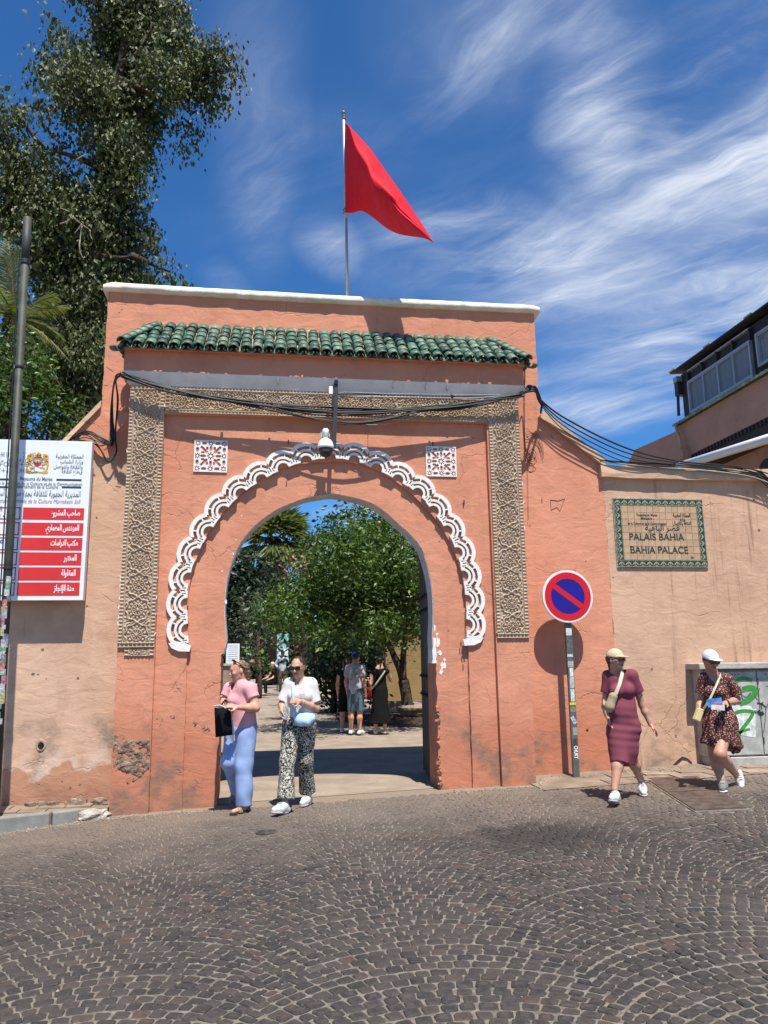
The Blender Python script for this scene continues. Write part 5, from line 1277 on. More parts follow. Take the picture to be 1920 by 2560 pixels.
# ================================================================ utility cabinet
yc0 = 10.14; cA, cB = at(1761, 1668, yc0), at(1765, 1893, yc0)
cx0 = (cA.x+cB.x)/2; cx1 = cx0+1.62; cz1, cz0 = cA.z, cB.z
ug = thing('utility_cabinet', ((cx0+cx1)/2, 10.1, cz0), 'grey steel utility cabinet under a concrete lid, sprayed with green graffiti', 'cabinet')
MB().box(cx0, cx1, yc0+.015, YB, cz0, cz1).build('body', CABIN, ug)
q = MB(); q.prism([(cx0-.085, cz1-.03), (cx1+.1, cz1-.03), (cx1+.1, cz1+.055), (cx0-.085, cz1+.055)], yc0-.10, YB+.01); o = q.build('lid', CONC, ug)
bv = o.modifiers.new('bevel', 'BEVEL'); bv.width = .012; bv.segments = 2
MB().box(cx0+.03, cx1-.02, yc0-.03, yc0+.02, cz1-.045, cz1-.03).build('shadow_gap', DSTEEL, ug)
MB().box(cx0+.04, cx1+.12, yc0-.10, YB+.01, gz(cx0)-.05, cz0-.012).build('plinth', CONC, ug)
dw = (cx1-cx0-.03)/2
for k in range(2):
    a_ = cx0+.01+k*(dw+.012); d = MB().box(a_, a_+dw-.004, yc0-.012, yc0+.016, cz0+.02, cz1-.07).build('door', CABIN, ug)
    for z in (cz0+.2, cz1-.2): MB().box(a_-.004, a_+.012, yc0-.02, yc0-.01, z-.04, z+.04).build('hinge', STEEL, d)
    MB().lathe((a_+dw-.07, yc0-.012, (cz0+cz1)/2), [(.022, 0), (.022, .012), (.012, .02)], 14, '-y').build('lock', ALU, d)
    for rr in range(2):
        for j in range(9): MB().box(a_+.12+j*.05, a_+.145+j*.05, yc0-.0135, yc0-.011, cz1-.11-.17*rr, cz1-.10-.17*rr).build('vent_hole', DSTEEL, d)
gp = lambda X, Y: (lambda p: (p.x, p.z))(at(1720+X/6.91, 1620+Y/6.91, yc0-.014))
yg = yc0-.0145
plate_z('torn_poster', [gp(755, 985), gp(1080, 1000), gp(1165, 1100), gp(1168, 1550), (gp(880, 1500)), gp(830, 1400), gp(790, 1200)], yg+.001, PAPER, ug)
for pts_, w in (([(815, 640), (850, 565), (940, 525), (1040, 540), (1110, 560)], .05), ([(940, 720), (1050, 690), (1140, 700), (1165, 760), (1100, 850), (1000, 920), (890, 965)], .075), ([(810, 1130), (900, 1095), (1020, 1090), (1115, 1110), (1085, 1200), (1000, 1320), (900, 1450), (870, 1600)], .05), ([(1070, 1400), (960, 1430), (880, 1470)], .035), ([(860, 1600), (875, 1680)], .035)):
    stroke([gp(*p) for p in smooth_line(pts_, 6)], w, yg-.002, SPRAY, ug, 'graffiti')
for pts_, w in (([(905, 770), (950, 910)], .008), ([(920, 800), (1010, 850), (1080, 770)], .008), ([(1235, 690), (1205, 830)], .008), ([(1150, 830), (1215, 910)], .008), ([(1340, 1000), (1335, 1200), (1305, 1460)], .008), ([(1190, 950), (1260, 960), (1330, 1010)], .02), ([(1210, 1080), (1250, 1140), (1300, 1110)], .05), ([(1300, 930), (1260, 980), (1280, 1060)], .012), ([(1380, 960), (1345, 1040)], .01)):
    stroke([gp(*p) for p in smooth_line(pts_, 4)], w, yg-.003, SPRAYK, ug, 'graffiti')
# ================================================================ terrace building on the right
XB = 12.0
def onx(px, py, X=XB):
    d = _f*FPX+_r*(px-960)-_u*(py-1280); return Vector((0, 0, CAM_H))+d*(X/d.x)
tb_ = thing('terrace_building', (XB, 20, 0), 'rose plastered terrace building with a dark glazed upper room', 'building')
t2 = lambda X, Y, x=XB: onx(1560+X/4.425, 720+Y/4.425, x)
yl = t2(590, 1530).y; zl = t2(600, 1530).z; ytop = t2(110, 1790).y
zb = t2(1000, 1700).z; y0n = 12.6
m = MB(); ztop = t2(600, 1530).z
# main wall in the plane X=XB, with parapet stepping down at the far end
yf = t2(30, 1880).y
far = t2(545, 1550)
def wallx(name, pts, x0, x1, mat, par):
    q = MB(); n = len(pts); q.add([(x0, y, z) for y, z in pts]+[(x1, y, z) for y, z in pts], [tuple(range(n)), tuple(range(n, 2*n))[::-1]]+[(i, i+n, (i+1) % n+n, (i+1) % n) for i in range(n)]); return q.build(name, mat, par)
Zp = ztop; soff = (t2(1500, 1480).z+t2(900, 1760).z)/2
fz = t2(120, 1790)
wallx('wall', [(y0n, soff), (y0n, Zp), (yl, Zp), (yl, Zp-.12), (fz.y, fz.z), (fz.y+1.6, fz.z-.9), (fz.y+1.6, soff-.3), (yl, soff)], XB, XB+.35, TERR, tb_)
wallx('lower_wall', [(y0n, 0), (y0n, soff), (fz.y+1.6, soff), (fz.y+1.6, 0)], XB+.6, XB+1.0, TERR, tb_)
# carved timber frieze under the overhang
MB().box(XB+.02, XB+.62, y0n, fz.y, soff-.42, soff-.005).build('soffit_beam', DARKW, tb_)
for k in range(70):
    y = y0n+.1+k*.16
    if y < fz.y-.3: MB().box(XB-.03, XB+.05, y, y+.08, soff-.14, soff-.01).build('rafter_end', DARKW, tb_)
for k in range(6):
    y = 13.2+k*1.5; q = MB(); q.add([(XB+.595, y+.42*math.cos(t), soff-1.25+.5*math.sin(t)) for t in np.linspace(0, 2*math.pi, 20, endpoint=False)], [tuple(range(20))]); q.build('arched_opening', CLADM, tb_)
# upper glazed room
wy1 = t2(622, 900, XB+.18).y; we = t2(690, 1000); wz1 = t2(620, 890).z
XU = XB+.12
uz0 = Zp+.10; uz1 = t2(640, 880).z
MB().box(XU+.06, XU+3.2, y0n, wy1, Zp-.2, uz1-.08).build('upper_room', CLADM, tb_)
q = MB(); q.add([(XU-.22, y0n, uz1-.02), (XU-.22, wy1+.12, uz1-.02), (XU+3.4, wy1+.12, uz1+.25), (XU+3.4, y0n, uz1+.25), (XU-.22, y0n, uz1+.03), (XU-.22, wy1+.12, uz1+.03), (XU+3.4, wy1+.12, uz1+.30), (XU+3.4, y0n, uz1+.30)], [(0, 3, 2, 1), (4, 5, 6, 7), (0, 1, 5, 4), (1, 2, 6, 5), (2, 3, 7, 6), (3, 0, 4, 7)]); q.build('roof', CLADM, tb_)
for y in np.linspace(y0n+.4, wy1, 5): MB().box(XU-.26, XU-.19, y-.22, y+.12, uz1+.02, uz1+.05).build('roof_flashing', ALU, tb_)
A_ = [t2(*p_, XB+.07) for p_ in ((718, 1392), (1430, 985), (1375, 600), (700, 1015))]
ya, yb_ = (A_[0].y+A_[3].y)/2, (A_[1].y+A_[2].y)/2; za, zb_ = (A_[0].z+A_[1].z)/2, (A_[2].z+A_[3].z)/2
def window(y0, y1, z0, z1, n, curtain):
    fr = MB()
    for (p, q0, r, s) in ((y0, y1, z0, z0+.06), (y0, y1, z1-.06, z1)): fr.box(XU-.05, XU+.05, p, q0, r, s)
    for y in (y0, y1-.06): fr.box(XU-.052, XU+.048, y, y+.06, z0+.062, z1-.062)
    f = fr.build('window_frame', ALU, tb_); w = (y1-y0-.12)/n
    for k in range(n):
        a_ = y0+.06+k*w
        MB().box(XU+.0, XU+.008, a_+.03, a_+w-.03, z0+.09, z1-.09).build('pane', GLASS, f)
        q = MB()
        for (p, r_, s, t) in ((a_, a_+w-.004, z0+.062, z0+.09), (a_, a_+w-.004, z1-.09, z1-.062), (a_, a_+.03, z0+.09, z1-.09), (a_+w-.034, a_+w-.004, z0+.09, z1-.09)): q.box(XU-.03-.004*(k % 2), XU+.03, p, r_, s, t)
        q.build('sash', ALU, f)
        q = MB(); ys = np.linspace(a_+.04, a_+w-.04, 26); V = [(XU+.05+.012*math.sin(i*1.9+k)-.006*math.sin(i*.7), y, z) for i, y in enumerate(ys) for z in (z0+.07, z1-.07)]
        q.add(V, [(2*i, 2*i+1, 2*i+3, 2*i+2) for i in range(25)]); q.build('curtain', curtain, f, True)
window(yb_, ya, za, zb_, 4, CURTAIN)
yq = t2(1490, 850, XB+.1).y; window(y0n+.6, yq, t2(1500, 850).z, t2(1460, 480).z, 3, BAMBOO)
# rails and vents over the window
for k in range(5):
    y = yb_+(ya-yb_)*k/4; MB().box(XU-.03, XU+.065, y-.025, y+.025, zb_+.03, zb_+.32).build('transom_post', DSTEEL, tb_)
MB().box(XU-.028, XU+.06, yb_, ya, zb_+.30, zb_+.345).build('transom', ALU, tb_)
# green tile strip along the parapet
ge = tile_mesh('edge_tile', .085, .078, .26, .014); TS = simple('edge_glaze_sky_sheen', (.34, .42, .36), .35, .3, 10, rnd=.3)  # glaze colour lightened to paint in the reflected sky
ge.materials.clear(); ge.materials.append(TS)
y = yl-.1; k = 0
while y > y0n and k < 95:
    inst(ge, 'edge_tile', (XB-.17, y, Zp-.02), tb_, (math.radians(24), 0, math.radians(-90))); y -= .185; k += 1
MB().box(XB-.08, XU+.07, y0n, yl, Zp+.002, Zp+.03).build('tile_bed', TILEG, tb_)
# spout, pipe, lamp box, awning
p0, p1 = t2(565, 1505, XB-.15), t2(650, 1790, XB-.15)
MB().tube([p0, p1], .05, 10).build('rain_pipe', COPING, tb_, True)
MB().box(XB-.25, XB, p1.y-.14, p1.y+.14, p1.z-.30, p1.z).build('rain_hopper', TERR, tb_)
q0, q1 = t2(612, 990, XU), t2(628, 1400, XU); MB().tube([q0+Vector((0, .12, 0)), q1+Vector((0, .12, 0))], .045, 8).build('corner_post', DSTEEL, tb_)
l0 = t2(590, 1130, XU); MB().box(XU-.1, XU+.15, l0.y-.22, l0.y-.02, l0.z-.22, l0.z+.20).build('lamp_box', DSTEEL, tb_)
MB().box(XU-.12, XU+.1, l0.y-.23, l0.y-.01, l0.z+.20, l0.z+.36).build('lamp_visor', ALU, tb_)
XA = XB-1.1; e0, e1 = t2(700, 1945, XA), t2(1640, 1655, XA)
aw = thing('awning', (XA, (e0.y+e1.y)/2, (e0.z+e1.z)/2), 'rolled white awning sticking out under the terrace building', 'awning')
ed = (e1-e0)
ob = MB().tube([e0-ed*.12, e1+ed*.6], .11, 14).build('rolled_canvas', WPLAST, aw, True)
for k in (.15, .8): p = e0+ed*k; MB().tube([p, Vector((XB+.6, p.y, p.z+.5))], .03, 6).build('arm', ALU, aw)
# ================================================================ trees and plants
def unit(v): return v/np.maximum(np.linalg.norm(v, axis=1, keepdims=True), 1e-9)
def leaf_mesh(name, P, size, mat, parent, droop=.3, asp=.5, fold=.25, jit=.3, axis=None):
    n = len(P); d = rng.normal(size=(n, 3)); d[:, 2] *= .6
    d = unit(d); d = unit(d*(1-droop)+np.array([0, 0, -1.0])*droop) if axis is None else unit(axis+d*.35)
    s = unit(np.cross(d, unit(rng.normal(size=(n, 3))))); up = np.cross(s, d)
    L = size*(1+jit*rng.normal(size=(n, 1))).clip(.4, 1.8); w = L*asp*.5
    b = P; t = P+d*L; m = P+d*L*.45
    V = np.stack([b, m+s*w+up*w*fold, t, m-s*w+up*w*fold], 1).reshape(-1, 3)
    i = np.arange(n)*4; F = np.stack([np.stack([i, i+1, i+2], 1), np.stack([i, i+2, i+3], 1)], 1).reshape(-1, 3)
    return mesh_np(name, V, F, mat, parent, smooth=False)
def blob_points(blobs, per_m3, clump=.16, strings=0.0, shell=.35, per_clump=22, cap=9e9, squash=1.0):
    """blobs: (center, radius); returns leaf positions grouped into clumps"""
    out = []
    for c, r in blobs:
        nc = max(3, int(per_m3*4.19*r**3*(1-shell**3)/per_clump)); d = unit(rng.normal(size=(nc, 3)))
        rad = r*(shell**3+(1-shell**3)*rng.random((nc, 1)))**(1/3)*(1+.10*rng.normal(size=(nc, 1)))
        cc = np.array(c)+d*rad*np.array([1, squash, 1]); k = per_clump
        o = rng.normal(size=(nc, k, 3))*clump; 
        if strings: o[:, :, 2] = o[:, :, 2]*.6-np.abs(rng.normal(size=(nc, k)))*strings
        out.append((cc[:, None, :]+o).reshape(-1, 3))
    P = np.concatenate(out); 
    if len(P) > cap: P = P[rng.permutation(len(P))[:int(cap)]]
    return P
def limb(m, p, q, r0, r1, bend=.12, n=8):
    p, q = Vector(p), Vector(q); L = (q-p).length; off = Vector(rng.normal(size=3))*bend*L
    pts = [p.lerp(q, t)+off*math.sin(math.pi*t)*.6 for t in np.linspace(0, 1, n)]; m.tube(pts, [r0+(r1-r0)*t for t in np.linspace(0, 1, n)], 8); return pts
def pxr(px, py, pr, y): p = at(px, py, y); return (tuple(p), pr*y/FPX*1.03)

# ---- the tall tree behind the left wall
YT = 15.5
bt = thing('tall_tree', (at(215, 1200, YT).x, YT, .1), 'tall dark glossy-leaved tree with drooping sprays rising behind the left wall', 'tree', 'trees behind the gateway')
S1 = 2.37
BL = [(560, -60, 150), (760, -60, 240), (950, -40, 190), (750, 60, 250), (600, 230, 240), (930, 220, 240), (1110, 360, 190), (1230, 400, 150), (1330, 415, 95), (1390, 420, 45), (1230, 520, 130), (420, 390, 165), (300, 400, 80), (360, 130, 75), (380, 220, 60), (700, 440, 280), (980, 540, 170), (1090, 640, 90), (1050, 740, 45), (560, 620, 230), (330, 670, 95), (740, 740, 170), (820, 820, 70), (700, 920, 190), (640, 1100, 220), (800, 1080, 80), (720, 1330, 190), (840, 1260, 55), (60, 760, 90), (-40, 800, 150), (80, 640, 28), (190, 740, 32), (30, 950, 160), (250, 1020, 190), (130, 1180, 190), (330, 1260, 200), (500, 1320, 230), (400, 1480, 270), (700, 1520, 190), (850, 1600, 120), (950, 1590, 85), (1010, 1640, 50), (230, 1480, 150), (110, 1400, 65), (-60, 1150, 170)]
blobs = []
for X, Y, R in BL:
    c, r = pxr(X/S1, Y/S1, R/S1, YT); blobs.append(((c[0], YT+rng.normal(0, .55), c[2]), r*.91))
for X, Y, R in ((250, 750, 62), (262, 690, 58), (245, 830, 58), (252, 900, 50), (235, 960, 50), (140, 830, 60), (190, 760, 70), (165, 700, 60), (200, 880, 60), (330, 10, 40), (480, 95, 36), (545, 140, 26), (590, 180, 18), (470, 230, 30), (440, 290, 26), (120, 60, 30), (95, 160, 34), (85, 215, 24), (150, 30, 24), (20, 300, 26), (60, 290, 18), (120, 290, 26), (355, 420, 22), (372, 360, 20), (368, 560, 24), (410, 640, 28), (440, 690, 20), (360, 480, 22)):
    X, Y, R = (X, Y, R); c, r = pxr(X, Y, R, YT) if R > 39 else pxr(X*1.0, Y*1.0, R, YT); blobs.append(((c[0], YT+rng.normal(0, .4), c[2]), r*.9))
for X, Y, R in ((600, 900, 250), (300, 1000, 230), (650, 1200, 230), (430, 1200, 240), (700, 1500, 170), (560, 1550, 200), (300, 1300, 160), (740, 1750, 90), (420, 1500, 130), (250, 1450, 120), (700, 900, 150)):
    c, r = pxr(X/3.318, 500+Y/3.318, R/3.318, YT); blobs.append(((c[0], YT+rng.normal(0, .5), c[2]), r*.9))
P = blob_points(blobs, 1900, .16, .22, .30, 24, cap=190000)
leaf_mesh('crown', P, .105, LEAF_BIG, bt, droop=.62, asp=.62, fold=.3)
m = MB(); T = [at(215, 1180, YT), at(225, 900, YT), at(240, 600, YT), at(270, 330, YT), at(310, 120, YT), at(320, -40, YT)]; T[0].z = 0
m.tube(smooth_line([tuple(t) for t in T], 5), list(np.linspace(.24, .05, 26)), 10)
for a, b in (((250, 420), (110, 372)), ((110, 372), (10, 335)), ((300, 220), (420, 190)), ((420, 190), (560, 178)), ((250, 500), (60, 450)), ((240, 640), (120, 600)), ((235, 640), (330, 640)), ((330, 640), (425, 680)), ((280, 300), (170, 170)), ((300, 160), (380, 60)), ((240, 700), (120, 760)), ((235, 800), (330, 730)), ((225, 900), (110, 960)), ((300, 200), (440, 270)), ((110, 372), (60, 300))):
    limb(m, at(*a, YT-.2), at(*b, YT-.35), .085 if a[0] > 150 else .05, .02, .10)
m.build('trunk', BARK, bt, True)
m = MB()
for a, b in (((180, 540), (225, 575)), ((205, 565), (200, 610)), ((175, 530), (150, 520)), ((225, 575), (232, 600)), ((200, 600), (210, 650)), ((190, 400), (220, 385)), ((205, 560), (185, 585)), ((215, 440), (235, 470)), ((150, 560), (178, 535))):
    limb(m, at(*a, YT-1.1), at(*b, YT-1.1), .016, .007, .15, 6)
tag(m.build('bare_twigs', PALEBARK, bt, True), kind='stuff')

# ---- palms
def frond(root, tip, sagz, nl, L, w, V, F, two=True):
    root, tip = Vector(root), Vector(tip); mid = root.lerp(tip, .5)+Vector((0, 0, sagz)); pts = [(root*(1-t)**2+mid*2*t*(1-t)+tip*t*t) for t in np.linspace(0, 1, nl+1)]
    for i in range(1, nl):
        d = (pts[i+1]-pts[i-1]).normalized(); sd = d.cross(Vector((0, 0, 1))); sd = sd.normalized() if sd.length > .01 else Vector((1, 0, 0)); t = i/nl; l = L*(math.sin(math.pi*min(1, t*.9+.08))**.6)
        for s in (-1, 1):
            e = pts[i]+(sd*s*.75+d*.75+Vector((0, 0, -.25-.2*rng.random()))).normalized()*l*(1+.1*rng.normal()); b = len(V); u = d*w
            V += [tuple(pts[i]-u), tuple(pts[i].lerp(e, .5)+Vector((0, 0, .02))), tuple(e), tuple(pts[i]+u)]; F += [(b, b+1, b+2), (b, b+2, b+3)]
    return pts
YD = 14.2
dp = thing('date_palm', (at(30, 1200, YD).x, YD, .1), 'feathery palm half hidden behind the lamp post at the wall top', 'palm tree', 'trees behind the gateway')
crown = at(38, 800, YD); V, F = [], []; st_ = MB()
for a, b in ((10, 640), (-10, 610), (30, 625), (70, 690), (140, 740), (165, 770), (160, 850), (170, 900), (150, 960), (135, 990), (-30, 700), (-60, 760), (0, 690), (60, 760), (110, 880), (100, 930), (45, 900), (-40, 850), (20, 930), (120, 820), (20, 600)):
    tip = at(a, b, YD+rng.normal(0, .5)); pts = frond(crown, tip, .18+.1*rng.random(), 34, .42, .012, V, F); st_.tube(pts[::4], .014, 5)
mesh_np('fronds', V, F, PALM_G, dp, smooth=False); st_.build('frond_stems', PALM_D, dp)
m = MB(); m.tube([(crown.x-.1, YD+.1, 0), (crown.x-.05, YD+.05, crown.z*.5), crown+Vector((0, 0, .1))], [.24, .22, .2], 12); m.build('trunk', BARK, dp, True)
V, F = [], []
for k in range(12):
    a = rng.uniform(0, 6.28); tip = crown+Vector((math.cos(a)*.7, math.sin(a)*.4, -rng.uniform(.8, 1.5))); frond(crown, tip, .12, 20, .25, .012, V, F)
mesh_np('dry_fronds', V, F, PALM_D, dp, smooth=False)
def shrub(name, label, cat, blobs, y, mat, dens, size, clump=.12, droop=.3, asp=.5, trunk=None, grp='trees behind the gateway', cap=30000, twig=None, base=0.0, shell=.35, extra=None):
    bb = [((lambda c, r: ((c[0], y+rng.normal(0, r*.35), c[2]), r*.95))(*pxr(a, b, r, y))) for a, b, r in blobs]
    t = thing(name, (bb[0][0][0], y, base), label, cat, grp); P = blob_points(bb, dens*2.4, clump*1.35, 0, shell*.7, 16, cap*2)
    leaf_mesh('crown', P, size, mat, t, droop, asp)
    m = MB(); bx = np.mean([b[0][0] for b in bb]) if trunk is None else trunk[0]; tr = .12 if trunk is None else trunk[1]
    zc = np.mean([b[0][2] for b in bb])
    m.tube([(bx, y, base-.1), (bx+.05, y, base+(zc-base)*.5), (bx, y, zc)], [tr, tr*.8, tr*.5], 8)
    for b in bb[:9]: limb(m, (bx, y, base+(zc-base)*rng.uniform(.35, .9)), b[0], tr*.4, tr*.12, .1)
    m.build('trunk', BARK, t, True); return t, bb
shrub('leafy_tree', 'bright green leafy tree beside the lamp post above the project board', 'tree', [(20, 850, 45), (60, 910, 60), (20, 960, 70), (95, 960, 55), (60, 1040, 70), (-30, 1000, 70), (10, 1090, 60), (130, 1000, 40), (70, 880, 40)], 13.2, LEAF_OR, 620, .10, .10, cap=16000)
shrub('dark_leaf_tree', 'dark bushy tree filling the gap under the tall tree above the left wall', 'tree', [(110, 1090, 60), (60, 1110, 60), (150, 1060, 45), (120, 960, 50), (165, 1010, 40), (190, 1100, 50), (210, 1060, 30)], 17.0, LEAF_BIG, 300, .12, .13, cap=10000)
shrub('small_bush', 'small yellow green bush against the upper left edge of the gateway', 'bush', [(195, 1040, 32), (225, 1055, 28), (180, 1075, 25), (215, 1020, 18), (240, 1080, 20), (165, 1085, 18)], 12.2, LEAF_LT, 1500, .07, .07, cap=7000)

# ================================================================ courtyard seen through the arch
def arch(a, b): return 560+a/3.072, 1240+b/3.072
YO = 21.0; YC_ = 18.0
A = lambda a, b, r: (*arch(a, b), r/3.072)
gO = gz(0, YO)
ot = thing('orange_tree', (0, YO, gO), 'broad orange tree with glossy leaves and a few fruits shading visitors in the courtyard', 'tree', 'trees in the courtyard')
OB = [A(1100, 230, 120), A(1250, 300, 170), A(1010, 300, 110), A(900, 320, 120), A(1150, 450, 200), A(950, 470, 170), A(800, 420, 120), A(1350, 450, 140), A(1400, 600, 150), A(1250, 650, 190), A(1050, 650, 180), A(860, 620, 170), A(700, 560, 110), A(640, 660, 120), A(520, 720, 110), A(420, 790, 95), A(330, 920, 85), A(420, 960, 110), A(560, 860, 140), A(720, 800, 160), A(900, 830, 170), A(1100, 850, 180), A(1320, 850, 150), A(1420, 900, 110), A(1400, 1020, 80), A(1200, 980, 120), A(1000, 980, 110), A(820, 960, 110), A(640, 1000, 90), A(1440, 1070, 75), A(1370, 1090, 65), A(1250, 1060, 90), A(1100, 1050, 100), A(950, 1050, 100), A(780, 1030, 90), A(900, 150, 45), A(1500, 500, 130), A(1520, 750, 120), A(1180, 160, 60), A(880, 210, 75), A(780, 300, 70), A(1480, 300, 120)]
bb = []
for a, b, r in OB:
    yb = YC_+float(np.clip(rng.normal(0, 1.2), -2.2, 2.0)); c, rr = pxr(a, b, r, yb); bb.append((c, rr*.92))
for a, b, r in ((1400, 700, 160), (1300, 600, 160), (1450, 850, 130), (1350, 900, 130), (1200, 750, 160), (1050, 800, 160), (1000, 600, 160), (1420, 560, 150), (1420, 1000, 90), (1250, 1000, 110), (850, 750, 150), (1150, 560, 150)):  # extra rear crown, added to cast shade on the courtyard wall
    c, rr = pxr(*A(a, b, r), 21.6+rng.normal(0, .6)); bb.append((c, rr*.92))
P = blob_points(bb, 2500, .19, 0, .2, 16, cap=210000); leaf_mesh('crown', P, .118, LEAF_OR, ot, .32, .46)
tk = on_ground(1022, 1782); tk = Vector((at(1020, 1790, YO).x, YO, gO)); fk = at(1008, 1700, YO); m = MB()
m.tube(smooth_line([tuple(tk), tuple(at(1016, 1742, YO)), tuple(fk)], 4), [.19, .17, .16, .16, .15, .15, .15, .15, .14], 10)
limb(m, fk, at(985, 1640, YO), .12, .09, .06); limb(m, at(985, 1640, YO), at(955, 1590, YO), .09, .06, .08); limb(m, fk, at(1012, 1600, YO), .10, .07, .05); limb(m, at(955, 1590, YO), at(850, 1520, YC_), .06, .03); limb(m, at(1012, 1600, YO), at(1010, 1450, YC_), .07, .03); limb(m, at(960, 1595, YO), at(930, 1430, YC_), .06, .03)
m.build('trunk', BARK, ot, True)
for k in range(6):
    c, r = bb[rng.integers(len(bb))]; d = rng.normal(size=3); d /= np.linalg.norm(d); d[1] = -abs(d[1]); p = np.array(c)+d*r*.95
    MB().lathe(p, [(.012, -.04), (.034, -.025), (.042, 0), (.034, .025), (.012, .04)], 10).build('orange', ORANGE, ot, True)
kw = dict(grp='trees in the courtyard')
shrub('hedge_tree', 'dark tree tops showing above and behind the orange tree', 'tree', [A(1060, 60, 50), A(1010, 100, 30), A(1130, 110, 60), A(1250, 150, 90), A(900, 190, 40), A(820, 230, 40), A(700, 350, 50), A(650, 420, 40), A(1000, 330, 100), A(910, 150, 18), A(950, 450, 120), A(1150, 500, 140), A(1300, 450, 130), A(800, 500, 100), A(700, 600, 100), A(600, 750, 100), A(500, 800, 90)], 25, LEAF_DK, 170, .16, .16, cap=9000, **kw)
shrub('tall_shrub', 'light feathery shrub between the palm and the orange tree', 'bush', [A(610, 380, 28), A(580, 470, 28), A(640, 440, 30), A(690, 320, 25), A(560, 520, 35), A(630, 540, 50)], 30, LEAF_LT, 60, .2, .16, cap=5000, **kw)
shrub('oleander_bush', 'bush with pale pink blossom behind the orange tree', 'bush', [A(620, 520, 40), A(560, 560, 45), A(670, 500, 30)], 28, PINK, 50, .11, .2, asp=.8, cap=900, **kw)
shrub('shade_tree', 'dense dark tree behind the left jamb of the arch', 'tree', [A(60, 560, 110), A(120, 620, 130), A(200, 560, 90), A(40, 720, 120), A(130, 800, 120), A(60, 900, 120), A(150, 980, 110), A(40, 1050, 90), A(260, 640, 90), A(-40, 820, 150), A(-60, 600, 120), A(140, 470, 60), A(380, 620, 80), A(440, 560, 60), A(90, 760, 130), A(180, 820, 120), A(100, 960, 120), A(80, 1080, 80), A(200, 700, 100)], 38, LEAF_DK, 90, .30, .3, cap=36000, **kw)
shrub('olive_tree', 'grey green olive tree left of the orange tree', 'tree', [A(250, 760, 90), A(200, 850, 90), A(260, 920, 100), A(190, 980, 90), A(300, 1050, 90), A(180, 1060, 80), A(400, 1080, 70), A(320, 830, 70), A(130, 930, 50), A(440, 1150, 60), A(260, 1160, 70), A(160, 900, 80), A(340, 960, 80)], 33, LEAF_OL, 95, .15, .22, cap=16000, **kw)
shrub('low_bush', 'low bright bush beside the bench in the courtyard', 'bush', [A(290, 1270, 40), A(260, 1300, 35), A(330, 1290, 30), A(200, 1180, 30)], 31, LEAF_OR, 160, .16, .12, cap=4000, **kw)
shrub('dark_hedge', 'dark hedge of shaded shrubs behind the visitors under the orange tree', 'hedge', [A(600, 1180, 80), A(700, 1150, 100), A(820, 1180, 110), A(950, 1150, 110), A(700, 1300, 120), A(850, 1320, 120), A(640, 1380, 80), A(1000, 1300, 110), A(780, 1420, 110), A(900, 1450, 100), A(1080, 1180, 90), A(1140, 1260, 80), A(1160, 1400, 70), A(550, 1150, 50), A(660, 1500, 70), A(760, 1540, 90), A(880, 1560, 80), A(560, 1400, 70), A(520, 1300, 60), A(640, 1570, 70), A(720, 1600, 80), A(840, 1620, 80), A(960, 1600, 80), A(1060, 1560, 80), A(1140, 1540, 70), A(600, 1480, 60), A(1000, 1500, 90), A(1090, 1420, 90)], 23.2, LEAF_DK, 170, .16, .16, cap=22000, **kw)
# fan palm with a skirt of dry leaves
YW_ = 44; wc = at(*arch(390, 330), YW_)
wp = thing('fan_palm', (wc.x, YW_, .36), 'tall fan palm with a shaggy skirt of dry fronds beyond the arch', 'palm tree', 'trees in the courtyard')
def fans(n, zlo, zhi, Rr, L, mat, name, droop):
    V, F = [], []
    for k in range(n):
        a = rng.uniform(0, 6.283); e = rng.uniform(zlo, zhi); d = Vector((math.cos(a)*math.cos(e), math.sin(a)*math.cos(e), math.sin(e))); c = wc+d*Rr*rng.uniform(.6, 1.0)+Vector((0, 0, -.2*(1-math.sin(e))))
        s = d.cross(Vector((0, 0, 1))).normalized(); 
        for j in range(15):
            t = (j/14-.5)*2.4; dd = (d*math.cos(t)+s*math.sin(t)+Vector((0, 0, -droop*rng.uniform(.5, 1.3)))).normalized(); l = L*(1-.25*abs(t)/1.2)*rng.uniform(.8, 1.1); nn = dd.cross(d if abs(t) > .2 else s).normalized()
            b = len(V); w = .085; tip = c+dd*l+Vector((0, 0, -droop*.35*l)); md = c+dd*l*.5
            V += [tuple(c), tuple(md+s*w), tuple(tip), tuple(md-s*w)]; F += [(b, b+1, b+2), (b, b+2, b+3)]
    return mesh_np(name, V, F, mat, wp, smooth=False)
fans(120, -.45, 1.4, 1.5, 1.35, PALM_G, 'fronds', .45)
V, F = [], []
for k in range(520):
    a = rng.uniform(0, 6.283); z0_ = wc.z-rng.uniform(.2, 3.2); rr = rng.uniform(.55, 1.15)*(1.15 if z0_ > wc.z-1.5 else .9); c = Vector((wc.x+math.cos(a)*rr*.55, YW_+math.sin(a)*rr*.55, z0_)); l = rng.uniform(.9, 1.9); e = c+Vector((math.cos(a)*.35, math.sin(a)*.35, -l)); b = len(V); w = .07
    sx_ = -math.sin(a)*w; sy_ = math.cos(a)*w; V += [tuple(c), (c.x*.5+e.x*.5+sx_, c.y*.5+e.y*.5+sy_, c.z*.5+e.z*.5), tuple(e), (c.x*.5+e.x*.5-sx_, c.y*.5+e.y*.5-sy_, c.z*.5+e.z*.5)]; F += [(b, b+1, b+2), (b, b+2, b+3)]
mesh_np('dry_skirt', V, F, PALM_D, wp, smooth=False)
MB().tube([(wc.x+.1, YW_, .2), (wc.x, YW_, wc.z)], [.42, .35], 12).build('trunk', BARK, wp, True)
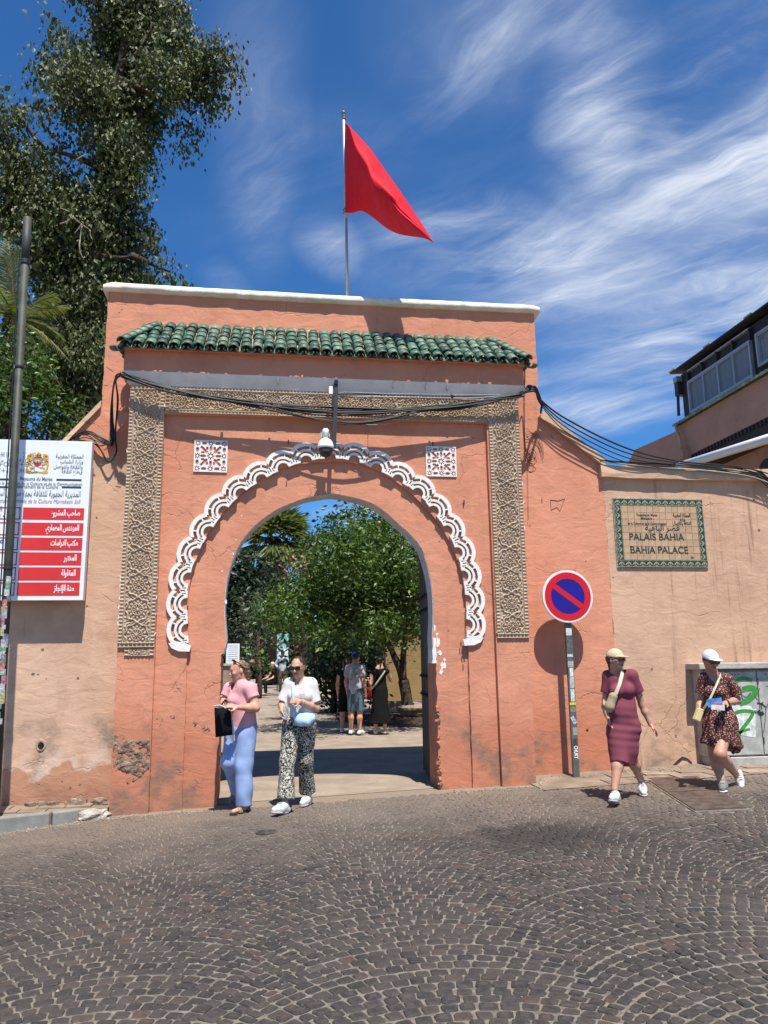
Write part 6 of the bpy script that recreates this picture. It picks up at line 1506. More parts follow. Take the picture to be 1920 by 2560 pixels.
# far wood closing the view
B = [((rng.uniform(-16, 16), 70+rng.uniform(0, 10), rng.uniform(1, 4.2)), rng.uniform(2, 3)) for k in range(34)]
P = blob_points(B, 22, .8, 0, .2, 20, cap=34000); o = leaf_mesh('far_trees', P, .55, LEAF_DK, None, .3, .7); tag(o, kind='stuff')

# walls, boards and furniture in the yard
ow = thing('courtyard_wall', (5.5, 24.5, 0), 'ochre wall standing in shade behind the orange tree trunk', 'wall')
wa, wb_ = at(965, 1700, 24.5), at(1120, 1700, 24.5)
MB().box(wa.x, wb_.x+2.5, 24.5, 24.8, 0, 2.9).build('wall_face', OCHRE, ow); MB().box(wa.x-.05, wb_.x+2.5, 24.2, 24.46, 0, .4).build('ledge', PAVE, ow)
lw2 = thing('parapet_wall', (at(560, 1680, 27).x, 27, .2), 'low grey parapet wall at the left end of the courtyard path', 'wall')
p = at(584, 1664, 27); MB().box(p.x-4, p.x, 27, 27.4, 0, p.z).build('wall_face', PAVE, lw2); MB().box(p.x-4, p.x+.05, 26.93, 27.47, p.z, p.z+.07).build('coping', CONC, lw2)
def panel(name, label, cat, px0, py0, px1, py1, y, mat, frame=DSTEEL, legs=True, extras=()):
    a, b = at(px0, py0, y), at(px1, py1, y); t = thing(name, ((a.x+b.x)/2, y, gz(0, y)), label, cat)
    MB().box(a.x, b.x, y, y+.04, b.z, a.z).build('face', mat, t)
    if legs:
        for x in (a.x+.03, b.x-.03): MB().box(x-.025, x+.025, y+.042, y+.09, gz(0, y)-.05, a.z).build('leg', frame, t)
    for (u0, v0, u1, v1, m_) in extras: MB().box(a.x+(b.x-a.x)*u0, a.x+(b.x-a.x)*u1, y-.006, y-.001, a.z+(b.z-a.z)*v1, a.z+(b.z-a.z)*v0).build('print', m_, t)
    return t
LG = simple('print_light_grey', (.55, .56, .57), .7, bstr=0)
panel('information_board', 'white notice board with grey columns of print at the end of the yard', 'board', 566, 1609, 598, 1662, 29, SIGNW, extras=[(.12, .08+.1*k, .88, .11+.1*k, LG) for k in range(8)])
panel('small_poster', 'small green and white poster hanging under the trees', 'poster', 616, 1617, 624, 1636, 32, SIGNW, extras=[(.1, .15, .9, .75, simple('print_leaf_green', (.22, .42, .10), .7, bstr=0))])
TEAL = simple('banner_teal', (.22, .50, .50), .7, .25, 3, bstr=0)
bn = panel('tall_banner', 'tall turquoise banner with a dark bird shape behind the man in the white shirt', 'banner', 693, 1584, 721, 1645, 37, TEAL)
yy = 36.99; g = lambda X, Y: (lambda p: (p.x, p.z))(at(560+X/5.53, 1560+Y/5.53, yy))
plate_z('print', [g(748, 250), (g(775, 262)), g(800, 245), g(835, 240), g(805, 275), g(782, 300), g(765, 275)], yy, simple('print_dark_teal', (.03, .06, .06), .7, bstr=0), bn)
plate_z('print', [g(735, 350), g(760, 325), g(790, 345), g(820, 320), g(860, 350), g(884, 330), g(884, 440), g(735, 440)], yy, simple('print_white', (.6, .7, .7), .7, .3, 6, bstr=0), bn)
for o in list(bpy.data.objects):
    if o.name.startswith('print'): o['kind'] = 'stuff'
panel('red_door_panel', 'dark red panel in the shade of the hedge', 'panel', 735, 1598, 757, 1652, 26.6, simple('dark_red_paint', (.13, .018, .014), .6, .2))
# bench
YBn = 33; b0, b1 = at(624, 1672, YBn), at(705, 1676, YBn); gb = gz(0, YBn)
be = thing('park_bench', ((b0.x+b1.x)/2, YBn, gb), 'brown wooden bench under the olive tree with a seated visitor', 'bench')
for k in range(3): MB().box(b0.x, b1.x, YBn-.22+k*.15, YBn-.09+k*.15, gb+.42, gb+.46).build('seat_slat', DARKW, be)
for x in (b0.x+.06, b1.x-.06):
    for y in (YBn-.18, YBn+.18): MB().box(x-.03, x+.03, y-.03, y+.03, gb, gb+.418).build('leg', DSTEEL, be)
# planting bed under the orange tree with its kerb
bd = MB(); cxb = tk.x+.3
pts = [(cxb-1.3+.1*math.sin(t*3), 0) for t in (0,)]
ring_ = [(cxb+2.2*math.cos(t)*(1+.05*math.sin(5*t)), YO-.6+2.2*math.sin(t)*(1+.05*math.cos(4*t))) for t in np.linspace(0, 2*math.pi, 28, endpoint=False)]
bd.add([(x, y, gz(0, y)+.02) for x, y in ring_], [tuple(range(28))]); tag(bd.build('planting_bed', SOIL), kind='structure')
P = np.array([(cxb+rng.uniform(-2.2, 2.2), YO+.4+rng.uniform(-1.2, 1.3), gO+.03) for k in range(900)]); tag(leaf_mesh('fallen_leaves', P, .07, BARK, None, 0, .5, axis=rng.normal(size=(900, 3))*np.array([1, 1, .05])), kind='stuff')
rk = thing('boulder', at(1030, 1722, 21), 'pale rounded boulder in the sun beside the orange tree trunk', 'rock')
bmx = bmesh.new(); bmesh.ops.create_icosphere(bmx, subdivisions=3, radius=1)
for v in bmx.verts: k = 1+.15*math.sin(v.co.x*4+v.co.y*3)+.1*math.sin(v.co.z*6); v.co = Vector((v.co.x*.38*k, v.co.y*.3*k, v.co.z*.2*k+.0))
me = bpy.data.meshes.new('stone'); bmx.to_mesh(me); bmx.free(); me.materials.append(PAVE); o = bpy.data.objects.new('stone', me); C.objects.link(o); o.parent = rk; o.location = (0, 0, gz(0, 21)+.2-rk.location.z)
# ================================================================ people
def surface_nets(Fd, o, h):
    """numpy dual contouring of a scalar grid: verts, quads"""
    s = Fd < 0; nx, ny, nz = Fd.shape
    c = np.zeros((nx-1, ny-1, nz-1), np.int8)
    for i in (0, 1):
        for j in (0, 1):
            for k in (0, 1): c += s[i:nx-1+i, j:ny-1+j, k:nz-1+k]
    act = (c > 0) & (c < 8); idx = np.full(act.shape, -1, np.int64); A = np.argwhere(act); idx[act] = np.arange(len(A))
    acc = np.zeros((len(A), 3)); cnt = np.zeros((len(A), 1))
    I, J, K = A.T
    for ax in range(3):
        for u in (0, 1):
            for v in (0, 1):
                o0 = [0, 0, 0]; oth = [a for a in range(3) if a != ax]; o0[oth[0]] = u; o0[oth[1]] = v; o1 = list(o0); o1[ax] = 1
                a = Fd[I+o0[0], J+o0[1], K+o0[2]]; b = Fd[I+o1[0], J+o1[1], K+o1[2]]; cr = (a < 0) != (b < 0)
                t = np.where(cr, a/np.where(cr, a-b, 1), 0); p = np.tile(np.array(o0, float), (len(A), 1)); p[:, ax] = t
                acc += np.where(cr[:, None], p, 0); cnt += cr[:, None]
    V = (A+acc/np.maximum(cnt, 1))*h+o
    Q = []
    for ax in range(3):
        oth = [a for a in range(3) if a != ax]; sl0 = [slice(None)]*3; sl1 = [slice(None)]*3; sl0[ax] = slice(0, -1); sl1[ax] = slice(1, None)
        e = s[tuple(sl0)] != s[tuple(sl1)]; E = np.argwhere(e)
        E = E[(E[:, oth[0]] > 0) & (E[:, oth[1]] > 0) & (E[:, oth[0]] < Fd.shape[oth[0]]-1) & (E[:, oth[1]] < Fd.shape[oth[1]]-1)]
        q = []
        for u, v in ((0, 0), (1, 0), (1, 1), (0, 1)):
            g = E.copy(); g[:, oth[0]] -= u; g[:, oth[1]] -= v; q.append(idx[g[:, 0], g[:, 1], g[:, 2]])
        q = np.stack(q, 1); flip = s[tuple(E.T)]
        if ax == 1: flip = ~flip
        q[~flip] = q[~flip][:, ::-1]; Q.append(q)
    Q = np.concatenate(Q); return V, Q[(Q >= 0).all(1)]
class Body:
    """signed-distance modelling: tapered capsules and ellipsoids blended into one skin"""
    def __init__(s, h=.009): s.p = []; s.cuts = []; s.h = h
    def cap(s, a, b, ra, rb, k=.03, sq=None, flat=False, sub=False): s.p.append(('c', np.array(a, float), np.array(b, float), ra, rb, k, sq, flat, sub)); return s
    def ell(s, c, r, R=None, k=.02, sub=False): s.p.append(('e', np.array(c, float), np.array(r, float), None if R is None else np.array(R), k, sub)); return s
    def cut(s, n, p): s.cuts.append((np.array(n, float), np.array(p, float))); return s
    def mesh(s, noise=None):
        lo, hi = np.full(3, 9e9), np.full(3, -9e9); bx = []
        for q in s.p:
            if q[0] == 'c':
                r = max(q[3], q[4]); m = q[6][1] if q[6] else 1; r *= max(1, m); a = np.minimum(q[1], q[2])-r; b = np.maximum(q[1], q[2])+r
            else: r = q[2].max(); a, b = q[1]-r, q[1]+r
            bx.append((a, b)); 
            if not q[-1]: lo = np.minimum(lo, a); hi = np.maximum(hi, b)
        lo -= .03; hi += .03; h = s.h; n = np.ceil((hi-lo)/h).astype(int)+1; Fd = np.full(n, .5)
        ax = [lo[i]+np.arange(n[i])*h for i in range(3)]
        for q, (a, b) in zip(s.p, bx):
            k = q[5] if q[0] == 'c' else q[4]; pad = k+.04
            i0 = np.clip(np.floor((a-pad-lo)/h).astype(int), 0, n-1); i1 = np.clip(np.ceil((b+pad-lo)/h).astype(int)+1, 1, n)
            if (i1 <= i0).any(): continue
            X = ax[0][i0[0]:i1[0], None, None]; Y = ax[1][None, i0[1]:i1[1], None]; Z = ax[2][None, None, i0[2]:i1[2]]
            if q[0] == 'c':
                _, A, B, ra, rb, k, sq, flat, sub = q
                d = B-A; px, py, pz = X-A[0], Y-A[1], Z-A[2]
                if sq is not None:
                    f = np.array(sq[0], float); f /= np.linalg.norm(f); m = 1/sq[1]-1
                    df = d-0; pf = px*f[0]+py*f[1]+pz*f[2]; dd = d+f*(d@f)*m; px = px+f[0]*pf*m; py = py+f[1]*pf*m; pz = pz+f[2]*pf*m; d = dd
                L2 = d@d+1e-12; t = (px*d[0]+py*d[1]+pz*d[2])/L2; tc = np.clip(t, 0, 1)
                D = np.sqrt((px-tc*d[0])**2+(py-tc*d[1])**2+(pz-tc*d[2])**2)-(ra+(rb-ra)*tc)
                if sq is not None and sq[1] < 1: D = D*max(sq[1], .6)
                if flat: D = np.maximum(D, (t-1)*math.sqrt(L2))
            else:
                _, c, r, R, k, sub = q
                px, py, pz = X-c[0], Y-c[1], Z-c[2]
                if R is not None: px, py, pz = (px*R[0][i]+py*R[1][i]+pz*R[2][i] for i in range(3))
                k0 = np.sqrt((px/r[0])**2+(py/r[1])**2+(pz/r[2])**2); k1 = np.sqrt((px/r[0]**2)**2+(py/r[1]**2)**2+(pz/r[2]**2)**2)+1e-9
                D = k0*(k0-1)/k1
            V = Fd[i0[0]:i1[0], i0[1]:i1[1], i0[2]:i1[2]]
            if sub: V[:] = np.maximum(V, -D)
            else: hh = np.maximum(k-np.abs(V-D), 0)/k; V[:] = np.minimum(V, D)-hh*hh*k*.25
        for nn, p in s.cuts:
            Fd = np.maximum(Fd, (ax[0][:, None, None]-p[0])*nn[0]+(ax[1][None, :, None]-p[1])*nn[1]+(ax[2][None, None, :]-p[2])*nn[2])
        if noise is not None: Fd = Fd+noise(ax[0][:, None, None], ax[1][None, :, None], ax[2][None, None, :])
        return surface_nets(Fd, lo, h)
    def build(s, name, mat, parent, noise=None):
        V, Q = s.mesh(noise); return mesh_np(name, V, Q, mat, parent, smooth=True)
def folds(seed, amp=.004, f=22, dirs=3):
    r = np.random.default_rng(seed); W_ = [(r.normal(size=3)*np.array([1, 1, .45]), r.uniform(0, 6), r.uniform(.7, 1.5)) for _ in range(dirs)]
    def fn(X, Y, Z):
        t = 0
        for d, ph, s in W_:
            d = d/np.linalg.norm(d)*f*s; w = 1.6*np.sin(9*Z+ph+5*X); t = t+np.sin(X*d[0]+Y*d[1]+Z*d[2]+ph+w)
        return amp*t/dirs*1.4
    return fn
def drape(seed, amp=.006, n=11, cx=0, cy=0, z0=0, z1=1):
    """vertical folds growing towards the hem"""
    r = np.random.default_rng(seed); ph = r.uniform(0, 6, 2)
    def fn(X, Y, Z):
        a = np.arctan2(Y-cy, X-cx); g = np.clip((z1-Z)/(z1-z0), 0, 1); return amp*g*(np.sin(n*a+ph[0])+.5*np.sin((n*1.7)*a+ph[1]))
    return fn
def skin(name, c):
    m, T, b = new_mat(name); co = T.node('ShaderNodeTexCoord').outputs['Object']
    col = T.mix(T.step(T.noise(co, 9, 4, .6), .35, .7), c, (c[0]*.90, c[1]*.78, c[2]*.74)); T.put(b.inputs['Base Color'], col); b.inputs['Roughness'].default_value = .5
    b.inputs['Subsurface Weight'].default_value = .12; b.inputs['Subsurface Radius'].default_value = (.02, .008, .004); b.inputs['Subsurface Scale'].default_value = .5; return m
SKIN_A = skin('skin_fair_flushed', (.60, .315, .215)); SKIN_B = skin('skin_fair', (.56, .315, .21)); SKIN_C = skin('skin_tanned', (.50, .275, .18)); SKIN_D = skin('skin_tan_legs', (.47, .26, .175)); SKIN_E = skin('skin_brown', (.22, .12, .08))
def cloth(name, c, var=.08, bs=220, **k): return simple(name, c, .9, var, 7, bs, .12, .002, .15, **k)
HAIR_BL = simple('dark_blonde_hair', (.17, .105, .055), .45, .5, 45, 140, .7, .006); HAIR_BR = simple('brown_hair', (.055, .032, .02), .45, .3, 30, 120, .5, .004); HAIR_DK = simple('dark_hair', (.018, .012, .010), .4, .3, 30, 120, .5, .004)
LIPS = simple('lips', (.36, .12, .10), .45, .1, bstr=0); EYES = simple('eyes', (.03, .025, .02), .2, .1, bstr=0)
SHOEW = simple('white_shoe', (.62, .62, .61), .6, .06, 12, 60, .15, .003); SOLE = simple('shoe_sole', (.42, .41, .39), .8, .2, bstr=0); SHOEG = simple('grey_shade_shoe', (.17, .165, .155), .85, .15, 20, 90, .2)
def orth(f):
    f = Vector(f).normalized(); s = f.cross(Vector((0, 0, 1))).normalized(); return f, s, s.cross(f)
def head(b, c, face, s=1.0, chin_drop=0.0):
    f, sd, up = orth(face); c = Vector(c); R = np.array(Matrix((sd, f, up)).transposed())
    b.ell(c+up*.030*s, (.073*s, .094*s, .092*s), R, .03)
    b.cap(c-up*.02*s+f*.025*s, c-up*.088*s+f*.062*s, .058*s, .024*s, .035)
    b.cap(c-up*.055*s-f*.0*s+sd*.035*s, c-up*.075*s+f*.05*s+sd*.012*s, .030*s, .022*s, .03); b.cap(c-up*.055*s-sd*.035*s, c-up*.075*s+f*.05*s-sd*.012*s, .030*s, .022*s, .03)
    b.cap(c+f*.086*s+up*.012*s, c+f*.106*s-up*.027*s, .009*s, .0125*s, .014); b.cap(c+f*.098*s-up*.032*s+sd*.009*s, c+f*.098*s-up*.032*s-sd*.009*s, .008*s, .008*s, .008)
    b.cap(c+f*.083*s+up*.030*s-sd*.03*s, c+f*.083*s+up*.030*s+sd*.03*s, .012*s, .012*s, .02)
    for q in (-1, 1): b.ell(c+sd*q*.076*s-f*.008*s, (.010*s, .018*s, .029*s), R, .01); b.ell(c+sd*q*.042*s+f*.066*s-up*.018*s, (.024*s, .020*s, .022*s), R, .02)
    b.cap(c+f*.088*s-up*.053*s-sd*.016*s, c+f*.088*s-up*.053*s+sd*.016*s, .007*s, .007*s, .008)
    return f, sd, up
def hand(b, w, d, palm, s=1.0, curl=.5, thumb=1):
    """w wrist, d pointing direction, palm: palm normal; unequal curled fingers, thumb from the side of the palm"""
    w = Vector(w); d = Vector(d).normalized(); n = Vector(palm); n = (n-d*n.dot(d)).normalized(); sd = d.cross(n)*thumb
    R = np.array(Matrix((sd, d, n)).transposed()); c = w+d*.045*s
    b.ell(c, (.040*s, .050*s, .0155*s), R, .018)
    for i, (o, L) in enumerate(((.029, .068), (.010, .077), (-.010, .071), (-.029, .055))):
        k = w+d*.082*s+sd*o*s; a = curl*(.7+.12*i)
        d1 = (d*math.cos(a)+n*math.sin(a)+sd*o*1.6).normalized(); d2 = (d*math.cos(a*2.1)+n*math.sin(a*2.1)).normalized()
        b.cap(k-d*.02*s, k, .0105*s, .0098*s, .008); m = k+d1*L*.5*s; b.cap(k, m, .0095*s, .0086*s, .006); b.cap(m, m+d2*L*.5*s, .0086*s, .0072*s, .006)
    t0 = w+d*.022*s+sd*.030*s; t1 = t0+(d*.6+sd*.75+n*.25).normalized()*.038*s; t2 = t1+(d*.9+sd*.15+n*.45).normalized()*.032*s
    b.cap(t0, t1, .0145*s, .0115*s, .012); b.cap(t1, t2, .0112*s, .0088*s, .008)
def limbs(b, S, E, Wr, r=(.046, .037, .026), k=.03):
    b.cap(S, E, r[0], r[1], k); b.cap(E, Vector(E).lerp(Vector(Wr), .35), r[1], r[1]*.98, k); b.cap(Vector(E).lerp(Vector(Wr), .35), Wr, r[1]*.98, r[2], k)
def leg(b, H, K, A, r=(.085, .056, .050, .036), f=(0, -1, 0), k=.04):
    H, K, A = Vector(H), Vector(K), Vector(A); f = Vector(f)
    b.cap(H, K, r[0], r[1], k); m = K.lerp(A, .32)-f*.014; b.cap(K, m, r[1]*.95, r[2]*1.08, k); b.cap(m, A, r[2]*1.08, r[3], k)
def shoe(parent, A, d, s=1.0, pitch=0.0, mat=None, sole=True, low=None):
    """trainer: heel at the ankle, toe along d; pitch>0 lifts the toe"""
    A = Vector(A); d = Vector(d); d.z = 0; d.normalize(); sd = d.cross(Vector((0, 0, 1))); dd = (d*math.cos(pitch)+Vector((0, 0, math.sin(pitch)))); up = sd.cross(dd).normalized()*1; up = up if up.z > 0 else -up
    hl = A-dd*.035*s-up*.062*s; b = Body(.006); R = np.array(Matrix((sd, dd, up)).transposed())
    b.cap(hl+up*.036*s, A+up*.012*s, .036*s, .041*s, .02); b.cap(hl+up*.034*s, hl+dd*.10*s+up*.036*s, .036*s, .042*s, .03); b.cap(hl+dd*.10*s+up*.036*s, hl+dd*.185*s+up*.030*s, .043*s, .030*s, .03); b.cap(A+up*.0*s+dd*.02*s, hl+dd*.13*s+up*.044*s, .036*s, .030*s, .03)
    b.cut(-np.array(up), hl+up*.012*s); o = b.build('shoe', mat or SHOEW, parent)
    if sole:
        b = Body(.006); b.ell(hl+dd*.035*s+up*.006*s, (.040*s, .062*s, .018*s), R); b.ell(hl+dd*.135*s+up*.006*s, (.047*s, .085*s, .017*s), R, .03); b.cut(np.array(up), hl+up*.0175*s); b.cut(-np.array(up), hl-up*.006*s); b.build('sole', SOLE if mat is None else SHOEW, o)
    q = MB()
    for k in range(4):
        c = A.lerp(hl+dd*.135*s+up*.05*s, .2+.22*k)+up*(.036-.0*k)*s+dd*.012; q.tube([c-sd*.02*s, c+up*.006, c+sd*.02*s], .0045, 5)
    q.build('laces', SOLE, o); return o
def cap_hat(parent, c, face, s, mat, brim_dir=None, name='cap', brim=.075):
    f, sd, up = orth(face); c = Vector(c); R = np.array(Matrix((sd, f, up)).transposed())
    b = Body(.007); b.ell(c+up*.040*s-f*.004, (.084*s, .106*s, .102*s), R); b.cut(-np.array(up)-np.array(f)*.12, c+up*.040*s)
    bd = Vector(brim_dir) if brim_dir is not None else f
    b.p.append(('e', np.array(c+up*.046*s+bd*.105*s), np.array((.072*s, brim*s, .010)), R, .015, False)); o = b.build(name, mat, parent)
    return o
def shades(parent, c, face, s=1.0, lift=.012, mat=None):
    f, sd, up = orth(face); c = Vector(c); q = MB(); m = mat or DOME
    for k in (-1, 1):
        p = c+f*.096*s+sd*k*.034*s+up*lift*s; R = Matrix((sd, f, up)).transposed()@Matrix.Rotation(-k*.16, 3, 'Z')
        pts = [(.030*math.copysign(abs(math.cos(t))**.6, math.cos(t)), .022*math.copysign(abs(math.sin(t))**.6, math.sin(t))) for t in np.linspace(0, 2*math.pi, 18, endpoint=False)]
        V = [p+R@Vector((u*s, y, w*s)) for y in (.004, -.004) for u, w in pts]; n = 18; q.add(V, [tuple(range(n)), tuple(range(n, 2*n))[::-1]]+[(i, i+n, (i+1) % n+n, (i+1) % n) for i in range(n)])
        q.tube([c+f*.088*s+sd*k*.062*s+up*(lift+.008)*s, c+f*.03*s+sd*k*.080*s+up*(lift+.01)*s, c-f*.02*s+sd*k*.080*s+up*(lift+.004)*s], .004, 5)
    q.tube([c+f*.100*s+sd*.010+up*(lift+.006)*s, c+f*.100*s-sd*.010+up*(lift+.006)*s], .004, 5)
    return q.build('sunglasses', m, parent)
def mouth(parent, c, face, s=1.0):
    f, sd, up = orth(face); c = Vector(c); b = Body(.004); b.cap(c+f*.0905*s-up*.049*s-sd*.017*s, c+f*.0905*s-up*.049*s+sd*.017*s, .0065*s, .0065*s, .004); b.cap(c+f*.0895*s-up*.058*s-sd*.014*s, c+f*.0895*s-up*.058*s+sd*.014*s, .007*s, .007*s, .004); b.build('lips', LIPS, parent)
def eyes(parent, c, face, s=1.0):
    f, sd, up = orth(face); c = Vector(c); q = MB()
    for k in (-1, 1):
        q.lathe(c+f*.084*s+sd*k*.032*s+up*.010*s, [(.002, -.005), (.009, -.003), (.009, .003), (.002, .005)], 8)
    q.build('eyes', EYES, parent)
def strap(parent, pts, w, mat, nrm=(0, -1, 0), name='strap'):
    L = smooth_line([tuple(p) for p in pts], 8); L = [Vector(p) for p in L]; n = Vector(nrm); q = MB(); V = []
    for i, p in enumerate(L):
        d = (L[min(i+1, len(L)-1)]-L[max(i-1, 0)]).normalized(); s = d.cross(n).normalized(); V += [p-s*w/2, p+s*w/2, p+s*w/2+n*.004, p-s*w/2+n*.004]
    k = len(L); q.add(V, [(4*i+j, 4*i+(j+1) % 4, 4*i+4+(j+1) % 4, 4*i+4+j) for i in range(k-1) for j in range(4)]); return q.build(name, mat, parent)
def pattern(name, base, ink, kind):
    m, T, b = new_mat(name); co = T.node('ShaderNodeTexCoord').outputs['Object']
    if kind == 'vein':
        w = T.vmath('ADD', co, T.vmath('SCALE', T.noise(co, 7, 3, .6, out=1), None)); w.node.inputs[1].links[0].from_node.inputs[3].default_value = .22
        v = T.voro(T.scale(w, (1, 1, .62)), 34, 'DISTANCE_TO_EDGE'); f = T.step(v, .13, .08)
        v2 = T.noise(T.scale(w, (1, 1, .4)), 34, 1, .3); f = T.math('MAXIMUM', f, T.math('MULTIPLY', T.step(T.math('ABSOLUTE', T.math('SUBTRACT', v2, .5)), .05, .03), .9))
    else:
        v = T.voro(co, 52); f = T.step(v, .38, .30); f2 = T.step(T.noise(co, 60, 2, .5), .56, .60); f = T.math('MULTIPLY', f, T.math('SUBTRACT', 1.0, T.math('MULTIPLY', f2, .5)))
    T.put(b.inputs['Base Color'], T.mix(f, base, ink)); b.inputs['Roughness'].default_value = .9; b.inputs['Specular IOR Level'].default_value = .15; return m

# ---------------------------------------------------------------- woman in the pink shirt
yA = 9.62; a = lambda X, Y, d=0: at(500+X/4.608, 1580+Y/4.608, yA+d)
fA = Vector((-.85, -.53, 0)).normalized(); sA = fA.cross(Vector((0, 0, 1)))   # her right side
g0 = on_ground(600, 2030)
PA = thing('person', (a(470, 2050).x, yA, gz(-.4)), 'woman in a pink shirt and wide blue trousers looking aside with a phone', 'person', 'women walking in the street')
hc = a(452, 452, 0); faceA = Vector((-.97, -.25, -.10)).normalized()
shN, shF = a(590, 655, -.11), a(345, 655, .12); elN, elF = a(640, 875, -.18), a(285, 790, .10); wrN, wrF = a(430, 868, -.30), a(262, 880, -.12)
hN, hF = a(545, 1080, -.05), a(405, 1080, .07); kN, kF = a(500, 1540, -.10), a(345, 1500, .0); aN, aF = a(505, 1985, -.10), a(430, 1830, .30)
b = Body(.008); f, sd, up = head(b, hc, faceA, 1.08)
nk = a(475, 600, .02); b.cap(hc-up*.06-f*.02, nk, .052, .056, .03); b.cap(nk, a(465, 700, 0), .07, .11, .05)
limbs(b, shN, elN, wrN, (.060, .047, .029)); limbs(b, shF, elF, wrF, (.056, .044, .028))
hand(b, wrN, a(300, 835, -.34)-wrN, Vector((0, .6, -.8)), 1.0, .45, 1); hand(b, wrF, a(300, 870, -.25)-wrF, Vector((.2, .3, 1)), 1.0, .6, -1)
leg(b, hN, kN, aN, f=fA); leg(b, hF, kF, aF, f=fA)
ft = aN-Vector((0, 0, .0)); tz = gz(aN.x)+.03
b.cap(aN, (aN.x-.02, aN.y-.0, tz+.03), .034, .034, .03); b.cap((aN.x, aN.y, tz+.02), a(385, 2070, -.22)*1.0, .034, .026, .03)
b.build('body', SKIN_A, PA)
mouth(PA, hc, faceA, 1.08); eyes(PA, hc, faceA, 1.08)
# hair drawn back into a bun, sunglasses pushed up
b = Body(.007); R = np.array(Matrix((sd, f, up)).transposed())
b.ell(hc+up*.038-f*.018, (.083, .100, .094), R); b.cap(hc+up*.03-f*.06, a(545, 530, .03), .066, .035, .03); b.cap(a(545, 470, .02), a(560, 545, .04), .045, .02, .02)
b.cut(np.array(f)*1.0-np.array(up)*.55, hc+f*.064+up*.035); b.ell(a(598, 352, .03), (.038, .036, .040), None, .008)
b.build('hair', HAIR_BL, PA, lambda X, Y, Z: .0028*np.sin(150*Z+40*X)+.002*np.sin(210*X+90*Z))
q = MB(); R_ = Matrix((sd, f, up)).transposed()
for k in (-1, 1):
    p = hc+f*.052+up*.128+sd*k*.036; q.obox(p, .030, .020, .006, R_@Matrix.Rotation(.9, 3, 'X')); q.tube([p+sd*k*.03, hc+sd*k*.092+up*.06-f*.02, hc+sd*k*.088+up*.02-f*.06], .005, 5)
q.build('sunglasses', DOME, PA)
b = Body(.009); sq = (fA, .70)
b.cap(a(470, 690, .01), a(490, 900, .0), .165, .160, .05, sq); b.cap(a(490, 900, 0), a(500, 1085, .0), .172, .200, .05, sq, True); b.cap(shF, shN, .070, .072, .05); b.ell(a(395, 790, -.04), (.085, .085, .08), None, .05)
sN = shN.lerp(elN, .52); b.cap(shN+Vector((-.02, 0, .0)), sN, .078, .080, .03, None, True); sF = shF.lerp(elF, .65); b.cap(shF, sF, .074, .076, .03, None, True)
b.cap(nk+up*.05-f*.01, nk-up*.035+f*.045, .062, .085, .01, None, False, True)
b.build('shirt', cloth('pink_jersey', (.66, .33, .345)), PA, folds(1, .0065, 20, 4))
BLUE = cloth('blue_linen', (.27, .36, .58), .12)
b = Body(.009); b.cap(a(495, 1035, 0), a(480, 1130, 0), .145, .165, .05, (fA, .74)); b.cap(hN, kN, .122, .105, .05); b.cap(kN, aN+Vector((0, 0, -.02)), .105, .095, .05, None, True); b.cap(hF, kF, .122, .098, .05); b.cap(kF, aF, .098, .082, .05, None, True)
b.build('trousers', BLUE, PA, lambda X, Y, Z, f1=folds(2, .009, 11, 4), f2=folds(22, .004, 30): f1(X, Y, Z)+f2(X, Y, Z))
q = MB()
for X0, X1 in ((375, 395), (365, 372)): q.tube([a(X0, 1010, -.20), a(X0+15, 1150, -.21), a(X1, 1250+X1*.0, -.19)], .006, 6)
q.build('drawstring', cloth('cord_white', (.7, .7, .72)), PA)
sn = MB(); T0 = Vector((aN.x+.03, aN.y, tz-.028)); T1 = a(370, 2078, -.24); T1.z = tz-.028; d_ = (T1-T0).normalized(); s_ = d_.cross(Vector((0, 0, 1))); n = 18
ol = [T0.lerp(T1, .5)+d_*(math.cos(t)*((T1-T0).length/2+.035))+s_*(math.sin(t)*.045) for t in np.linspace(0, 2*math.pi, n, endpoint=False)]
sn.add([p for p in ol]+[p+Vector((0, 0, .024)) for p in ol], [tuple(range(n))[::-1], tuple(range(n, 2*n))]+[(i, (i+1) % n, (i+1) % n+n, i+n) for i in range(n)]); so_ = sn.build('sandal', DARKW, PA)
for k in (.45, .6): c = T0.lerp(T1, k)+Vector((0, 0, .02)); strap(so_, [c-s_*.045, c+Vector((0, 0, .05)), c+s_*.045], .022, simple('gold_strap', (.5, .36, .16), .5), d_)
tb2 = Body(.012); shoe(PA, aF, fA, .95, -.7, SHOEG, False)
pp = a(225, 855, -.36); ph = thing('phone', pp, 'pale phone held by the woman in the pink shirt', 'phone'); MB().obox(pp, .036, .072, .0045, Matrix.Rotation(.5, 3, 'Z')@Matrix.Rotation(.35, 3, 'Y')@Matrix.Rotation(-.1, 3, 'X')).build('case', SIGNW, ph)
MB().obox(pp+Vector((0, 0, .006)), .031, .066, .0012, Matrix.Rotation(.5, 3, 'Z')@Matrix.Rotation(.35, 3, 'Y')@Matrix.Rotation(-.1, 3, 'X')).build('screen', DOME, ph)
bgA = thing('tote_bag', a(265, 1030, -.26), 'flat black tote bag hanging from the arm of the woman in the pink shirt', 'bag')
b = Body(.008); q = MB(); C4 = [a(165, 870, -.22), a(355, 905, -.26), a(375, 1185, -.24), a(178, 1215, -.2)]; nn = Vector((0, -1, 0))
V = []
for t in np.linspace(0, 1, 9):
    for s in np.linspace(0, 1, 9):
        p = C4[0].lerp(C4[1], s).lerp(C4[3].lerp(C4[2], s), t); V.append(p+nn*(.035*math.sin(math.pi*s)*math.sin(math.pi*t)**.5+.006*math.sin(9*s+5*t)))
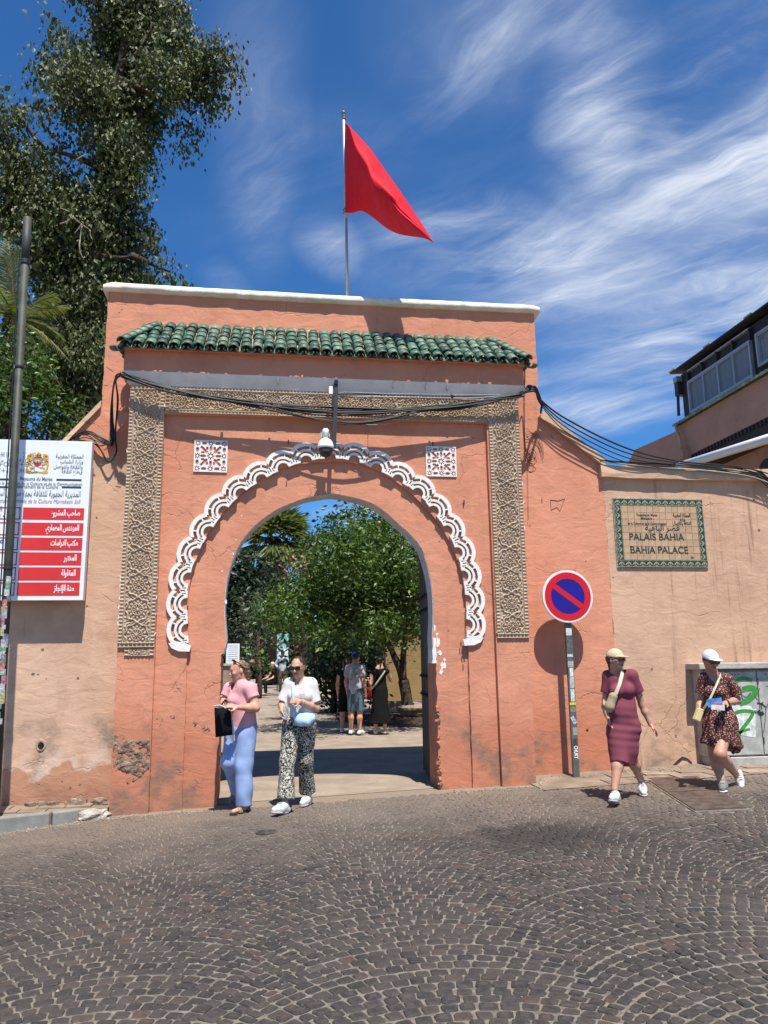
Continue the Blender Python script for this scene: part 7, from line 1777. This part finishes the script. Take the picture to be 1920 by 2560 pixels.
V2 = [v+Vector((0, .07*0+.05*math.sin(math.pi*(i % 9)/8)+.006, 0)) for i, v in enumerate(V)]
q.add(V+V2, [(i*9+j, i*9+j+1, i*9+j+10, i*9+j+9) for i in range(8) for j in range(8)]+[(81+i*9+j+9, 81+i*9+j+10, 81+i*9+j+1, 81+i*9+j) for i in range(8) for j in range(8)]+[(i*9, i*9+9, 90+i*9, 81+i*9) for i in range(8)]+[(i*9+8, 89+i*9, 98+i*9, i*9+17) for i in range(8)]+[(72+j, 73+j, 154+j, 153+j) for j in range(8)])
BLK = cloth('black_cotton', (.008, .008, .009)); q.build('bag_body', BLK, bgA, True); strap(bgA, [C4[0].lerp(C4[1], .3), a(275, 800, -.14), a(300, 790, -.02), C4[0].lerp(C4[1], .8)], .02, BLK, name='handle')

# ---------------------------------------------------------------- woman in the white T-shirt
yBm = 9.50; a = lambda X, Y, d=0: at(500+X/4.608, 1580+Y/4.608, yBm+d)
fB = Vector((-.30, -.95, 0)).normalized()
PB = thing('person', (a(1110, 1950).x, yBm, gz(.3)), 'woman in a white T-shirt, patterned trousers and sunglasses walking out through the arch', 'person', 'women walking in the street')
hc = a(1128, 412, -.02); face = Vector((-.38, -.90, -.16)).normalized()
shL, shR = a(1030, 600, .03), a(1285, 605, .0); elL, elR = a(950, 830, .02), a(1335, 880, -.02); wrL, wrR = a(945, 905, -.10), a(1150, 800, -.22)
hL, hR = a(1055, 1060, .0), a(1235, 1060, .02); kL, kR = a(1005, 1480, -.12), a(1215, 1480, .06); aL, aR = a(985, 1925, -.22), a(1240, 1840, .22)
b = Body(.008); f, sd, up = head(b, hc, face, 1.04); nk = a(1145, 560, .03)
b.cap(hc-up*.06-f*.02, nk, .050, .054, .03); b.cap(nk, a(1145, 680, .02), .07, .11, .05)
limbs(b, shL, elL, wrL, (.052, .042, .028)); limbs(b, shR, elR, wrR, (.058, .046, .029))
hand(b, wrL, a(945, 980, -.14)-wrL, Vector((1, -.2, 0)), 1.0, .7, 1); hand(b, wrR, a(1060, 785, -.27)-wrR, Vector((-.2, .7, -.4)), 1.0, .95, 1)
leg(b, hL, kL, aL, f=fB); leg(b, hR, kR, aR, f=fB); b.build('body', SKIN_B, PB); mouth(PB, hc, face, 1.04); shades(PB, hc, face, 1.08)
b = Body(.007); R = np.array(Matrix((sd, f, up)).transposed()); b.ell(hc+up*.040-f*.016, (.081, .100, .095), R); b.cap(hc-f*.07, hc-f*.085-up*.06, .045, .03, .03); b.cut(np.array(f)*1.0-np.array(up)*.62, hc+f*.046+up*.050); b.ell(hc-f*.11+up*.03, (.03, .035, .03), R, .02)
b.build('hair', HAIR_BR, PB, lambda X, Y, Z: .002*np.sin(170*X+60*Z))
b = Body(.009); sq = (fB, .66)
b.cap(a(1150, 680, .02), a(1140, 860, .0), .168, .165, .05, sq); b.cap(a(1140, 860, 0), a(1130, 1010, .0), .165, .176, .05, sq, True); b.cap(shL, shR, .066, .068, .05); b.ell(a(1085, 740, -.09), (.075, .07, .075), None, .05); b.ell(a(1215, 740, -.09), (.075, .07, .075), None, .05)
b.cap(shL, shL.lerp(elL, .86), .072, .078, .03, None, True); b.cap(shR+Vector((-.01, 0, 0)), shR.lerp(elR, .76), .078, .086, .03, None, True); b.cap(nk+up*.05, nk-up*.03+f*.045, .060, .080, .01, None, False, True)
b.build('t_shirt', cloth('white_jersey', (.62, .595, .56), .04), PB, folds(5, .0068, 19, 4))
IKP = simple('faded_red_print', (.62, .20, .14), .9, .3, 40, bstr=0)
p = a(1140, 695, -.165); text('TEXA', (p.x, p.y, p.z), .068, IKP, PB, width=a(1210, 700, 0).x-a(1140, 700, 0).x, name='print', rz=-.15)
p = a(1120, 748, -.175); text('SUNSHINE', (p.x, p.y, p.z), .034, simple('faded_lilac_print', (.62, .48, .50), .9, .3, 40, bstr=0), PB, width=a(1225, 700, 0).x-a(1120, 700, 0).x, name='print', rz=-.15)
PAT = pattern('vein_print', (.58, .54, .45), (.018, .017, .016), 'vein')
b = Body(.009); b.cap(a(1140, 990, .01), a(1145, 1100, .01), .158, .170, .05, (fB, .74)); b.cap(hL, kL, .112, .090, .05); b.cap(kL, aL+Vector((0, 0, .0)), .090, .100, .05, None, True); b.cap(hR, kR, .112, .088, .05); b.cap(kR, aR, .088, .098, .05, None, True)
b.build('trousers', PAT, PB, folds(6, .0075, 13, 4))
shoe(PB, Vector((aL.x-.01, aL.y-.03, gz(aL.x)+.085)), Vector((-.62, -.75, 0)), 1.15, .16); shoe(PB, Vector((aR.x, aR.y-.02, gz(aR.x)+.085)), Vector((-.42, -.9, 0)), 1.1, 0)
wt = MB(); c = wrR.lerp(elR, .12); d_ = (elR-wrR).normalized(); s_ = d_.cross(Vector((0, 0, 1))).normalized(); u_ = s_.cross(d_); wt.tube([c+s_*.034*math.cos(t)+u_*.034*math.sin(t) for t in np.linspace(0, 6.283, 17)], .009, 6, cap=False); wt.build('watch', ALU, PB)
bg = thing('belt_bag', a(1205, 1010, -.17), 'pale blue half moon bag slung across the woman in the white T-shirt', 'bag'); LB = cloth('pale_blue_nylon', (.42, .58, .74), .06); GB = cloth('slate_strap', (.15, .18, .27))
b = Body(.007); c = a(1200, 1000, -.17); pts = [a(1110, 965, -.16), a(1290, 970, -.16)]; b.cap(pts[0], pts[1], .035, .035, .03); b.cap(a(1130, 1010, -.17), a(1275, 1010, -.17), .050, .045, .04); b.cap(a(1165, 1045, -.17), a(1235, 1045, -.17), .042, .042, .04); b.build('pouch', LB, bg, folds(9, .003, 40))
strap(bg, [a(1070, 575, -.06), a(1073, 660, -.165), a(1075, 760, -.19), a(1088, 880, -.185), a(1100, 960, -.17)], .036, LB, name='front_strap'); strap(bg, [a(1300, 970, -.15), a(1345, 900, .0), a(1280, 700, .16), a(1110, 575, .06), a(1072, 570, -.05)], .034, GB, (0, 1, 0))
bt2 = thing('water_bottle', a(975, 915, -.16), 'clear plastic water bottle in the hand of the woman in the white T-shirt', 'bottle'); c = a(985, 960, -.17)
CLR, T_, b_ = new_mat('clear_plastic'); b_.inputs['Transmission Weight'].default_value = .85; b_.inputs['Roughness'].default_value = .08; b_.inputs['IOR'].default_value = 1.2; b_.inputs['Base Color'].default_value = (.9, .93, .96, 1)
MB().lathe((c.x, c.y, c.z-.03), [(.022, 0), (.031, .006), (.031, .04), (.028, .05), (.031, .06), (.031, .11), (.026, .135), (.013, .16), (.012, .175)], 16).build('bottle_body', CLR, bt2, True); MB().lathe((c.x, c.y, c.z+.145), [(.015, 0), (.015, .018), (.012, .02)], 14).build('bottle_cap', SIGNW, bt2)

# ---------------------------------------------------------------- woman in the burgundy dress
yC = 8.55; a = lambda X, Y, d=0: at(1460+X/3.6065, 1560+Y/3.6065, yC+d)
fC = Vector((-.45, -.89, 0)).normalized()
PC = thing('person', (a(330, 1550).x, yC, gz(3.8)), 'woman in a burgundy dress and beige cap striding past the no parking sign', 'person', 'women walking in the street')
hc = a(283, 330, -.02); face = Vector((.52, -.85, -.02)).normalized()
shL, shR = a(215, 468, .10), a(430, 462, -.06); elL, elR = a(188, 740, .12), a(525, 730, -.02); wrL, wrR = a(240, 905, .0), a(598, 905, -.06)
hL, hR = a(315, 940, .05), a(425, 940, -.05); kL, kR = a(312, 1190, -.10), a(430, 1200, .05); aL, aR = a(275, 1490, -.22), a(520, 1425, .22)
b = Body(.008); f, sd, up = head(b, hc, face, .98); nk = a(288, 428, .03)
b.cap(hc-up*.06-f*.02, nk, .046, .050, .03); b.cap(nk, a(310, 520, .03), .065, .10, .05)
limbs(b, shL, elL, wrL, (.048, .037, .025)); limbs(b, shR, elR, wrR, (.050, .039, .026))
hand(b, wrL, a(270, 985, -.02)-wrL, Vector((.8, -.4, 0)), .98, .5, 1); hand(b, wrR, a(660, 965, -.08)-wrR, Vector((-.4, .3, -.8)), .98, .55, -1)
leg(b, hL, kL, aL, (.082, .058, .056, .036), fC); leg(b, hR, kR, aR, (.082, .058, .054, .035), fC); b.build('body', SKIN_C, PC); mouth(PC, hc, face, .98); shades(PC, hc, face, 1.0)
b = Body(.007); R = np.array(Matrix((sd, f, up)).transposed()); b.ell(hc+up*.028-f*.022, (.080, .092, .095), R); b.cap(hc-f*.04-sd*.05, hc-f*.035-sd*.055-up*.09, .042, .026, .03); b.cap(hc-f*.06, hc-f*.06-up*.09, .05, .03, .03); b.cut(np.array(f), hc+f*.005); b.build('hair', HAIR_BR, PC, lambda X, Y, Z: .003*np.sin(120*X+80*Z)+.002*np.sin(190*Z))
cap_hat(PC, hc, face, .98, cloth('beige_cotton', (.60, .46, .30)))
BUR = cloth('burgundy_rib', (.20, .052, .074), .05)
b = Body(.009); sq = (fC, .74)
b.cap(a(320, 530, .02), a(340, 740, .0), .148, .138, .05, sq); b.cap(a(340, 740, 0), a(365, 940, .0), .138, .165, .06, sq); b.cap(a(365, 940, 0), a(362, 1110, .0), .162, .142, .06, sq); b.cap(a(362, 1100, 0), a(352, 1258, .0), .142, .130, .05, sq, True); b.ell(a(345, 800, -.06), (.10, .07, .12), None, .08)
b.cap(shL, shR, .060, .062, .05); b.ell(a(290, 610, -.07), (.07, .065, .07), None, .05); b.ell(a(395, 600, -.10), (.07, .065, .07), None, .05); b.cap(shL, shL.lerp(elL, .56), .064, .066, .03, None, True); b.cap(shR+Vector((-.01, 0, 0)), shR.lerp(elR, .58), .068, .074, .03, None, True)
b.cap(a(318, 1000, -.02), a(318, 1256, -.11), .125, .100, .08, None, True); b.cap(nk+up*.05, nk-up*.045+f*.035, .055, .072, .01, None, False, True)
def dress_folds(X, Y, Z, f1=folds(11, .0038, 26)):
    return f1(X, Y, Z)+.0025*np.sin(Z*75+9*X)*np.exp(-((Z-.86)/.22)**2)
b.build('dress', BUR, PC, dress_folds)
shoe(PC, Vector((aL.x-.0, aL.y-.02, gz(aL.x)+.10)), Vector((-.62, -.78, 0)), 1.08, .22); shoe(PC, Vector((aR.x, aR.y, gz(aR.x)+.098)), Vector((-.35, -.93, 0)), 1.05, -.12)
bg = thing('sling_bag', a(240, 700, -.14), 'small beige sling bag worn across the burgundy dress', 'bag'); KH = cloth('khaki_nylon', (.40, .31, .195))
b = Body(.007); b.cap(a(262, 655, -.15), a(232, 750, -.13), .048, .052, .04); b.cap(a(232, 745, -.13), a(220, 770, -.12), .045, .035, .03); b.build('pouch', KH, bg, folds(12, .003, 42)); strap(bg, [a(350, 405, -.01), a(345, 440, -.10), a(320, 540, -.17), a(285, 630, -.18)], .042, cloth('cream_strap', (.60, .52, .42)), name='front_strap'); strap(bg, [a(205, 760, -.08), a(185, 690, .08), a(260, 520, .20), a(350, 410, .06)], .035, KH, (0, 1, 0))

# ---------------------------------------------------------------- woman in the flowered dress
yD = 8.72; a = lambda X, Y, d=0: at(1460+X/3.6065, 1560+Y/3.6065, yD+d)
fD = Vector((-.35, -.94, 0)).normalized()
PD = thing('person', (a(1240, 1540).x, yD, gz(5.3)), 'woman in a brown flowered dress and white cap walking before the utility cabinet', 'person', 'women walking in the street')
hc = a(1140, 340, -.03); face = Vector((.02, -.97, -.20)).normalized()
shL, shR = a(1085, 490, .06), a(1290, 505, -.02); elL, elR = a(1055, 690, .10), a(1385, 690, .02); wrL, wrR = a(1015, 830, .03), a(1275, 712, -.18)
hL, hR = a(1150, 950, .02), a(1270, 950, .02); kL, kR = a(1175, 1180, .0), a(1225, 1175, -.20); aL, aR = a(1252, 1455, -.12), a(1385, 1370, .18)
b = Body(.008); f, sd, up = head(b, hc, face, .98); nk = a(1152, 445, .02)
b.cap(hc-up*.06-f*.02, nk, .047, .052, .03); b.cap(nk, a(1180, 560, .03), .068, .11, .05)
limbs(b, shL, elL, wrL, (.048, .038, .026)); limbs(b, shR, elR, wrR, (.052, .042, .028))
hand(b, wrL, a(985, 890, .0)-wrL, Vector((.7, -.4, 0)), .96, .8, 1); hand(b, wrR, a(1215, 725, -.25)-wrR, Vector((-.2, .2, -1)), .96, .75, 1)
leg(b, hL, kL, aL, (.085, .062, .058, .037), fD); leg(b, hR, kR, aR, (.085, .064, .058, .037), fD); b.build('body', SKIN_D, PD); mouth(PD, hc, face, .98); shades(PD, hc, face, 1.02)
b = Body(.007); R = np.array(Matrix((sd, f, up)).transposed()); b.ell(hc+up*.03-f*.02, (.078, .092, .093), R); b.cap(hc-f*.07, hc-f*.075-up*.05, .04, .03, .03); b.cut(np.array(f), hc+f*.012); b.build('hair', HAIR_DK, PD)
cap_hat(PD, hc, face, 1.05, cloth('white_cotton', (.68, .70, .72), .03), brim=.082)
FLO = pattern('flower_print', (.085, .030, .026), (.56, .33, .27), 'flower')
b = Body(.009); sq = (fD, .72)
b.cap(a(1185, 560, .03), a(1200, 720, .02), .150, .130, .05, sq); b.cap(a(1200, 720, .02), a(1225, 900, .0), .132, .180, .06, sq); b.cap(a(1225, 880, .0), a(1220, 1085, .0), .180, .205, .06, (fD, .85), True); b.cap(a(1290, 930, .02), a(1370, 1128, .06), .10, .085, .06, None, True)
b.cap(shL, shR, .062, .064, .05); b.ell(a(1140, 610, -.06), (.07, .065, .065), None, .05); b.ell(a(1225, 615, -.10), (.075, .068, .068), None, .05); b.cap(shL, shL.lerp(elL, .70), .070, .082, .03, None, True); b.cap(shR, shR.lerp(elR, .72), .074, .096, .03, None, True)
b.cap(nk+up*.05-f*.01, a(1150, 575, -.15), .058, .030, .01, None, False, True)
c0 = a(1230, 900, 0)
fo, dr_ = folds(15, .0050, 26), drape(16, .011, 9, c0.x, c0.y, .62, 1.05)
b.build('dress', FLO, PD, lambda X, Y, Z: fo(X, Y, Z)+dr_(X, Y, Z))
b = Body(.009); b.cap(a(1175, 1080, -.03), a(1372, 1125, .04), .045, .05, .04); b.cap(a(1068, 1060, .03), a(1180, 1085, -.10), .03, .04, .04); b.build('frill', FLO, PD, folds(17, .010, 30))
shoe(PD, Vector((aL.x, aL.y-.02, gz(aL.x)+.085)), Vector((-.62, -.78, 0)), 1.05, 0, SHOEG); shoe(PD, Vector((aR.x+.01, aR.y, max(aR.z-.02, gz(aR.x)+.13))), Vector((-.30, -.95, 0)), 1.08, -.75)  # left shoe painted grey for its shade; the right stays white
wt = MB(); c = wrR.lerp(elR, .06); d_ = (elR-wrR).normalized(); s_ = d_.cross(Vector((0, 0, 1))).normalized(); u_ = s_.cross(d_); wt.tube([c+s_*.032*math.cos(t)+u_*.032*math.sin(t) for t in np.linspace(0, 6.283, 17)], .010, 6, cap=False); wt.build('watch', BLACK, PD)
bg = thing('handbag', a(1040, 820, -.14), 'small cream handbag on a thin strap across the flowered dress', 'bag'); CR = cloth('cream_leather', (.62, .50, .26), .06)
q = MB(); C4 = [a(1040, 755, -.16), a(1090, 775, -.16), a(1050, 888, -.16), a(1000, 862, -.16)]; n = 4; q.add([p for p in C4]+[p+Vector((0, .07, 0)) for p in C4], [(0, 1, 2, 3), (7, 6, 5, 4), (0, 4, 5, 1), (1, 5, 6, 2), (2, 6, 7, 3), (3, 7, 4, 0)]); o = q.build('bag_body', CR, bg); bv = o.modifiers.new('bevel', 'BEVEL'); bv.width = .012; bv.segments = 3
strap(bg, [a(1238, 445, .0), a(1222, 480, -.10), a(1180, 580, -.19), a(1120, 700, -.20), a(1078, 765, -.17)], .024, cloth('cream_cord', (.66, .56, .42)), name='front_strap'); strap(bg, [a(1040, 760, -.10), a(1070, 650, .16), a(1180, 500, .16), a(1240, 445, .03)], .022, CR, (0, 1, 0))
lf = thing('leaflet', a(1180, 712, -.28), 'blue folded leaflet in the hand of the woman in the flowered dress', 'leaflet'); pa = a(1178, 708, -.29)
MB().obox(pa, .085, .003, .045, Matrix.Rotation(-.2, 3, 'Z')@Matrix.Rotation(-.12, 3, 'Y')).build('cover', simple('print_sky_blue', (.04, .25, .62), .5, .5, 14, bstr=0), lf); MB().obox(pa+Vector((.03, -.006, -.055)), .075, .004, .028, Matrix.Rotation(-.2, 3, 'Z')@Matrix.Rotation(.1, 3, 'Y')).build('pages', PAPER, lf); MB().obox(pa+Vector((.02, -.0065, -.012)), .06, .0025, .012, Matrix.Rotation(-.2, 3, 'Z')@Matrix.Rotation(.02, 3, 'Y')).build('print', simple('print_pink', (.55, .12, .12), .6, .3, 30, bstr=0), lf)

# ---------------------------------------------------------------- visitors in the courtyard
def visitor(label, px, foot, y, h, face, shirt, legs, sleeve=.5, hair=HAIR_DK, skinm=SKIN_C, hat=None, long_hair=False, dress=False, shorts=False, arms='down', lean=0, shoes=SHOEW):
    p = at(px, foot, y); z0 = gz(0, y); s = h/1.75; f = Vector(face).normalized(); sd = f.cross(Vector((0, 0, 1)))
    t = thing('person', (p.x, y, z0), label, 'person', 'visitors in the courtyard'); O = Vector((p.x, y, z0)); L = lambda r, fw, z: O+sd*r*s+f*fw*s+Vector((0, 0, z*s))
    b = Body(.012 if y < 25 else .016); hc_ = L(0, .03+lean, 1.62); head(b, hc_, f, s); b.cap(L(0, .01+lean, 1.55), L(0, 0, 1.45), .05*s, .055*s, .03); b.cap(L(0, 0, 1.42), L(0, 0, 1.0), .12*s, .12*s, .05, (f, .7))
    A = []
    for k in (-1, 1):
        S = L(k*.17, 0, 1.40)
        if arms == 'hips': E = L(k*.33, -.05, 1.16); Wq = L(k*.20, .08, 1.02)
        elif arms == 'up' and k == 1: E = L(k*.24, .14, 1.20); Wq = L(k*.16, .28, 1.42)
        else: E = L(k*.215, -.02, 1.12); Wq = L(k*.22, .06, .87)
        A.append((S, E, Wq)); limbs(b, S, E, Wq, (.048*s, .038*s, .027*s)); hand(b, Wq, (Wq-E) if arms != 'up' or k < 0 else Vector((0, 0, 1)), -sd*k, s, .5, k)
        leg(b, L(k*.09, 0, .92), L(k*.10, .02, .49), L(k*.105, -.01, .09), (.083*s, .056*s, .052*s, .036*s), f)
    b.build('body', skinm, t)
    for k in (-1, 1): shoe(t, L(k*.105, -.01, .085), f+sd*k*.15, s, 0, shoes, False)
    b = Body(.013 if y < 25 else .018); b.cap(L(0, 0, 1.36), L(0, 0, .98), .155*s, .150*s, .05, (f, .68)); b.cap(L(0, 0, .98), L(0, 0, .86), .150*s, .155*s, .05, (f, .7), True); b.cap(A[0][0], A[1][0], .065*s, .065*s, .05)
    for S, E, Wq in A:
        if sleeve > 0: b.cap(S, S.lerp(E, min(1, sleeve)), .066*s, .068*s, .03, None, sleeve < 1)
        if sleeve > 1: b.cap(E, E.lerp(Wq, .9), .052*s, .042*s, .03, None, True)
    if dress: b.cap(L(0, 0, .95), L(0, 0, .25), .16*s, .25*s, .06, (f, .85), True)
    b.build('dress' if dress else 'shirt', shirt, t, folds(int(px), .006, 20))
    if not dress:
        b = Body(.013 if y < 25 else .018); b.cap(L(0, 0, .96), L(0, 0, .88), .145*s, .15*s, .05, (f, .72))
        for k in (-1, 1):
            b.cap(L(k*.09, 0, .9), L(k*.10, .02, .50), .10*s, (.095 if shorts else .075)*s, .04, None, shorts)
            if not shorts: b.cap(L(k*.10, .02, .50), L(k*.105, -.01, .09), .075*s, .068*s, .04, None, True)
        b.build('shorts' if shorts else 'trousers', legs, t, folds(int(px)+1, .005, 18))
    f_, s_, u_ = orth(f); R = np.array(Matrix((s_, f_, u_)).transposed()); b = Body(.010 if y < 25 else .014); b.ell(hc_+u_*.036*s-f_*.018*s, (.080*s, .096*s, .092*s), R)
    if long_hair: b.cap(hc_-f_*.06*s, hc_-f_*.09*s-u_*.34*s, .075*s, .06*s, .04)
    b.cut(np.array(f_)-np.array(u_)*.5, hc_+f_*.03*s+u_*.04*s); b.build('hair', hair, t)
    if hat is not None: cap_hat(t, hc_, f, s, hat[0], brim_dir=(-f if hat[1] else None), name='cap' if hat[2] else 'hat')
    return t, L, A
GREYT = cloth('grey_marl', (.42, .42, .45), .05)
t, L, A = visitor('man in a pale T-shirt, denim shorts and blue cap standing under the orange tree', 889, 1828, 16.9, 1.76, (.55, .83, 0), GREYT, cloth('denim', (.10, .15, .20)), .62, skinm=SKIN_B, hat=(cloth('blue_cap', (.015, .07, .36)), True, True), shorts=True)
c_ = L(0, -.112, 1.30); f_ = Vector((.55, .83, 0)).normalized(); q = MB()
for k in range(26): p = L(rng.uniform(-.11, .11), -.128+rng.uniform(-.002, .002), 1.30+rng.uniform(-.14, .10)); q.obox(p, rng.uniform(.008, .02), .004, rng.uniform(.006, .016), Matrix.Rotation(math.atan2(-f_.x, f_.y), 3, 'Z')@Matrix.Rotation(rng.normal(0, .6), 3, 'Y'))
tag(q.build('print', INKG, t), kind='stuff')
visitor('dark haired woman in black shorts half hidden behind the man in the blue cap', 866, 1817, 17.4, 1.62, (.35, .93, 0), BLK, BLK, 0, skinm=SKIN_B, long_hair=True, shorts=True, hair=simple('auburn_hair', (.05, .016, .010), .4, .3, 30))
t, L, A = visitor('woman in a long black dress seen from behind holding a hand up', 951, 1828, 16.9, 1.66, (.25, .97, 0), BLK, BLK, 0, skinm=SKIN_B, dress=True, arms='up', hat=(cloth('black_cap', (.012, .012, .014)), False, True))
bgx = thing('shoulder_bag', L(-.24, -.02, .95), 'dark red bag with a pale strap over the black dress', 'bag'); strap(bgx, [L(.14, -.13, 1.42), L(.02, -.16, 1.25), L(-.14, -.15, 1.05), L(-.23, -.08, .98)], .028, cloth('pale_strap', (.5, .47, .42)), (0, -1, 0)); b = Body(.012); b.cap(L(-.25, -.02, 1.0), L(-.25, .0, .84), .07, .075, .03); b.build('bag_body', cloth('dark_red_leather', (.16, .02, .02)), bgx)
visitor('man in a pale blue shirt with hands on hips standing far down the path', 706, 1731, 36, 1.83, (-.2, -.97, 0), cloth('pale_blue_shirt', (.38, .43, .50)), cloth('brown_trousers', (.12, .085, .065)), 1.6, skinm=SKIN_E, arms='hips', hat=(cloth('dark_hat', (.02, .02, .022)), False, False), shoes=DARKW)
visitor('person in a grey top at the far notice board', 588, 1690, 30, 1.66, (-.2, .97, 0), cloth('grey_top', (.25, .26, .30)), BLK, .5, skinm=SKIN_E)
visitor('person in a dark blue top beside the far notice board', 599, 1690, 30.6, 1.60, (.2, .97, 0), cloth('navy_top', (.05, .06, .14)), BLK, .5, skinm=SKIN_E)
# seated visitor with crossed leg on the bench
yS = YBn-.05; zs = gz(0, YBn); sx0 = at(682, 1700, yS).x
ts = thing('person', (sx0, yS, zs), 'visitor in dark clothes and pale hat sitting cross-legged on the bench', 'person', 'visitors in the courtyard'); O = Vector((sx0, yS, zs))
b = Body(.015); hcs = O+Vector((0-.02, -.10, 1.22)); head(b, hcs, (-.8, -.5, 0), 1.0); b.cap(hcs-Vector((0, 0, .08)), O+Vector((.02, 0, 1.02)), .05, .06, .03); b.cap(O+Vector((.02, 0, .98)), O+Vector((.03, .05, .56)), .13, .14, .05)
for k, (kn, an) in enumerate((((-.36, -.30, .60), (-.80, -.42, .38)), ((-.30, -.38, .50), (-.28, -.42, .10)))): leg(b, O+Vector((.02, -.05+.1*k, .54)), O+Vector(kn), O+Vector(an), f=(-1, 0, 0)); b.cap(O+Vector(an), O+Vector(an)+Vector((-.14, -.04, -.03 if k else .08)), .036, .028, .03)
limbs(b, O+Vector((-.06, -.16, .96)), O+Vector((-.22, -.26, .74)), O+Vector((-.40, -.32, .66))); hand(b, O+Vector((-.40, -.32, .66)), (-1, -.1, -.1), (0, 0, -1)); limbs(b, O+Vector((.10, .12, .96)), O+Vector((.0, -.2, .72)), O+Vector((-.25, -.30, .62))); hand(b, O+Vector((-.25, -.30, .62)), (-1, -.1, 0), (0, 0, -1)); b.build('body', SKIN_B, ts)
b = Body(.016); b.cap(O+Vector((.02, 0, .97)), O+Vector((.03, .05, .58)), .165, .175, .05); b.cap(O+Vector((-.06, -.16, .96)), O+Vector((.10, .12, .96)), .07, .07, .04); b.build('shirt', BLK, ts)
b = Body(.016); b.cap(O+Vector((.02, 0, .56)), O+Vector((-.36, -.30, .60)), .13, .085, .05); b.cap(O+Vector((.02, .0, .56)), O+Vector((-.30, -.38, .50)), .12, .085, .05); b.cap(O+Vector((-.30, -.38, .50)), O+Vector((-.28, -.42, .18)), .08, .07, .04); b.cap(O+Vector((-.36, -.30, .60)), O+Vector((-.62, -.37, .47)), .08, .07, .04, None, True); b.build('trousers', BLK, ts)
cap_hat(ts, hcs, (-.8, -.5, 0), 1.05, cloth('straw_hat', (.50, .42, .30)), name='hat', brim=.11)
# someone in black half hidden behind the left jamb
